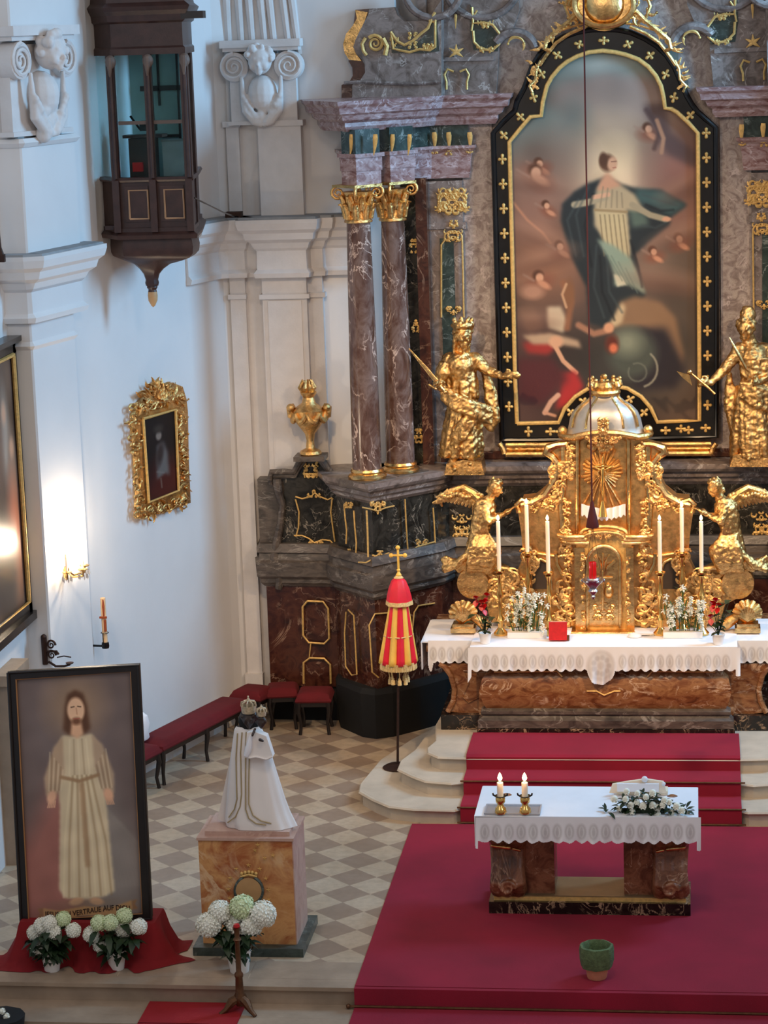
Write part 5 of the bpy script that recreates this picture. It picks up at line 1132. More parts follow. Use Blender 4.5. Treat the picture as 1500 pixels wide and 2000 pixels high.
arrangement((at(1334, 1243, 24.2).x, 24.2, 1.388), .20, .50, 'loose arrangement of white lilies and greens right of the tabernacle', 8)
def anthurium(c, reds, leaves, label):
    c = Vector(c); T = thing('potted_anthurium', c, label, 'potted plant', 'red anthuriums on the high altar'); pot(T, c, .066, .11)
    mb = MB(); rr = random.Random(4)
    for x, y in leaves+reds: p = at(x, y, c.y-.02); mb.tube([c+Vector((0, 0, .09)), (c+Vector((0, 0, .12))).lerp(p, .5), p], .004, 5)
    for x, y in leaves: p = at(x, y, c.y-.02); leaf_mesh(mb, p, (rr.uniform(-1, 1), -.6, rr.uniform(0, .6)), .12, .07, .3)
    for k in range(14): leaf_mesh(mb, c+Vector((0, 0, .12+.012*k)), (rr.uniform(-1, 1), -.6, rr.uniform(0, .8)), .10, .05, .3)
    mb.build('foliage', M['leaf'], T, recalc=False)
    for x, y in reds:
        mb = MB(); p = at(x, y, c.y-.05)
        for a in (-.6, 0, .6): leaf_mesh(mb, p, (math.sin(a)+rr.uniform(-.2, .2), -.5, .7), .085, .06, .1)
        leaf_mesh(mb, p, (rr.uniform(-.6, .6), -.5, -.8), .07, .06, .1)
        mb.build('red_spathe', M['redpetal'], T, recalc=False)
anthurium(atz(948, 1256, 1.388), [(944, 1190), (930, 1172), (952, 1166), (940, 1180), (949, 1178)], [(930, 1200), (965, 1205), (925, 1215), (960, 1218)], 'red anthurium in a white pot at the left end of the high altar')
anthurium(atz(1403, 1258, 1.388), [(1392, 1182), (1398, 1176), (1388, 1208), (1404, 1186)], [(1418, 1178), (1425, 1172), (1412, 1200), (1398, 1215), (1385, 1220), (1422, 1192)], 'red anthurium in a white pot at the right end of the high altar')
# small things on the high altar
c = atz(1090, 1252, 1.388); T = thing('red_book', c, 'red missal standing on a small holder left of the tabernacle', 'book')
mb = MB(); mb.box(c+Vector((0, .02, .10)), (.185, .04, .19), rx=-.25); mb.build('cover', M['redpetal'], T)
mb = MB(); mb.box(c+Vector((0, .04, .105)), (.17, .028, .178), rx=-.25); mb.build('pages', M['wax'], T)
mb = MB(); mb.box(c+Vector((.0, .07, .045)), (.14, .1, .07)); mb.box(c+Vector((.1, .02, .03)), (.03, .04, .05)); mb.build('holder', M['brass'], T)
c = atz(1240, 1244, 1.388); T = thing('altar_microphone', c, 'small white microphone foot lying right of the tabernacle', 'microphone')
mb = MB(); mb.lathe([(.05, 0), (.055, .01), (.045, .035), (.015, .045)], c, 20, sx=1.3); mb.build('foot', M['potwhite'], T); mb = MB(); mb.tube([c+Vector((.04, 0, .012)), c+Vector((.12, .0, .015)), c+Vector((.2, .02, .012))], .006, 6); mb.build('cable', M['frameblack'], T)
c = atz(1168, 1020, 1.388)
# ------------------------------------------------------------------ PEOPLE'S ALTAR
F0 = 19.62; ZT = .98; xl, xr = -1.92, -.05
T = thing('celebration_altar', (XC, 20.1, 0), 'free-standing altar table on two carved brown marble supports, on the crimson carpet', 'altar')
mb = MB(); mb.bb((-1.85, 19.88, .014), (-.11, 20.45, .12)); mb.build('black_plinth', M['m_blackv'], T)
mb = MB(); mb.bb((-1.81, 19.92, .118), (-.15, 20.42, .155)); mb.build('gilded_step', M['goldmatte'], T)
mb = MB(); mb.bb((-1.80, 19.93, .15), (-.16, 20.41, .165)); mb.build('base_slab', plain('olive_brown_marble', (.47, .38, .27), .35, var=.2, scale=5), T)
for s_ in (1, -1):
    fx = lambda x, s_=s_: XC+s_*(x-XC)
    mb = MB(); mb.prism([(fx(-1.56), 19.98, .16), (fx(-1.28), 19.98, .16), (fx(-1.28), 20.38, .16), (fx(-1.56), 20.38, .16)], (0, 0, ZT-.19)); mb.build('support', M['m_brown'], T)
    mb = MB()
    for w_ in (-.085, 0, .085):
        mb.tube([(fx(-1.68)+w_, y, z) for y, z in ((19.88, .90), (19.84, .80), (19.90, .70), (20.0, .62), (19.98, .50), (19.93, .40), (19.90, .30), (19.95, .22), (20.03, .20))], [.05, .07, .08, .08, .07, .065, .075, .085, .06], 10)
    for k in range(16): a = rnd.uniform(0, 6.28); mb.ball((fx(-1.68)+rnd.uniform(-.1, .1), 19.86+rnd.uniform(-.05, .03), .80+rnd.uniform(-.12, .08)), rnd.uniform(.03, .05), 8, 6)
    spiral(mb, (fx(-1.68), 19.83, .26), (1, 0, 0), (0, 0, 1), .07, 1.6, .022)
    mb.cap((fx(-1.70), 20.0, .2), (fx(-1.70), 20.2, .88), .10, .12)
    o = mb.build('carved_console', M['m_brown'], T); remesh(o, .010, 1)
    mb = MB(); mb.cap((fx(-1.80), 19.80, .66), (fx(-1.66), 19.84, .63), .014, .02); mb.cap((fx(-1.62), 19.84, .62), (fx(-1.57), 19.86, .60), .014); mb.ball((fx(-1.82), 19.82, .82), .035); mb.cap((fx(-1.84), 19.84, .9), (fx(-1.82), 19.80, .76), .02, .03); mb.build('gilded_tip', M['goldsmooth'], T)
mb = MB(); mb.bb((xl+.02, F0+.02, ZT-.09), (xr-.02, 20.42, ZT)); mb.build('table_top', M['m_altar'], T)
T = thing('altar_cloth', (XC, 20.0, ZT), 'white cloth with lace ovals on the free-standing altar', 'altar cloth')
mb = MB(); mb.bb((xl-.005, F0, ZT), (xr+.005, 20.45, ZT+.008)); mb.build('cloth_top', M['white'], T)
cloth_front('lace_border', 929, 1369, 1597, 1642, F0-.005, [947+23.6*i for i in range(18)], T, rx=9, ry=15, pitch=23.6, drop=lambda x: np.where(x < 935, 1655, np.where(x > 1360, 1664-.6*np.abs(x-1366), 0)), slope=.006)
mb = MB(); mb.bb((xl-.012, F0, ZT-.26), (xl-.003, 20.45, ZT+.006)); mb.cut(); mb.bb((xr+.003, F0, ZT-.28), (xr+.012, 20.45, ZT+.006)); mb.build('cloth_end', M['white'], T)
# tray, candlesticks and candles
zc = ZT+.008; ta, tb = atz(948, 1592, zc), atz(1056, 1576, zc)
T = thing('glass_tray', ((ta.x+tb.x)/2, (ta.y+tb.y)/2, zc), 'flat frosted glass tray under the two brass candlesticks', 'tray')
fg = plain('frosted_glass', (.80, .80, .82), .3, var=.02, Transmission_Weight=.5)
mb = MB(); mb.bb((ta.x, ta.y, zc), (tb.x, tb.y, zc+.012)); mb.build('tray_plate', fg, T)
mb = MB(); mb.mould([(ta.x, ta.y), (tb.x, ta.y), (tb.x, tb.y), (ta.x, tb.y)], [(-.008, zc), (.008, zc), (.012, zc+.022), (-.002, zc+.022)], closed=True); mb.build('tray_rim', fg, T)
for x, lab in ((978, 'left'), (1026, 'right')):
    c = atz(x, 1588, zc+.013); h = .15
    T = thing('candlestick', c, 'short brass candlestick with black drip spikes, the %s one on the glass tray' % lab, 'candlestick', 'candlesticks on the free-standing altar')
    mb = MB(); mb.lathe([(.048, 0), (.052, .01), (.046, .045), (.03, .06), (.025, .08), (.04, .10), (.042, .13), (.03, .15)], c, 24); mb.build('stem', M['brassbright'], T)
    mb = MB(); mb.lathe([(.03, .14), (.05, .15), (.05, .156), (.02, .15)], c, 20)
    for s_ in (-1, 1): mb.tube([c+Vector((s_*.04, 0, .15)), c+Vector((s_*.06, -.01, .165)), c+Vector((s_*.062, -.01, .18))], .008, 6)
    mb.build('drip_pan', M['frameblack'], T)
    candle(c+Vector((0, 0, .15)), .027, .125, 'lit thick white candle, the %s one on the free-standing altar' % lab, 'candles on the free-standing altar')
# flowers and ivory book stand
c = atz(1262, 1585, zc); T = thing('flower_arrangement', c, 'spreading arrangement of white roses and dark leaves on the free-standing altar', 'flower arrangement')
rr = random.Random(12); mb = MB(); mb.bb(c+Vector((-.16, -.05, 0)), c+Vector((.16, .07, .05)))
for k in range(170):
    u = rr.gauss(0, .5); u = max(-1, min(1, u)); x = u*.40; h = .19*(1-abs(u))**.8
    p = c+Vector((x*.85, rr.uniform(-.10, .06), .02+h*rr.uniform(0, .85))); a = rr.uniform(0, 6.28); leaf_mesh(mb, p, (math.cos(a)+u*.8, math.sin(a)*.8-.4, rr.uniform(-.1, .6)), rr.uniform(.06, .11), rr.uniform(.02, .045), rr.uniform(.1, .5))
mb.build('greenery', M['leaf'], T, recalc=False)
for i, (x, y) in enumerate([(1209, 1578), (1222, 1560), (1232, 1572), (1244, 1566), (1256, 1573), (1262, 1556), (1275, 1572), (1235, 1584), (1284, 1590), (1312, 1586), (1298, 1562), (1322, 1574), (1284, 1577), (1200, 1560), (1275, 1548), (1245, 1549), (1294, 1572), (1307, 1566), (1224, 1545), (1332, 1582)]):
    p = at(x, y, c.y-.06-rr.uniform(0, .05)); mb = MB(); r_ = rr.uniform(.034, .046); mb.ball(p, r_*.7, 10, 7)
    for k in range(13): a = k*2.4; d = Vector((math.cos(a)*(.4+.04*k), -.7, math.sin(a)*(.4+.04*k)+.3)); leaf_mesh(mb, p-d.normalized()*r_*.3, d, r_*1.25, r_*1.15, .2)
    mb.build('white_rose', M['petal'], T, recalc=False)
b_ = atz(1255, 1545, zc); T = thing('book_stand', b_, 'ivory book stand with an open book behind the white roses', 'book stand')
mb = MB(); mb.prism([at(x, y, 20.2) for x, y in ((1190, 1549), (1196, 1532), (1230, 1526), (1262, 1522), (1296, 1527), (1302, 1549))], (0, .03, 0)); mb.build('stand_board', M['wax'], T)
mb = MB(); mb.box((b_.x, 20.28, ZT+.03), (.44, .14, .035)); mb.build('stand_foot', M['wax'], T)
mb = MB(); mb.box(at(1246, 1538, 20.16), (.36, .03, .07), rx=-.1); mb.build('open_book', M['white'], T)
mb = MB(); mb.ball(at(1259, 1522, 20.18), .028); mb.cut(); mb.ball(at(1296, 1531, 20.18), .018); mb.build('stand_knob', M['white'], T)
# moss-covered pot on the carpet
c = atz(1166, 1909, .015); T = thing('flower_pot', c, 'terracotta pot with a collar of green moss on the crimson carpet', 'pot')
mb = MB(); mb.lathe([(.075, 0), (.08, .01), (.10, .13), (.10, .15), (.05, .14)], c, 28); mb.build('pot_body', M['terra'], T)
mb = MB(); mb.lathe([(.10, .09), (.125, .10), (.135, .15), (.14, .24), (.132, .275), (.115, .28), (.10, .25), (.10, .16), (.02, .13)], c, 40, wob=lambda a, z: 1+.03*math.sin(7*a)+.02*math.sin(13*a+z*40)); mb.build('moss_collar', M['felt'], T)

# ------------------------------------------------------------------ SANCTUARY LAMP
YL = 21.6; c0 = at(1158, 1131, YL)
T = thing('sanctuary_lamp', c0, 'hanging red glass sanctuary lamp in a silver bowl, in front of the tabernacle', 'lamp')
mb = MB(); mb.lathe([(.005, -.19), (.012, -.18), (.02, -.165), (.012, -.15), (.03, -.13), (.045, -.11), (.03, -.09), (.05, -.06), (.085, -.03), (.10, -.01), (.105, 0), (.06, .0), (.05, .012)], c0, 28, wob=lambda a, z: 1+.03*math.cos(8*a)); 
for k in range(6): a = k*PI/3; mb.ball(c0+Vector((math.cos(a)*.095, math.sin(a)*.095, -.012)), .016, 8, 6)
mb.build('silver_bowl', M['silver'], T)
mb = MB(); mb.lathe([(.03, .0), (.034, .01), (.034, .155), (.030, .16), (.028, .05)], c0, 24); mb.build('red_glass', M['redglass'], T)
kc = at(1157, 1030, YL); mb = MB(); mb.lathe([(.055, 0), (.058, .01), (.045, .08), (.028, .16), (.012, .24)], kc, 20, wob=lambda a, z: 1+.05*math.cos(9*a)); mb.build('maroon_tassel', plain('maroon_velvet', (.27, .03, .06), .8), T)
mb = MB()
for k in range(3): a = k*2.09+.5; mb.tube([c0+Vector((math.cos(a)*.09, math.sin(a)*.09, 0)), kc+Vector((0, 0, .02))], .0022, 5)
mb.build('chain', M['brass'], T); mb = MB(); mb.tube([kc+Vector((0, 0, .22)), (kc.x, kc.y, 12.5)], .0085, 6); mb.build('cord', plain('dark_red_cord', (.25, .06, .07), .8), T)
mb = MB(); mb.bb((kc.x-.1, kc.y-.1, 12.5), (kc.x+.1, kc.y+.1, 12.56)); mb.build('ceiling_hook', M['iron'], T)

# ------------------------------------------------------------------ CLOSED CANOPY UMBRELLA
bs = Vector((-3.10, 23.62, .15)); tp = at(779, 1132, 23.6)
T = thing('processional_umbrella', bs, 'closed red and yellow striped processional umbrella on an iron stand beside the altar steps', 'umbrella')
ax = (tp-bs).normalized()
mb = MB(); mb.lathe([(.15, 0), (.155, .01), (.12, .03), (.02, .045)], bs, 28); mb.tube([bs+Vector((0, 0, .03)), bs.lerp(tp, .55)], .013, 8); mb.build('stand', M['iron'], T)
M['ured'] = plain('red_silk', (.86, .10, .20), .5, var=.12, scale=8); M['uyel'] = plain('yellow_silk', (.95, .76, .34), .5, var=.1, scale=8); M['ufr'] = plain('cream_gold_fringe', (.86, .74, .50), .7, var=.2, scale=60, bump=.5)
yb = at(783, 1295, 23.6).z; mids_ = lambda z: bs+(tp-bs)*((z-bs.z)/(tp.z-bs.z))
HH = tp.z-yb
def gore(k, n, mat, name):
    mb = MB()
    def fn(u, v):
        a = 2*PI*(k+u)/n; rr_ = (.045+.135*v**.9)*(1+.10*math.cos(2*PI*(u-.5))*v); c = mids_(tp.z-HH*v); z = -.012*math.cos(2*PI*u)*v
        return tuple(c+Vector((math.cos(a)*rr_, math.sin(a)*rr_, z)))
    mb.grid(fn, 6, 16); o = mb.build(name, mat, T, recalc=False); s_ = o.modifiers.new('s', 'SOLIDIFY'); s_.thickness = .006
for k in range(12): gore(k, 12, M['ured'] if k % 2 else M['uyel'], 'silk_panel')
mb = MB(); c1 = mids_(tp.z-.07)
mb.lathe([(.125, -.15), (.118, -.10), (.10, -.02), (.07, .06), (.04, .09), (.01, .10)], c1, 24, wob=lambda a, z: 1+.06*math.cos(8*a)); mb.build('top_hood', M['ured'], T)
mb = MB(); mb.lathe([(.128, -.19), (.132, -.185), (.126, -.145), (.118, -.15)], c1, 40, wob=lambda a, z: 1+.05*math.cos(8*a)+.02*math.cos(40*a)); mb.lathe([(.045, .08), (.05, .09), (.03, .11), (.01, .115)], c1, 16); 
for k in range(8): a = k*PI/4+.3; p = mids_(tp.z-HH*.66)+Vector((math.cos(a)*.15, math.sin(a)*.15, 0)); p2 = mids_(tp.z-HH*.66)+Vector((math.cos(a+.7)*.15, math.sin(a+.7)*.15, 0)); mb.tube([p, p.lerp(p2, .5)*1.0, p2], .007, 6)
mb.build('gold_braid', M['ufr'], T)
mb = MB(); cb = mids_(yb); n_ = 72
for k in range(n_): a = k/n_*2*PI; d = Vector((math.cos(a), math.sin(a), 0)); mb.tube([cb+d*.178+Vector((0, 0, .02)), cb+d*(.18+rnd.uniform(-.006, .006))+Vector((0, 0, -.055))], .008, 4)
mb.build('fringe', M['ufr'], T)
for k in range(8):
    a = k/8*2*PI+.2; d = Vector((math.cos(a), math.sin(a), 0)); p = cb+d*.15; r_ = rnd.uniform(.0, .05); mb = MB(); mb.tube([p, p-d*.05+Vector((0, 0, -.09-r_*.4)), p-d*.06+Vector((0, 0, -.14-r_))], .006, 6); mb.lathe([(.006, 0), (.014, -.01), (.012, -.02), (.02, -.03), (.022, -.075)], p-d*.06+Vector((0, 0, -.13-r_)), 10); mb.build('tassel', M['ufr'], T)
ct = mids_(tp.z)+Vector((0, 0, .05)); mb = MB(); mb.lathe([(.02, -.03), (.03, 0), (.012, .03), (.02, .05), (.008, .07)], ct, 12); h = .22
mb.cap(ct+Vector((0, 0, .06)), ct+Vector((0, 0, .06+h)), .012); mb.cap(ct+Vector((-.065, 0, .20)), ct+Vector((.065, 0, .20)), .012)
for d in ((-.07, .20), (.07, .20), (0, .28)): mb.ball(ct+Vector((d[0], 0, d[1])), .024, 8, 6)
mb.build('cross_finial', M['uyel'], T)
# ------------------------------------------------------------------ BENCH AND STOOLS
def stool(c, w, d, h, rz, label, name='stool', legs=4, group='red velvet stools along the wall'):
    c = Vector(c); T = thing(name, c, label, 'stool' if name == 'stool' else 'bench', group); R_ = Matrix.Rotation(rz, 3, 'Z'); Q = lambda x, y, z: c+R_ @ Vector((x, y, z))
    mb = MB(); n = 10
    def fn(u, v):
        x = (u-.5)*w; y = (v-.5)*d; e = min(u, 1-u, 1)*w; f = min(v, 1-v)*d; k = min(1, min(e, f)/.06); return tuple(Q(x, y, h-.05+.05*math.sqrt(max(0, 1-(1-k)**2))+.012*math.sin(PI*u)*math.sin(PI*v)))
    mb.grid(fn, 24, 16); mb.mould([tuple(Q(x*w/2, y*d/2, 0))[:2] for x, y in ((-1, -1), (1, -1), (1, 1), (-1, 1))], [(-.02, h-.10), (.0, h-.10), (.012, h-.08), (0, h-.05), (-.02, h-.05)], closed=True)
    mb.build('seat_cushion', M['velvet'], T, recalc=False)
    mb = MB(); mb.mould([tuple(Q(x*(w/2-.015), y*(d/2-.015), 0))[:2] for x, y in ((-1, -1), (1, -1), (1, 1), (-1, 1))], [(-.02, h-.15), (0, h-.15), (0, h-.09), (-.02, h-.09)], closed=True); mb.build('apron', M['blackwood'], T)
    xs = (-1, 1) if legs == 4 else (-1, 0, 1)
    for sx_ in xs:
        for sy_ in (-1, 1):
            mb = MB(); mb.tube([Q(sx_*(w/2-.03), sy_*(d/2-.03), h-.10), Q(sx_*(w/2-.02), sy_*(d/2-.02), h*.6), Q(sx_*(w/2-.045), sy_*(d/2-.045), h*.25), Q(sx_*(w/2-.03), sy_*(d/2-.03), 0)], [.032, .028, .018, .02], 8); mb.build('leg', M['blackwood'], T)
hs = .47
A1, B1 = atz(318, 1450, hs), atz(490, 1362, hs)      # front edge of the bench seat
dv = (B1-A1); L_ = dv.length; ang = math.atan2(dv.y, dv.x); nn = Vector((-dv.y, dv.x, 0)).normalized()
if nn.x > 0: nn = -nn
wB = .36
cB = (A1+B1)/2+nn*wB/2
stool((cB.x, cB.y, 0), L_, wB, hs, ang, 'long low bench upholstered in dark red velvet along the left wall', 'bench', 6, None)
c = atz(487, 1349, hs); stool((c.x+.02, c.y+.12, 0), .36, .38, hs, ang, 'dark red velvet stool at the far end of the long bench')
c = atz(551, 1339, hs); stool((c.x, c.y+.02, 0), .34, .36, hs, .15, 'dark red velvet stool under the left wing of the marble altar wall')
c = atz(614, 1348, hs); stool((c.x, c.y+.02, 0), .38, .38, hs, .05, 'dark red velvet stool touching the black plinth of the altar wall')
c = atz(283, 1452, hs); stool((c.x-.06, c.y-.12, 0), .36, .36, hs, ang, 'dark red velvet stool half hidden behind the large framed picture')
c = atz(281, 1440, hs); c = Vector((c.x-.04, c.y-.1, hs+.005)); T = thing('folded_vestment', c, 'folded white vestment lying on the stool behind the large framed picture', 'cloth')
mb = MB(); mb.lathe([(.10, 0), (.115, .02), (.11, .1), (.125, .18), (.11, .26), (.06, .30)], c, 24, sx=1, sy=.8, wob=lambda a, z: 1+.07*math.sin(5*a+9*z)); mb.build('folded_cloth', M['white'], T); mb = MB(); mb.ball(c+Vector((0, 0, .31)), .045, sz=.5); mb.build('cloth_clasp', M['iron'], T)

# ------------------------------------------------------------------ FRAMED PICTURE OF A ROBED FIGURE ON A RED-DRAPED BLOCK
bx0, bx1, by0, by1, bz = -5.68, -4.53, 18.62, 18.98, .36
T = thing('draped_block', (-5.05, 18.8, 0), 'low block draped in dark red cloth under the large framed picture', 'plinth')
mb = MB(); ring = []
base = [(bx0, by0), (bx0+.65, by0), (bx1, by0), (bx1, by1), (bx0+.65, by1), (bx0, by1)]
def ringp(k, n=72):
    P = []
    per = [(bx0, by0), (bx1, by0), (bx1, by1), (bx0, by1)]; Ls = [bx1-bx0, by1-by0]*2; tot = sum(Ls)
    for i in range(n):
        d = i/n*tot; j = 0
        while d > Ls[j]: d -= Ls[j]; j += 1
        a, b = Vector(per[j]), Vector(per[(j+1) % 4]); p = a.lerp(b, d/Ls[j]); P.append((p, j))
    return P
RP_ = ringp(0); cc = Vector(((bx0+bx1)/2, (by0+by1)/2)); rings = []
for lv, (z, ex) in enumerate(((bz, -.3), (bz+.004, 0), (bz-.03, .012), (.2, .04), (.06, .09), (.012, .13), (.006, .19))):
    R0 = []
    for i, (p, j) in enumerate(RP_):
        d = (p-cc); d = Vector((d.x/(bx1-bx0), d.y/(by1-by0))); m_ = max(abs(d.x), abs(d.y)); dd = Vector((1 if d.x > .49 else -1 if d.x < -.49 else 0, 1 if d.y > .49 else -1 if d.y < -.49 else 0))
        wv = 1+(.35*math.sin(i*1.1)+.3*math.sin(i*.47))*(lv > 2); e = ex*wv if ex > 0 else 0
        q_ = p+dd*e if ex >= 0 else cc.lerp(p, .5); R0.append((q_.x, max(q_.y, 18.40), z))
    rings.append(R0)
n = len(RP_)
mb.add([v for r_ in rings for v in r_], [(k*n+i, k*n+(i+1) % n, (k+1)*n+(i+1) % n, (k+1)*n+i) for k in range(len(rings)-1) for i in range(n)]+[list(range(n))[::-1]], True)
mb.build('red_cloth', M['redcloth'], T, ang=60)
mb = MB(); mb.bb((bx0+.02, by0+.02, 0), (bx1-.02, by1-.02, bz-.01)); mb.build('wooden_block', M['darkwood'], T)
p0_ = Vector((-5.05, 18.72, bz)); nrm = Vector((.0, -1, -.0)); nrm = Vector((0, -1, .05))
def QP(x, y, off=0): v = atp(x, y, p0_, nrm); return v+Vector((0, -off, 0))
T = thing('framed_picture', QP(170, 1800), 'large framed painting of a standing figure in a pale robe, standing on the red-draped block', 'painting')
O = [(18, 1312), (272, 1297), (297, 1791), (44, 1810)]; I = [(32, 1325), (257, 1310), (280, 1783), (57, 1796)]
mb = MB(); V = [QP(*p, .03) for p in O]+[QP(*p, .03) for p in I]+[QP(*p, -.03) for p in O]+[QP(*p, -.03) for p in I]
for i in range(4): j = (i+1) % 4; mb.add([V[i], V[j], V[4+j], V[4+i], V[8+i], V[8+j], V[12+j], V[12+i]], [(0, 1, 2, 3), (4, 5, 1, 0), (3, 2, 6, 7), (7, 6, 5, 4)])
mb.tube([QP(*p, .035) for p in O]+[QP(*O[0], .035)], .014, 6); mb.build('frame', M['blackwood'], T, recalc=False)
mb = MB(); mb.tube([QP(*p, .02) for p in I]+[QP(*I[0], .02)], .010, 6); mb.build('gilded_inner_edge', plain('dull_gold', (.66, .47, .30), .4, .3), T, recalc=False)
mb = MB(); mb.prism([QP(*p, -.02) for p in O], (0, .02, 0)); mb.build('back_board', M['blackwood'], T)
P = Paint(0, 0, 226, 476, 1.1, (.36, .30, .28)); wf = 0
P.blob(113, 110, 150, 170, (.42, .37, .36), .7); P.poly([(0, 330), (70, 200), (110, 160), (110, 476), (0, 476)], (.60, .38, .34), 22, .85); P.poly([(120, 170), (150, 190), (226, 340), (226, 476), (120, 476)], (.50, .47, .45), 22, .85)
for k in range(9): P.line([(80-5*k, 250+6*k), (62-8*k, 330+8*k), (50-9*k, 420)], 4, (.58, .38, .34), .35, 4); P.line([(150+5*k, 250+6*k), (168+7*k, 340), (180+8*k, 420)], 4, (.55, .52, .48), .3, 4)
P.blob(113, 62, 46, 50, (.62, .50, .38), .8, al=.8)
rb = (.76, .69, .57)
P.poly([(84, 118), (142, 118), (158, 150), (164, 260), (172, 430), (150, 440), (110, 444), (72, 438), (62, 420), (72, 260), (68, 150)], rb, 2)
P.poly([(84, 120), (66, 140), (44, 200), (46, 236), (70, 232), (84, 190)], (.66, .56, .46), 2); P.poly([(142, 120), (162, 140), (182, 200), (180, 238), (158, 232), (144, 190)], (.64, .55, .46), 2)
P.blob(57, 238, 9, 13, (.82, .64, .52), .3, 20); P.blob(169, 240, 9, 13, (.80, .62, .50), .3, -20)
for i in range(5):
    P.line([(52+i*3, 246), (48+i*3.4, 258)], 2.2, (.80, .62, .50), 1, 1); P.line([(163+i*3, 247), (166+i*3.2, 259)], 2.2, (.78, .60, .48), 1, 1)
for k in range(7): P.line([(58+4*k, 150+6*k), (52+4*k, 225)], 2, (.50, .41, .31) if k % 2 else (.82, .75, .62), .6, 1.5); P.line([(168-4*k, 150+6*k), (176-4*k, 226)], 2, (.50, .41, .31) if k % 2 else (.80, .73, .60), .6, 1.5)
for k in range(5): P.line([(98+8*k, 128), (94+10*k, 196)], 2.5, (.56, .48, .38) if k % 2 else (.84, .78, .66), .6, 2)
for k in range(10): x = 78+k*9; P.line([(x*.5+57, 200), (x, 330), (x+(k-5)*1.5, 436)], 3, (.52, .42, .30) if k % 2 else (.84, .78, .64), .6, 2.5)
P.line([(78, 200), (113, 210), (150, 200)], 7, (.58, .46, .34), .9, 2); P.poly([(112, 212), (122, 212), (126, 380), (116, 380)], (.60, .48, .36), 2, .8)
P.poly([(92, 60), (98, 38), (113, 30), (129, 38), (135, 60), (140, 108), (128, 118), (98, 118), (86, 108)], (.33, .22, .16), 3)
P.blob(113, 70, 17, 25, (.84, .68, .55), .15); P.poly([(104, 92), (122, 92), (126, 118), (113, 126), (100, 118)], (.80, .63, .50), 2)
P.blob(113, 92, 9, 7, (.42, .28, .20), .5); P.line([(104, 64), (110, 63)], 2, (.25, .18, .14), 1, .8); P.line([(117, 63), (123, 64)], 2, (.25, .18, .14), 1, .8); P.line([(114, 66), (115, 78)], 2, (.66, .48, .38), .8, 1); P.line([(108, 87), (119, 87)], 2, (.60, .32, .27), .9, .8); P.poly([(96, 50), (113, 34), (130, 50), (126, 44), (113, 38), (100, 44)], (.33, .22, .16), 2)
P.blob(95, 446, 14, 7, (.78, .60, .46), .3, -10); P.blob(135, 448, 14, 7, (.78, .60, .46), .3, 10); P.blob(113, 452, 60, 10, (.50, .42, .34), .7, al=.5)
P.mottle(.03, 17, 3)
P.poly([(28, 455), (60, 462), (110, 456), (160, 462), (204, 450), (206, 468), (160, 478), (110, 474), (60, 480), (28, 473)], (.62, .48, .33), 1.2)
P.poly([(18, 456), (28, 455), (28, 473), (16, 474), (22, 465)], (.50, .37, .26), 1); P.poly([(204, 450), (216, 449), (210, 458), (216, 467), (206, 468)], (.50, .37, .26), 1)
def QI(u, v, off=0):
    s_, t = u/226, v/476; x = (I[0][0]*(1-s_)+I[1][0]*s_)*(1-t)+(I[3][0]*(1-s_)+I[2][0]*s_)*t; y = (I[0][1]*(1-s_)+I[1][1]*s_)*(1-t)+(I[3][1]*(1-s_)+I[2][1]*s_)*t; return QP(x, y, off)
P.mesh('canvas', lambda u, v: QI(u, v, .0), M['canvas'], T, gain=1.5)
def text(s_, name, mat, par, org, ex, ey, size, off, bend=None):
    cu = bpy.data.curves.new(name, 'FONT'); cu.body = s_; cu.size = 1; cu.align_x = 'LEFT'; cu.offset = .012; o = bpy.data.objects.new(name+'_tmp', cu); C.objects.link(o)
    dg = bpy.context.evaluated_depsgraph_get(); me = bpy.data.meshes.new_from_object(o.evaluated_get(dg)); bpy.data.objects.remove(o); me.name = name
    wmax = max(v.co.x for v in me.vertices)
    for v in me.vertices:
        u = v.co.x/wmax; v.co = org(u, v.co.y)
    me.materials.clear(); me.materials.append(mat); o = bpy.data.objects.new(name, me); C.objects.link(o); setpar(o, par); return o
ink = plain('dark_lettering', (.20, .13, .10), .6)
def banner(u, y): x = 32+u*168; w_ = 3.0*math.sin((x-28)/176*2*PI*1.05); return QI(x, 471+w_-y*14.5-(1.5 if x > 150 else 0), .004)
text('JESUS ICH VERTRAUE AUF DICH', 'banner_lettering', ink, T, banner, None, None, 1, 0)

# ------------------------------------------------------------------ MARBLE PEDESTAL WITH THE CLOTHED MADONNA
px0, px1, py0, py1, pz = -4.19, -3.39, 18.93, 19.50, 1.0
T = thing('marble_pedestal', ((px0+px1)/2, (py0+py1)/2, 0), 'orange veined marble pedestal with a crowned emblem and small gold stars', 'pedestal')
mb = MB(); mb.bb((px0-.07, py0-.10, 0), (px1+.07, py1+.12, .075)); mb.build('green_plinth', M['m_plinthgreen'], T)
mb = MB(); mb.bb((px0, py0, .07), (px1-.006, py1, pz-.0)); mb.build('pedestal_body', M['m_ped'], T)
mb = MB(); mb.bb((px1-.01, py0+.004, .07), (px1+.004, py1, pz)); mb.build('pale_side', M['m_pedside'], T)
mb = MB(); mb.bb((px0-.012, py0-.012, pz-.012), (px1+.012, py1+.012, pz+.012)); mb.bb((px0+.05, py0+.05, pz+.01), (px1-.03, py1-.03, pz+.05)); mb.build('top_slab', M['m_pedside'], T)
E_ = fy(py0-.012); mb = MB(); ce = at(486, 1738, py0-.01); mb.lathe([(.105, 0), (.11, .012), (.02, .018)], ce, 24, tilt=Matrix.Rotation(PI/2, 3, 'X')); mb.build('emblem', plain('tan_stone', (.72, .55, .36), .5), T)
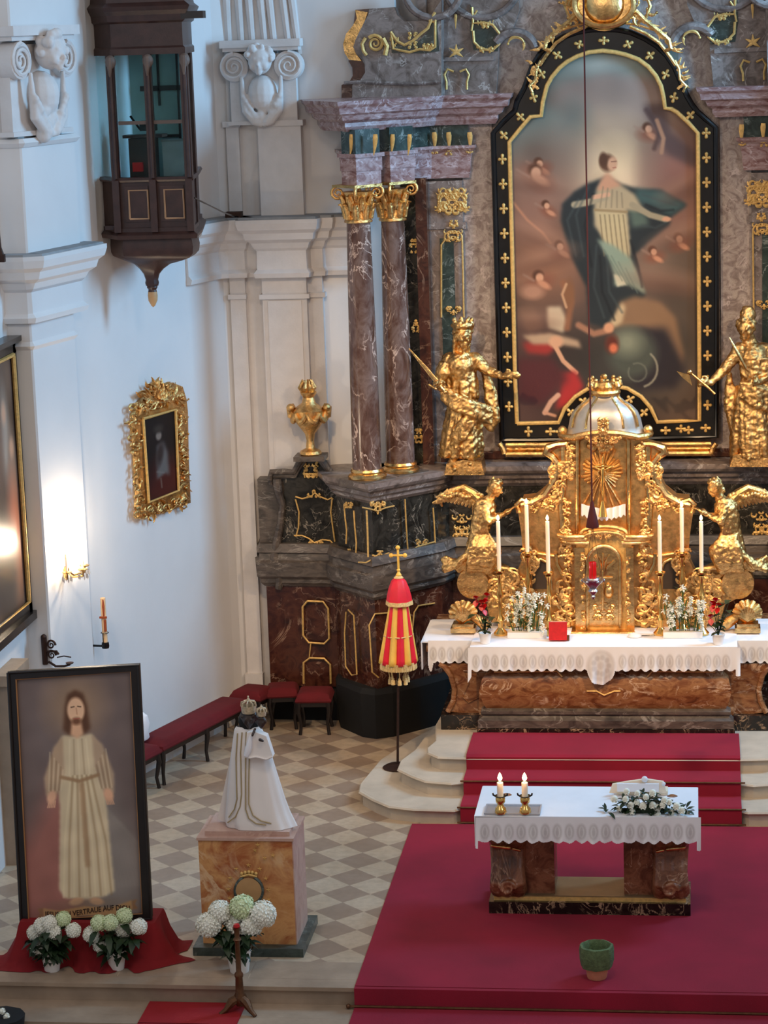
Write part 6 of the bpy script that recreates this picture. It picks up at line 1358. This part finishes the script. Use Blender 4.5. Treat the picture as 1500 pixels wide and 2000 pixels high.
mb = MB(); mb.tube([E_(486+27*math.cos(a), 1740+28*math.sin(a)) for a in np.linspace(-1.15, PI+1.15, 26)], .014, 6); mb.build('wreath', M['m_plinthgreen'], T, recalc=False)
mb = MB(); 
for k in range(5): mb.ball(E_(472+7*k, 1706-3*math.sin(k*PI/4)), .017, 8, 6)
mb.tube([E_(470, 1712), E_(486, 1708), E_(502, 1712)], .012, 6); mb.build('crown_emblem', M['goldmatte'], T)
for (x, y) in ((503, 1650), (498, 1661), (517, 1676), (533, 1671), (461, 1697), (485, 1690), (507, 1697), (450, 1715), (519, 1716), (446, 1737), (524, 1738), (449, 1755), (524, 1757)):
    mb = MB(); c = E_(x, y)
    for i in range(5): a = PI/2+i*2*PI/5; mb.add([c+Vector((0, -.012, 0)), c+Vector((math.cos(a+.6)*.009, 0, math.sin(a+.6)*.009)), c+Vector((math.cos(a)*.024, 0, math.sin(a)*.024)), c+Vector((math.cos(a-.6)*.009, 0, math.sin(a-.6)*.009))], [(0, 1, 2), (0, 2, 3)])
    mb.build('gold_star', M['goldmatte'], T, recalc=False)
YM = 19.12; T = thing('madonna_figure', at(505, 1612, YM), 'dark-faced crowned Madonna figure with child in a wide white gold-trimmed robe', 'statue')
rows = [(1418, 461, 508), (1425, 457, 513), (1440, 455, 520), (1470, 451, 529), (1500, 448, 538), (1530, 445, 547), (1560, 443, 556), (1585, 441, 565), (1602, 440, 573), (1613, 443, 578)]
mb = MB()
def robe_fn(u, v):
    t = v*(len(rows)-1); i = min(int(t), len(rows)-2); f = t-i; y = rows[i][0]*(1-f)+rows[i+1][0]*f; a_ = rows[i][1]*(1-f)+rows[i+1][1]*f; b__ = rows[i][2]*(1-f)+rows[i+1][2]*f
    th = 2*PI*u; ctr = at((a_+b__)/2, y, YM); hw = (b__-a_)/2/ (FPX/20.1)
    rr_ = 1+.05*v*math.sin(6*th+1)+.03*v*math.sin(11*th)
    return (ctr.x+math.cos(th)*hw*rr_, YM+math.sin(th)*hw*.45*rr_, ctr.z)
mb.grid(robe_fn, 60, 30); mb.build('white_robe', M['satin'], T, recalc=False)
mb = MB(); mb.prism([at(x, y, YM+.06) for x, y in ((458, 1440), (425, 1600), (445, 1608), (470, 1600))], (0, .05, 0)); mb.build('robe_train', M['satin'], T)
def on_robe(px, py, lift=.006):
    """point of the robe's front surface seen at this pixel (solved once for the trim)"""
    best = None
    for k in range(60):
        Yq = YM-.30+k*.005; p = at(px, py, Yq); i = 0
        zz = p.z; prev = None
        for j in range(len(rows)-1):
            za = at(rows[j][1], rows[j][0], YM).z; zb_ = at(rows[j+1][1], rows[j+1][0], YM).z
            if zb_ <= zz <= za or j == len(rows)-2:
                f = min(1, max(0, (za-zz)/(za-zb_+1e-6))); a_ = rows[j][1]*(1-f)+rows[j+1][1]*f; b__ = rows[j][2]*(1-f)+rows[j+1][2]*f; cx = at((a_+b__)/2, py, YM).x; hw = (b__-a_)/2/(FPX/20.1)
                if ((p.x-cx)/hw)**2+((Yq-YM)/(hw*.45))**2 < 1.08: return p+Vector((0, -lift, 0))
                break
    return at(px, py, YM-.1)
mb = MB()
for pts in ([(473, 1430), (470, 1470), (471, 1510), (472, 1550), (469, 1575), (460, 1595), (445, 1606)], [(481, 1430), (480, 1480), (480, 1540), (480, 1580), (486, 1598), (500, 1608), (520, 1611)], [(487, 1482), (486, 1530), (486, 1570), (494, 1592), (510, 1603), (530, 1608)], [(464, 1432), (461, 1480), (462, 1530), (463, 1560), (458, 1580), (447, 1596)]):
    mb.tube([on_robe(*p) for p in pts], .0055, 6)
mb.build('gold_trim', plain('gold_braid', (.66, .58, .42), .5), T, recalc=False)
mb = MB(); mb.prism([at(x, y, YM-.13) for x, y in ((482, 1432), (498, 1430), (520, 1438), (533, 1478), (520, 1484), (495, 1478), (487, 1482), (479, 1478))], (0, .09, 0)); mb.tube([at(x, y, YM-.135) for x, y in ((479, 1478), (489, 1480), (500, 1478), (520, 1483), (532, 1478))], .009, 6); mb.build('child_robe', M['satin'], T)
mb = MB(); mb.tube([at(490, 1436, YM-.14), at(486, 1460, YM-.15), at(481, 1476, YM-.14)], [.012, .03, .022], 8); mb.build('veil_fold', M['white'], T)
mb = MB(); head(mb, at(486, 1404, YM-.03), .065, (.1, -.95, -.2)); mb.tube([at(486, 1412, YM), at(486, 1424, YM)], .045, 10); remesh(mb.build('dark_head', M['skin'], T), .008, 1)
mb = MB(); mb.ball(at(486, 1407, YM+.02), .09, 16, 10, sz=1.05); 
mb.build('dark_veil', M['black'], T)
mb = MB(); head(mb, at(510, 1411, YM-.10), .042, (.1, -.95, -.2)); mb.cap(at(498, 1424, YM-.14), at(493, 1436, YM-.17), .012); mb.ball(at(508, 1445, YM-.16), .016); mb.cap(at(508, 1445, YM-.16), at(513, 1447, YM-.16), .012); remesh(mb.build('child_head', M['skin'], T), .008, 1)
silv = plain('worn_silver_gilt', (.78, .70, .58), .4, .25, .3, 40, .4)
for (cx, cy, r_, nm) in ((486, 1392, .07, 'crown'), (511, 1398, .045, 'child_crown')):
    c = at(cx, cy, YM-.04 if nm == 'crown' else YM-.1); mb = MB(); mb.lathe([(r_*.8, 0), (r_*.85, .01), (r_*.9, r_*.9), (r_*.86, r_*.9), (r_*.75, .01)], c, 20)
    for k in range(8): a = k*PI/4; mb.tube([c+Vector((math.cos(a)*r_*.9, math.sin(a)*r_*.9, r_*.8)), c+Vector((math.cos(a)*r_*.85, math.sin(a)*r_*.85, r_*1.3)), c+Vector((0, 0, r_*1.55))], .007, 6)
    mb.cap(c+Vector((0, 0, r_*1.5)), c+Vector((0, 0, r_*2.0)), .007); mb.ball(c+Vector((0, 0, r_*1.6)), .014); mb.build(nm, silv, T)
# ------------------------------------------------------------------ BRASS STAND AT THE FRONT STEPS
c = Vector(atz(470, 1977, -.16)); tpz = at(469, 1812, c.y).z-c.z
T = thing('brass_stand', c, 'aged brass stand with a fluted pole on the nave step before the big hydrangea', 'stand')
mb = MB(); mb.lathe([(.03, .06), (.05, .10), (.05, .14), (.035, .17), (.03, .3), (.036, .31), (.036, .33), (.022, .35), (.020, tpz-.12), (.034, tpz-.10), (.02, tpz-.08), (.022, tpz-.03), (.034, tpz)], c, 16); mb.build('pole', M['brass'], T)
for k in range(3): a = -.6+k*2.09; d = Vector((math.cos(a), math.sin(a), 0)); mb = MB(); mb.tube([c+Vector((0, 0, .13)), c+d*.07+Vector((0, 0, .10)), c+d*.12+Vector((0, 0, .04)), c+d*.17+Vector((0, 0, .01))], [.035, .04, .022, .016], 8); mb.build('foot', M['brass'], T)
mb = MB(); mb.lathe([(.02, 0), (.028, .01), (.022, .03), (.008, .035)], c+Vector((0, 0, tpz)), 14); mb.build('red_knob', M['redpetal'], T)
# black patterned bouquet at the lower left corner
c = at(4, 2010, 17.7); c.z = -.32; T = thing('dark_basket', c, 'black basket with a few pale flowers cut off by the lower left corner', 'basket')
mb = MB(); mb.lathe([(.14, 0), (.17, .1), (.19, .24), (.15, .26)], c, 20, wob=lambda a, z: 1+.03*math.sin(9*a)); mb.build('basket', M['black'], T)
mb = MB(); 
for k in range(30): a = rnd.uniform(0, 6.28); leaf_mesh(mb, c+Vector((math.cos(a)*.08, math.sin(a)*.08, .24)), (math.cos(a), math.sin(a), .5), .12, .06, .6)
mb.build('dark_leaf', M['black'], T, recalc=False)
for (x, y) in ((13, 1985), (19, 1994), (4, 1975)): mb = MB(); floret_ball(mb, at(x, y, c.y-.08), .025, 14, .012, x); mb.build('blossom', M['petal'], T, recalc=False)

# ------------------------------------------------------------------ LEFT WALL: BIG PAINTING
XW = -6.44
LW = lambda x, y: atp(x, y, (XW, 0, 0), (1, 0, 0))
tr_, br_ = LW(35, 660), LW(66, 1186); y1_ = (tr_.y+br_.y)/2; zt, zb = tr_.z, LW(66, 1186).z-.02
T = thing('wall_painting', (XW, y1_-1.1, zb), 'large dark painting in a black and gold frame, cut off by the left edge', 'painting')
ya = y1_-2.2
mb = MB()
for (a, b, c_, d) in ((ya, y1_, zt-.11, zt), (ya, y1_, zb, zb+.13), (y1_-.27, y1_, zb, zt), (ya, ya+.27, zb, zt)): mb.bb((-6.5, a, c_), (XW+.03, b, d))
mb.bb((-6.5, ya-.04, zt), (XW+.09, y1_+.04, zt+.05)); mb.bb((-6.5, ya-.03, zb-.05), (XW+.07, y1_+.03, zb+.03)); mb.build('frame', M['frameblack'], T)
mb = MB(); Pq = [(y1_-.29, zt-.12), (y1_-.29, zb+.14), (ya+.29, zb+.14), (ya+.29, zt-.12)]; mb.tube([(XW+.035, a, b) for a, b in Pq+[Pq[0]]], .022, 6); mb.build('gilded_inner_edge', M['goldmatte'], T, recalc=False)
M['varnish'] = attrmat('varnished_canvas', .32, spec=.6, bs=.05, bsc=40)
P = Paint(0, 0, 194, 236, 1.5, (.33, .27, .24)); P.mottle(.2, 20, 2)
for (x, y, w_, h_, cl) in ((150, 70, 16, 40, (.62, .58, .54)), (120, 60, 20, 50, (.45, .36, .32)), (170, 110, 14, 40, (.55, .47, .42)), (80, 90, 30, 60, (.36, .28, .25)), (165, 165, 24, 50, (.60, .36, .28)), (130, 200, 40, 40, (.30, .27, .25)), (60, 180, 40, 50, (.25, .22, .21)), (150, 50, 8, 10, (.78, .62, .52)), (172, 85, 8, 9, (.76, .60, .50))): P.blob(x, y, w_, h_, cl, .5)
P.mesh('canvas', lambda u, v: (XW+.005, ya+.25+u/194*(y1_-ya-.50), zt-.11-v/236*(zt-zb-.24)), M['varnish'], T)

# pilaster-side things: plane of the blue pilaster face
PF = lambda x, y, off=0: atp(x, y, (dl(23, .145+off)[0], dl(23, .145+off)[1], 0), (pn.x, pn.y, 0))
DW = lambda x, y, off=0: atp(x, y, (dl(23, .0+off)[0], dl(23, .0+off)[1], 0), (pn.x, pn.y, 0))
eD = Vector((-pn.y, pn.x, 0)); nD = Vector((pn.x, pn.y, 0))          # along the wall, out of the wall
c = PF(121, 1112); T = thing('wall_sconce', c, 'crystal wall lamp with candle bulbs shining on the left pilaster', 'wall lamp')
mb = MB(); mb.lathe([(.06, 0), (.07, .01), (.03, .03)], c, 16, tilt=nD.to_track_quat('Z', 'Y').to_matrix()); mb.ball(c+nD*.05, .03); mb.build('back_plate', M['brassbright'], T)
for k, (s_, o_) in enumerate(((-1, .16), (0, .24), (1, .16))):
    e = c+eD*.16*s_+nD*o_; mb = MB(); mb.tube([c+nD*.03, c+nD*(o_*.5)+eD*.08*s_+Vector((0, 0, -.07)), e+Vector((0, 0, -.05)), e], .010, 8); mb.lathe([(.012, 0), (.045, .01), (.05, .02), (.02, .025)], e, 16); arm = mb.build('arm', M['brassbright'], T)
    mb = MB(); mb.lathe([(.013, .02), (.013, .20)], e, 12); mb.build('candle_tube', M['wax'], arm)
    mb = MB(); mb.lathe([(.008, .20), (.018, .225), (.017, .245), (.003, .285)], e, 12); mb.build('bulb', M['bulb'], arm)
    mb = MB(); 
    for j in range(6): a = j*PI/3; p = e+Vector((math.cos(a)*.045, math.sin(a)*.045, 0)); mb.tube([p, p+Vector((0, 0, -.03))], .0015, 4); mb.lathe([(.001, -.085), (.009, -.06), (.006, -.035), (.001, -.025)], p, 6, smooth=False)
    mb.build('crystal_drop', plain('crystal', (.8, .78, .78), .05, Transmission_Weight=.8), arm)
    l = bpy.data.lights.new('sconce_bulb_light', 'POINT'); l.energy = 20; l.color = (1, .80, .58); l.shadow_soft_size = .03; o = bpy.data.objects.new('sconce_bulb_light', l); C.objects.link(o); o.location = e+Vector((0, 0, .30))+nD*.03
# bronze bracket at the pilaster foot
c = PF(87, 1272); T = thing('bronze_bracket', c, 'bronze scroll bracket on the pilaster just above the large framed picture', 'bracket')
mb = MB(); mb.tube([c+Vector((0, 0, -.13)), c+Vector((0, 0, .13))], [.028, .03], 8); mb.ball(c+Vector((0, 0, .14)), .03); mb.build('wall_plate', M['iron'], T)
mb = MB(); up = Vector((0, 0, 1)); 
for z in (.07, -.03): spiral(mb, c+nD*.08+up*z, nD, up, .05, 1.6, .012)
mb.tube([c+nD*.02, c+nD*.14+up*.01, c+nD*.16-up*.02], .012, 6); mb.tube([c+nD*.04-up*.1, c+nD*.12-up*.14, c+nD*.22-up*.13, c+nD*.28-up*.11], .012, 6); mb.lathe([(.01, 0), (.035, .01), (.04, .02), (.01, .015)], c+nD*.28-up*.11, 12); mb.tube([c+nD*.14-up*.05, c+nD*.22-up*.03, c+nD*.30-up*.035], .006, 6); mb.build('scroll_arm', M['iron'], T, recalc=False)
# decorated wall candle
c = DW(206, 1262, .14); T = thing('wall_candle', c, 'decorated orange and cream candle in a glass holder fixed on the left wall', 'candle')
mb = MB(); mb.lathe([(.035, -.02), (.04, 0), (.036, .04), (.02, .045)], c, 16); mb.tube([c, c-nD*.14-eD*.02], .012, 6); mb.build('holder', M['frameblack'], T)
mb = MB(); 
for s_ in (-1, 1): mb.tube([c+eD*.035*s_+up*.03, c+eD*.038*s_+up*.14], .005, 5)
mb.tube([c+Vector((math.cos(a)*.038, math.sin(a)*.038, .14)) for a in np.linspace(0, 6.283, 14)], .004, 5); mb.build('wire_cage', M['frameblack'], T)
mb = MB(); mb.lathe([(.026, .04), (.026, .50), (.02, .505)], c, 16); mb.build('candle_body', plain('cream_wax', (.90, .74, .56), .5), T)
mb = MB(); mb.tube([c-eD*.0+nD*.0+Vector((0.016, -.024, z)) for z in (.16, .28)]+[c+Vector((.016, -.024, .32))]*0, .014, 6); mb.tube([c+Vector((.008, -.027, z)) for z in (.32, .42, .49)], [.008, .014, .006], 6); mb.box(c+Vector((.0, -.026, .305)), (.075, .02, .02)); mb.build('painted_cross', plain('orange_brown_wax', (.62, .28, .12), .5), T)

# ------------------------------------------------------------------ SMALL GILT-FRAMED PICTURE
c = DW(312, 985, .05); T = thing('gilt_framed_picture', c, 'small dark picture of a white-robed figure in a carved gilt frame on the left wall', 'painting')
OO = [(250, 806), (262, 782), (285, 760), (303, 744), (330, 742), (352, 750), (360, 775), (363, 800), (365, 900), (369, 985), (320, 1002), (263, 1018), (256, 910)]
mb = MB(); mb.prism([DW(308+(x-308)*.93, 885+(y-885)*.965, .01) for x, y in OO], nD*.05); mb.build('frame_board', M['gold'], T)
II = [(280, 818), (343, 800), (349, 958), (291, 981)]
mb = MB(); DFn = lambda x, y: DW(x, y, .075)
for x0, y0, x1, y1 in ((262, 815, 273, 1008), (354, 800, 363, 975), (268, 1008, 364, 980), (260, 800, 357, 775)):
    for k in range(52):
        t = rnd.random(); x = x0+(x1-x0)*t+rnd.gauss(0, 4); y = y0+(y1-y0)*t+rnd.gauss(0, 5)
        if rnd.random() < .5: cscroll(mb, (x, y), DFn, rnd.uniform(3, 7), rnd.uniform(0, 6), rnd.uniform(3, 9), .012)
        else: leafy(mb, (x, y), DFn, rnd.uniform(9, 17), rnd.uniform(0, 6.28), .016, rnd.uniform(-1, 1))
for k in range(90): a = rnd.uniform(-2.9, -.2); r_ = rnd.uniform(5, 36); leafy(mb, (312+r_*1.1*math.cos(a), 785+r_*math.sin(a)), DFn, rnd.uniform(10, 20), a+rnd.uniform(-.7, .7), .017, rnd.uniform(-.8, .8))
mb.build('carved_leafwork', M['gold'], T, recalc=False)
mb = MB(); mb.tube([DW(x, y, .09) for x, y in II+[II[0]]], .016, 6); mb.build('inner_moulding', M['goldmatte'], T, recalc=False)
P = Paint(0, 0, 66, 165, 1.0, (.09, .055, .05)); P.blob(40, 130, 40, 40, (.26, .08, .06), .6); P.blob(30, 150, 40, 20, (.28, .09, .06), .6); P.poly([(24, 60), (38, 55), (46, 80), (48, 130), (40, 120), (20, 128), (22, 90)], (.38, .36, .35), 3); P.blob(29, 42, 6, 9, (.50, .44, .40), .3); P.blob(29, 28, 10, 8, (.2, .17, .15), .5); P.blob(30, 78, 7, 22, (.20, .15, .14), .5, 10); P.line([(22, 112), (36, 118)], 3, (.45, .42, .40), .7, 1.5); P.line([(29, 128), (30, 146)], 3, (.42, .34, .3), .8, 1)
def QD(u, v): s_, t = u/66, v/165; x = (II[0][0]*(1-s_)+II[1][0]*s_)*(1-t)+(II[3][0]*(1-s_)+II[2][0]*s_)*t; y = (II[0][1]*(1-s_)+II[1][1]*s_)*(1-t)+(II[3][1]*(1-s_)+II[2][1]*s_)*t; return DW(x, y, .066)
P.mesh('canvas', QD, M['canvas'], T)

# ------------------------------------------------------------------ ORATORY BAY WINDOW
x0_, x1_, yb_ = at(231, 350, 23.5).x, at(370, 350, 23.5).x, 23.5; xm_ = (x0_+x1_)/2-.005
PLN = [(x0_-.27, 23.86), (x0_, yb_), (x1_, yb_), (x1_-.09, 24.2), (x1_-.26, 25.2)]
T = thing('oratory_bay', (xm_, 23.9, 5.0), 'dark wooden glazed oratory bay with a pendant, hanging on the left wall', 'bay window')
zs, zg = 6.21, 7.42
mb = MB(); mb.mould(PLN, [(-.06, 5.68), (0, 5.68), (0, zs), (-.06, zs)]); mb.build('parapet', M['darkwood'], T)
mb = MB(); mb.mould(PLN, [(-.15, 5.62), (.05, 5.63), (.06, 5.67), (.02, 5.70), (.02, 5.74), (-.1, 5.75)]); mb.build('base_cornice', M['darkwood'], T)
mb = MB(); mb.mould(PLN, [(-.08, zs-.02), (.03, zs-.02), (.045, zs), (.03, zs+.025), (-.08, zs+.025)]); mb.build('sill', M['darkwood'], T)
mb = MB(); mb.mould(PLN, [(-.1, zg), (.02, zg), (.02, zg+.06), (.0, zg+.08), (.0, zg+.30), (.03, zg+.32), (.04, zg+.38), (.07, zg+.42), (.09, zg+.46), (.04, zg+.50), (.02, zg+.62), (.06, zg+.66), (.08, zg+.75), (-.1, zg+.75)]); mb.build('entablature', M['darkwood'], T)
mb = MB(); mb.bb((x1_+.0, 23.46, zg+.33), (x1_+.22, 23.6, zg+.40)); mb.build('cornice_return', M['blackwood'], T)
posts = [(x0_-.02, yb_), (xm_, yb_), (x1_-.0, yb_), (x0_-.27, 23.86), (x1_-.09, 24.2)]
for k, (x, y) in enumerate(posts):
    mb = MB(); w_ = .075 if k < 3 else .05; mb.box((x, y-.0, (zs+zg)/2), (w_, .07, zg-zs)); mb.box((x-.0, y-.02, (5.7+zs)/2), (w_*.9, .07, zs-5.7))
    if k < 3: mb.tube([(x+.01, y-.05, zs+.02), (x+.01, y-.05, zg-.05)], .022, 8)
    pst = mb.build('post', M['darkwood'], T)
    if k < 3:
        mb = MB(); mb.ball((x+.02, y-.06, zg-.06), .055, 10, 8, sz=1.2); mb.tube([(x+.02, y-.09, zg-.02), (x+.02, y-.10, zg-.10), (x+.01, y-.07, zg-.20)], [.03, .03, .01], 8); mb.build('carved_console', plain('greyed_wood', (.42, .35, .31), .6, var=.2), pst)
for (a, b) in ((x0_, xm_), (xm_, x1_)):
    mb = MB(); mb.bb((a+.035, yb_-.015, 6.75), (b-.035, yb_+.02, 6.785)); mb.build('transom', plain('worn_wood', (.38, .32, .29), .5), T)
    mb = MB(); mb.bb((a+.03, yb_+.002, zs), (b-.03, yb_+.008, zg)); mb.build('glass_pane', M['glass'], T)
    mb = MB(); mx_ = (a+b)/2; mb.bb((mx_-.12, yb_-.012, 5.80), (mx_+.12, yb_+.01, 6.15)); pnl = mb.build('panel', M['darkwood'], T)
    mb = MB(); mb.tube([(mx_+u*.095+.02, yb_-.018, 5.97+v*.14) for u, v in ((-1, -1), (1, -1), (1, 1), (-1, 1), (-1, -1))], .010, 4); mb.build('inlaid_frame', plain('pale_inlay', (.74, .60, .48), .5), pnl)
mb = MB(); a, b = Vector((x0_-.27, 23.86, 0)), Vector((x0_, yb_, 0)); mb.add([a+up*zs, b+up*zs, b+up*zg, a+up*zg], [(0, 1, 2, 3)]); mb.build('side_pane', M['glass'], T, recalc=False)
mb = MB(); mb.prism([(x1_-.01, yb_+.05, zs), (x1_-.0, yb_+.05, zs), (x1_-.09, 24.2, zs), (x1_-.1, 24.2, zs)], (0, 0, zg-zs)); mb.build('side_pane', M['glass'], T)
# inside of the oratory
gi = plain('grey_green_panelling', (.55, .66, .65), .6, var=.15, scale=3)
mb = MB(); mb.bb((-5.95, 24.42, 5.7), (-5.12, 24.46, 8.1)); bkp = mb.build('inner_wall', gi, T)
mb = MB(); 
for x, z0, z1 in ((-5.42, 6.9, 7.5), (-5.22, 6.2, 7.5)): mb.bb((x, 24.38, z0), (x+.02, 24.42, z1))
mb.bb((-5.6, 24.38, 7.05), (-5.1, 24.42, 7.10)); mb.bb((-5.6, 24.38, 6.58), (-5.2, 24.42, 6.61)); mb.build('inner_glazing_bar', M['blackwood'], bkp)
mb = MB(); mb.bb((-5.85, 23.6, 5.72), (-5.15, 24.44, 5.76)); mb.build('inner_floor', M['darkwood'], T)
mb = MB()
RGS = []; ctr = Vector((at(291, 480, 23.7).x, 23.75))
for z, s_ in ((5.64, .96), (5.60, .98), (5.54, 1.0), (5.47, .98), (5.43, .90), (5.40, .72), (5.36, .50), (5.31, .33), (5.26, .22), (5.20, .17), (5.17, .19), (5.14, .17), (5.13, .10)):
    base_ = [(x0_-.27, 24.0), (x0_-.0, yb_+.02), (x1_, yb_+.02), (x1_-.02, 23.95), (x1_-.1, 24.3), (x0_-.2, 24.3)]
    s2 = s_ if s_ > .5 else s_*.9; ring_ = []
    for i in range(len(base_)):
        a, b = Vector(base_[i]), Vector(base_[(i+1) % len(base_)])
        for t in (0, .5): p = a.lerp(b, t); d = p-ctr; mix_ = max(0, min(1, (s_-.2)/.5)); rnd_ = d.normalized()*.42; p2 = ctr+d.lerp(rnd_, 1-mix_)*s2; ring_.append((p2.x, p2.y, z))
    RGS.append(ring_)
n = len(RGS[0]); mb.add([v for r_ in RGS for v in r_], [(k*n+i, k*n+(i+1) % n, (k+1)*n+(i+1) % n, (k+1)*n+i) for k in range(len(RGS)-1) for i in range(n)]+[list(range(n)), [(len(RGS)-1)*n+i for i in range(n)][::-1]], True); mb.build('corbel', M['darkwood'], T, ang=35)
mb = MB(); cc = Vector((ctr.x, ctr.y, 5.14)); mb.lathe([(.05, 0), (.055, -.015), (.04, -.04), (.045, -.06)], cc, 16); fin = mb.build('pendant', M['darkwood'], T)
mb = MB(); mb.lathe([(.045, -.06), (.05, -.10), (.045, -.15), (.02, -.20), (.003, -.215)], cc, 16, wob=lambda a, z: 1+.06*math.sin(8*a+z*60)); mb.build('gilt_cone', plain('pale_gilt_wood', (.76, .60, .42), .5), fin)
c = at(283, 345, 23.85); c.z = 5.76; T = thing('lectern_desk', c, 'small dark desk with a red box seen through the oratory glass', 'desk')
mb = MB(); mb.box(c+Vector((-.02, .1, .42)), (.26, .2, .84)); mb.box(c+Vector((.0, .1, .86)), (.4, .26, .03)); mb.build('desk_body', M['darkwood'], T)
mb = MB(); mb.box(c+Vector((-.06, -.02, .56)), (.10, .05, .09)); mb.build('red_box', plain('bright_red', (.85, .06, .06), .5), T)
mb = MB(); mb.box(c+Vector((.04, .1, .96)), (.16, .1, .10)); mb.tube([c+Vector((-.14, .1, 1.06)), c+Vector((-.05, .1, .93)), c+Vector((.1, .1, .9))], .012, 6); mb.build('microphone_stand', M['frameblack'], T)
c = at(340, 345, 23.85); c.z = 5.76; T = thing('paper_stack', c, 'pale stack of boxes behind the right oratory pane', 'box')
mb = MB(); mb.box(c+Vector((0, .12, .40)), (.22, .2, .8)); mb.build('box_body', plain('grey_paper', (.62, .62, .62), .8), T); mb = MB(); mb.box(c+Vector((0, .12, .81)), (.24, .22, .02)); mb.build('box_lid', plain('grey_lid', (.5, .5, .5), .8), T)
# cable hanging from the bay to the cornice
mb = MB(); P3 = [Vector((x1_-.02, 23.8, 6.0)), Vector((x1_+.06, 24.8, 5.78)), Vector((-4.95, 25.75, 5.66)), Vector((-4.9, 25.8, 5.65))]; mb.tube(P3, .008, 6); tag(mb.build('wall_cable', M['frameblack'], None), 'thin dark cable running from the oratory bay to the cornice', 'cable')
c = at(457, 416, 25.85); c.z = 5.645; mb = MB(); mb.box(c+Vector((0, 0, .03)), (.17, .14, .06)); tag(mb.build('cable_box', M['iron'], None), 'small rusty box lying on the cornice below the cherub capital', 'box')
# end of a lamp bracket cut off at the left edge
mb = MB(); e = at(3, 500, 21.6); mb.tube([e+Vector((-.05, 0, .55)), e+Vector((-.02, 0, .3)), e+Vector((-.01, 0, .08)), e], [.02, .015, .015, .03], 8); mb.box(e+Vector((0, 0, -.02)), (.06, .05, .07)); mb.tube([e+Vector((-.2, 0, .6)), e+Vector((0, 0, .62)), e+Vector((.01, 0, .58))], .01, 6); mb.tube([e+Vector((-.0, 0, 0)), e+Vector((-.45, .05, .1))], .012, 6); tag(mb.build('hanging_bracket', M['iron'], None), 'tip of a dark iron bracket cut off by the upper left edge', 'bracket')
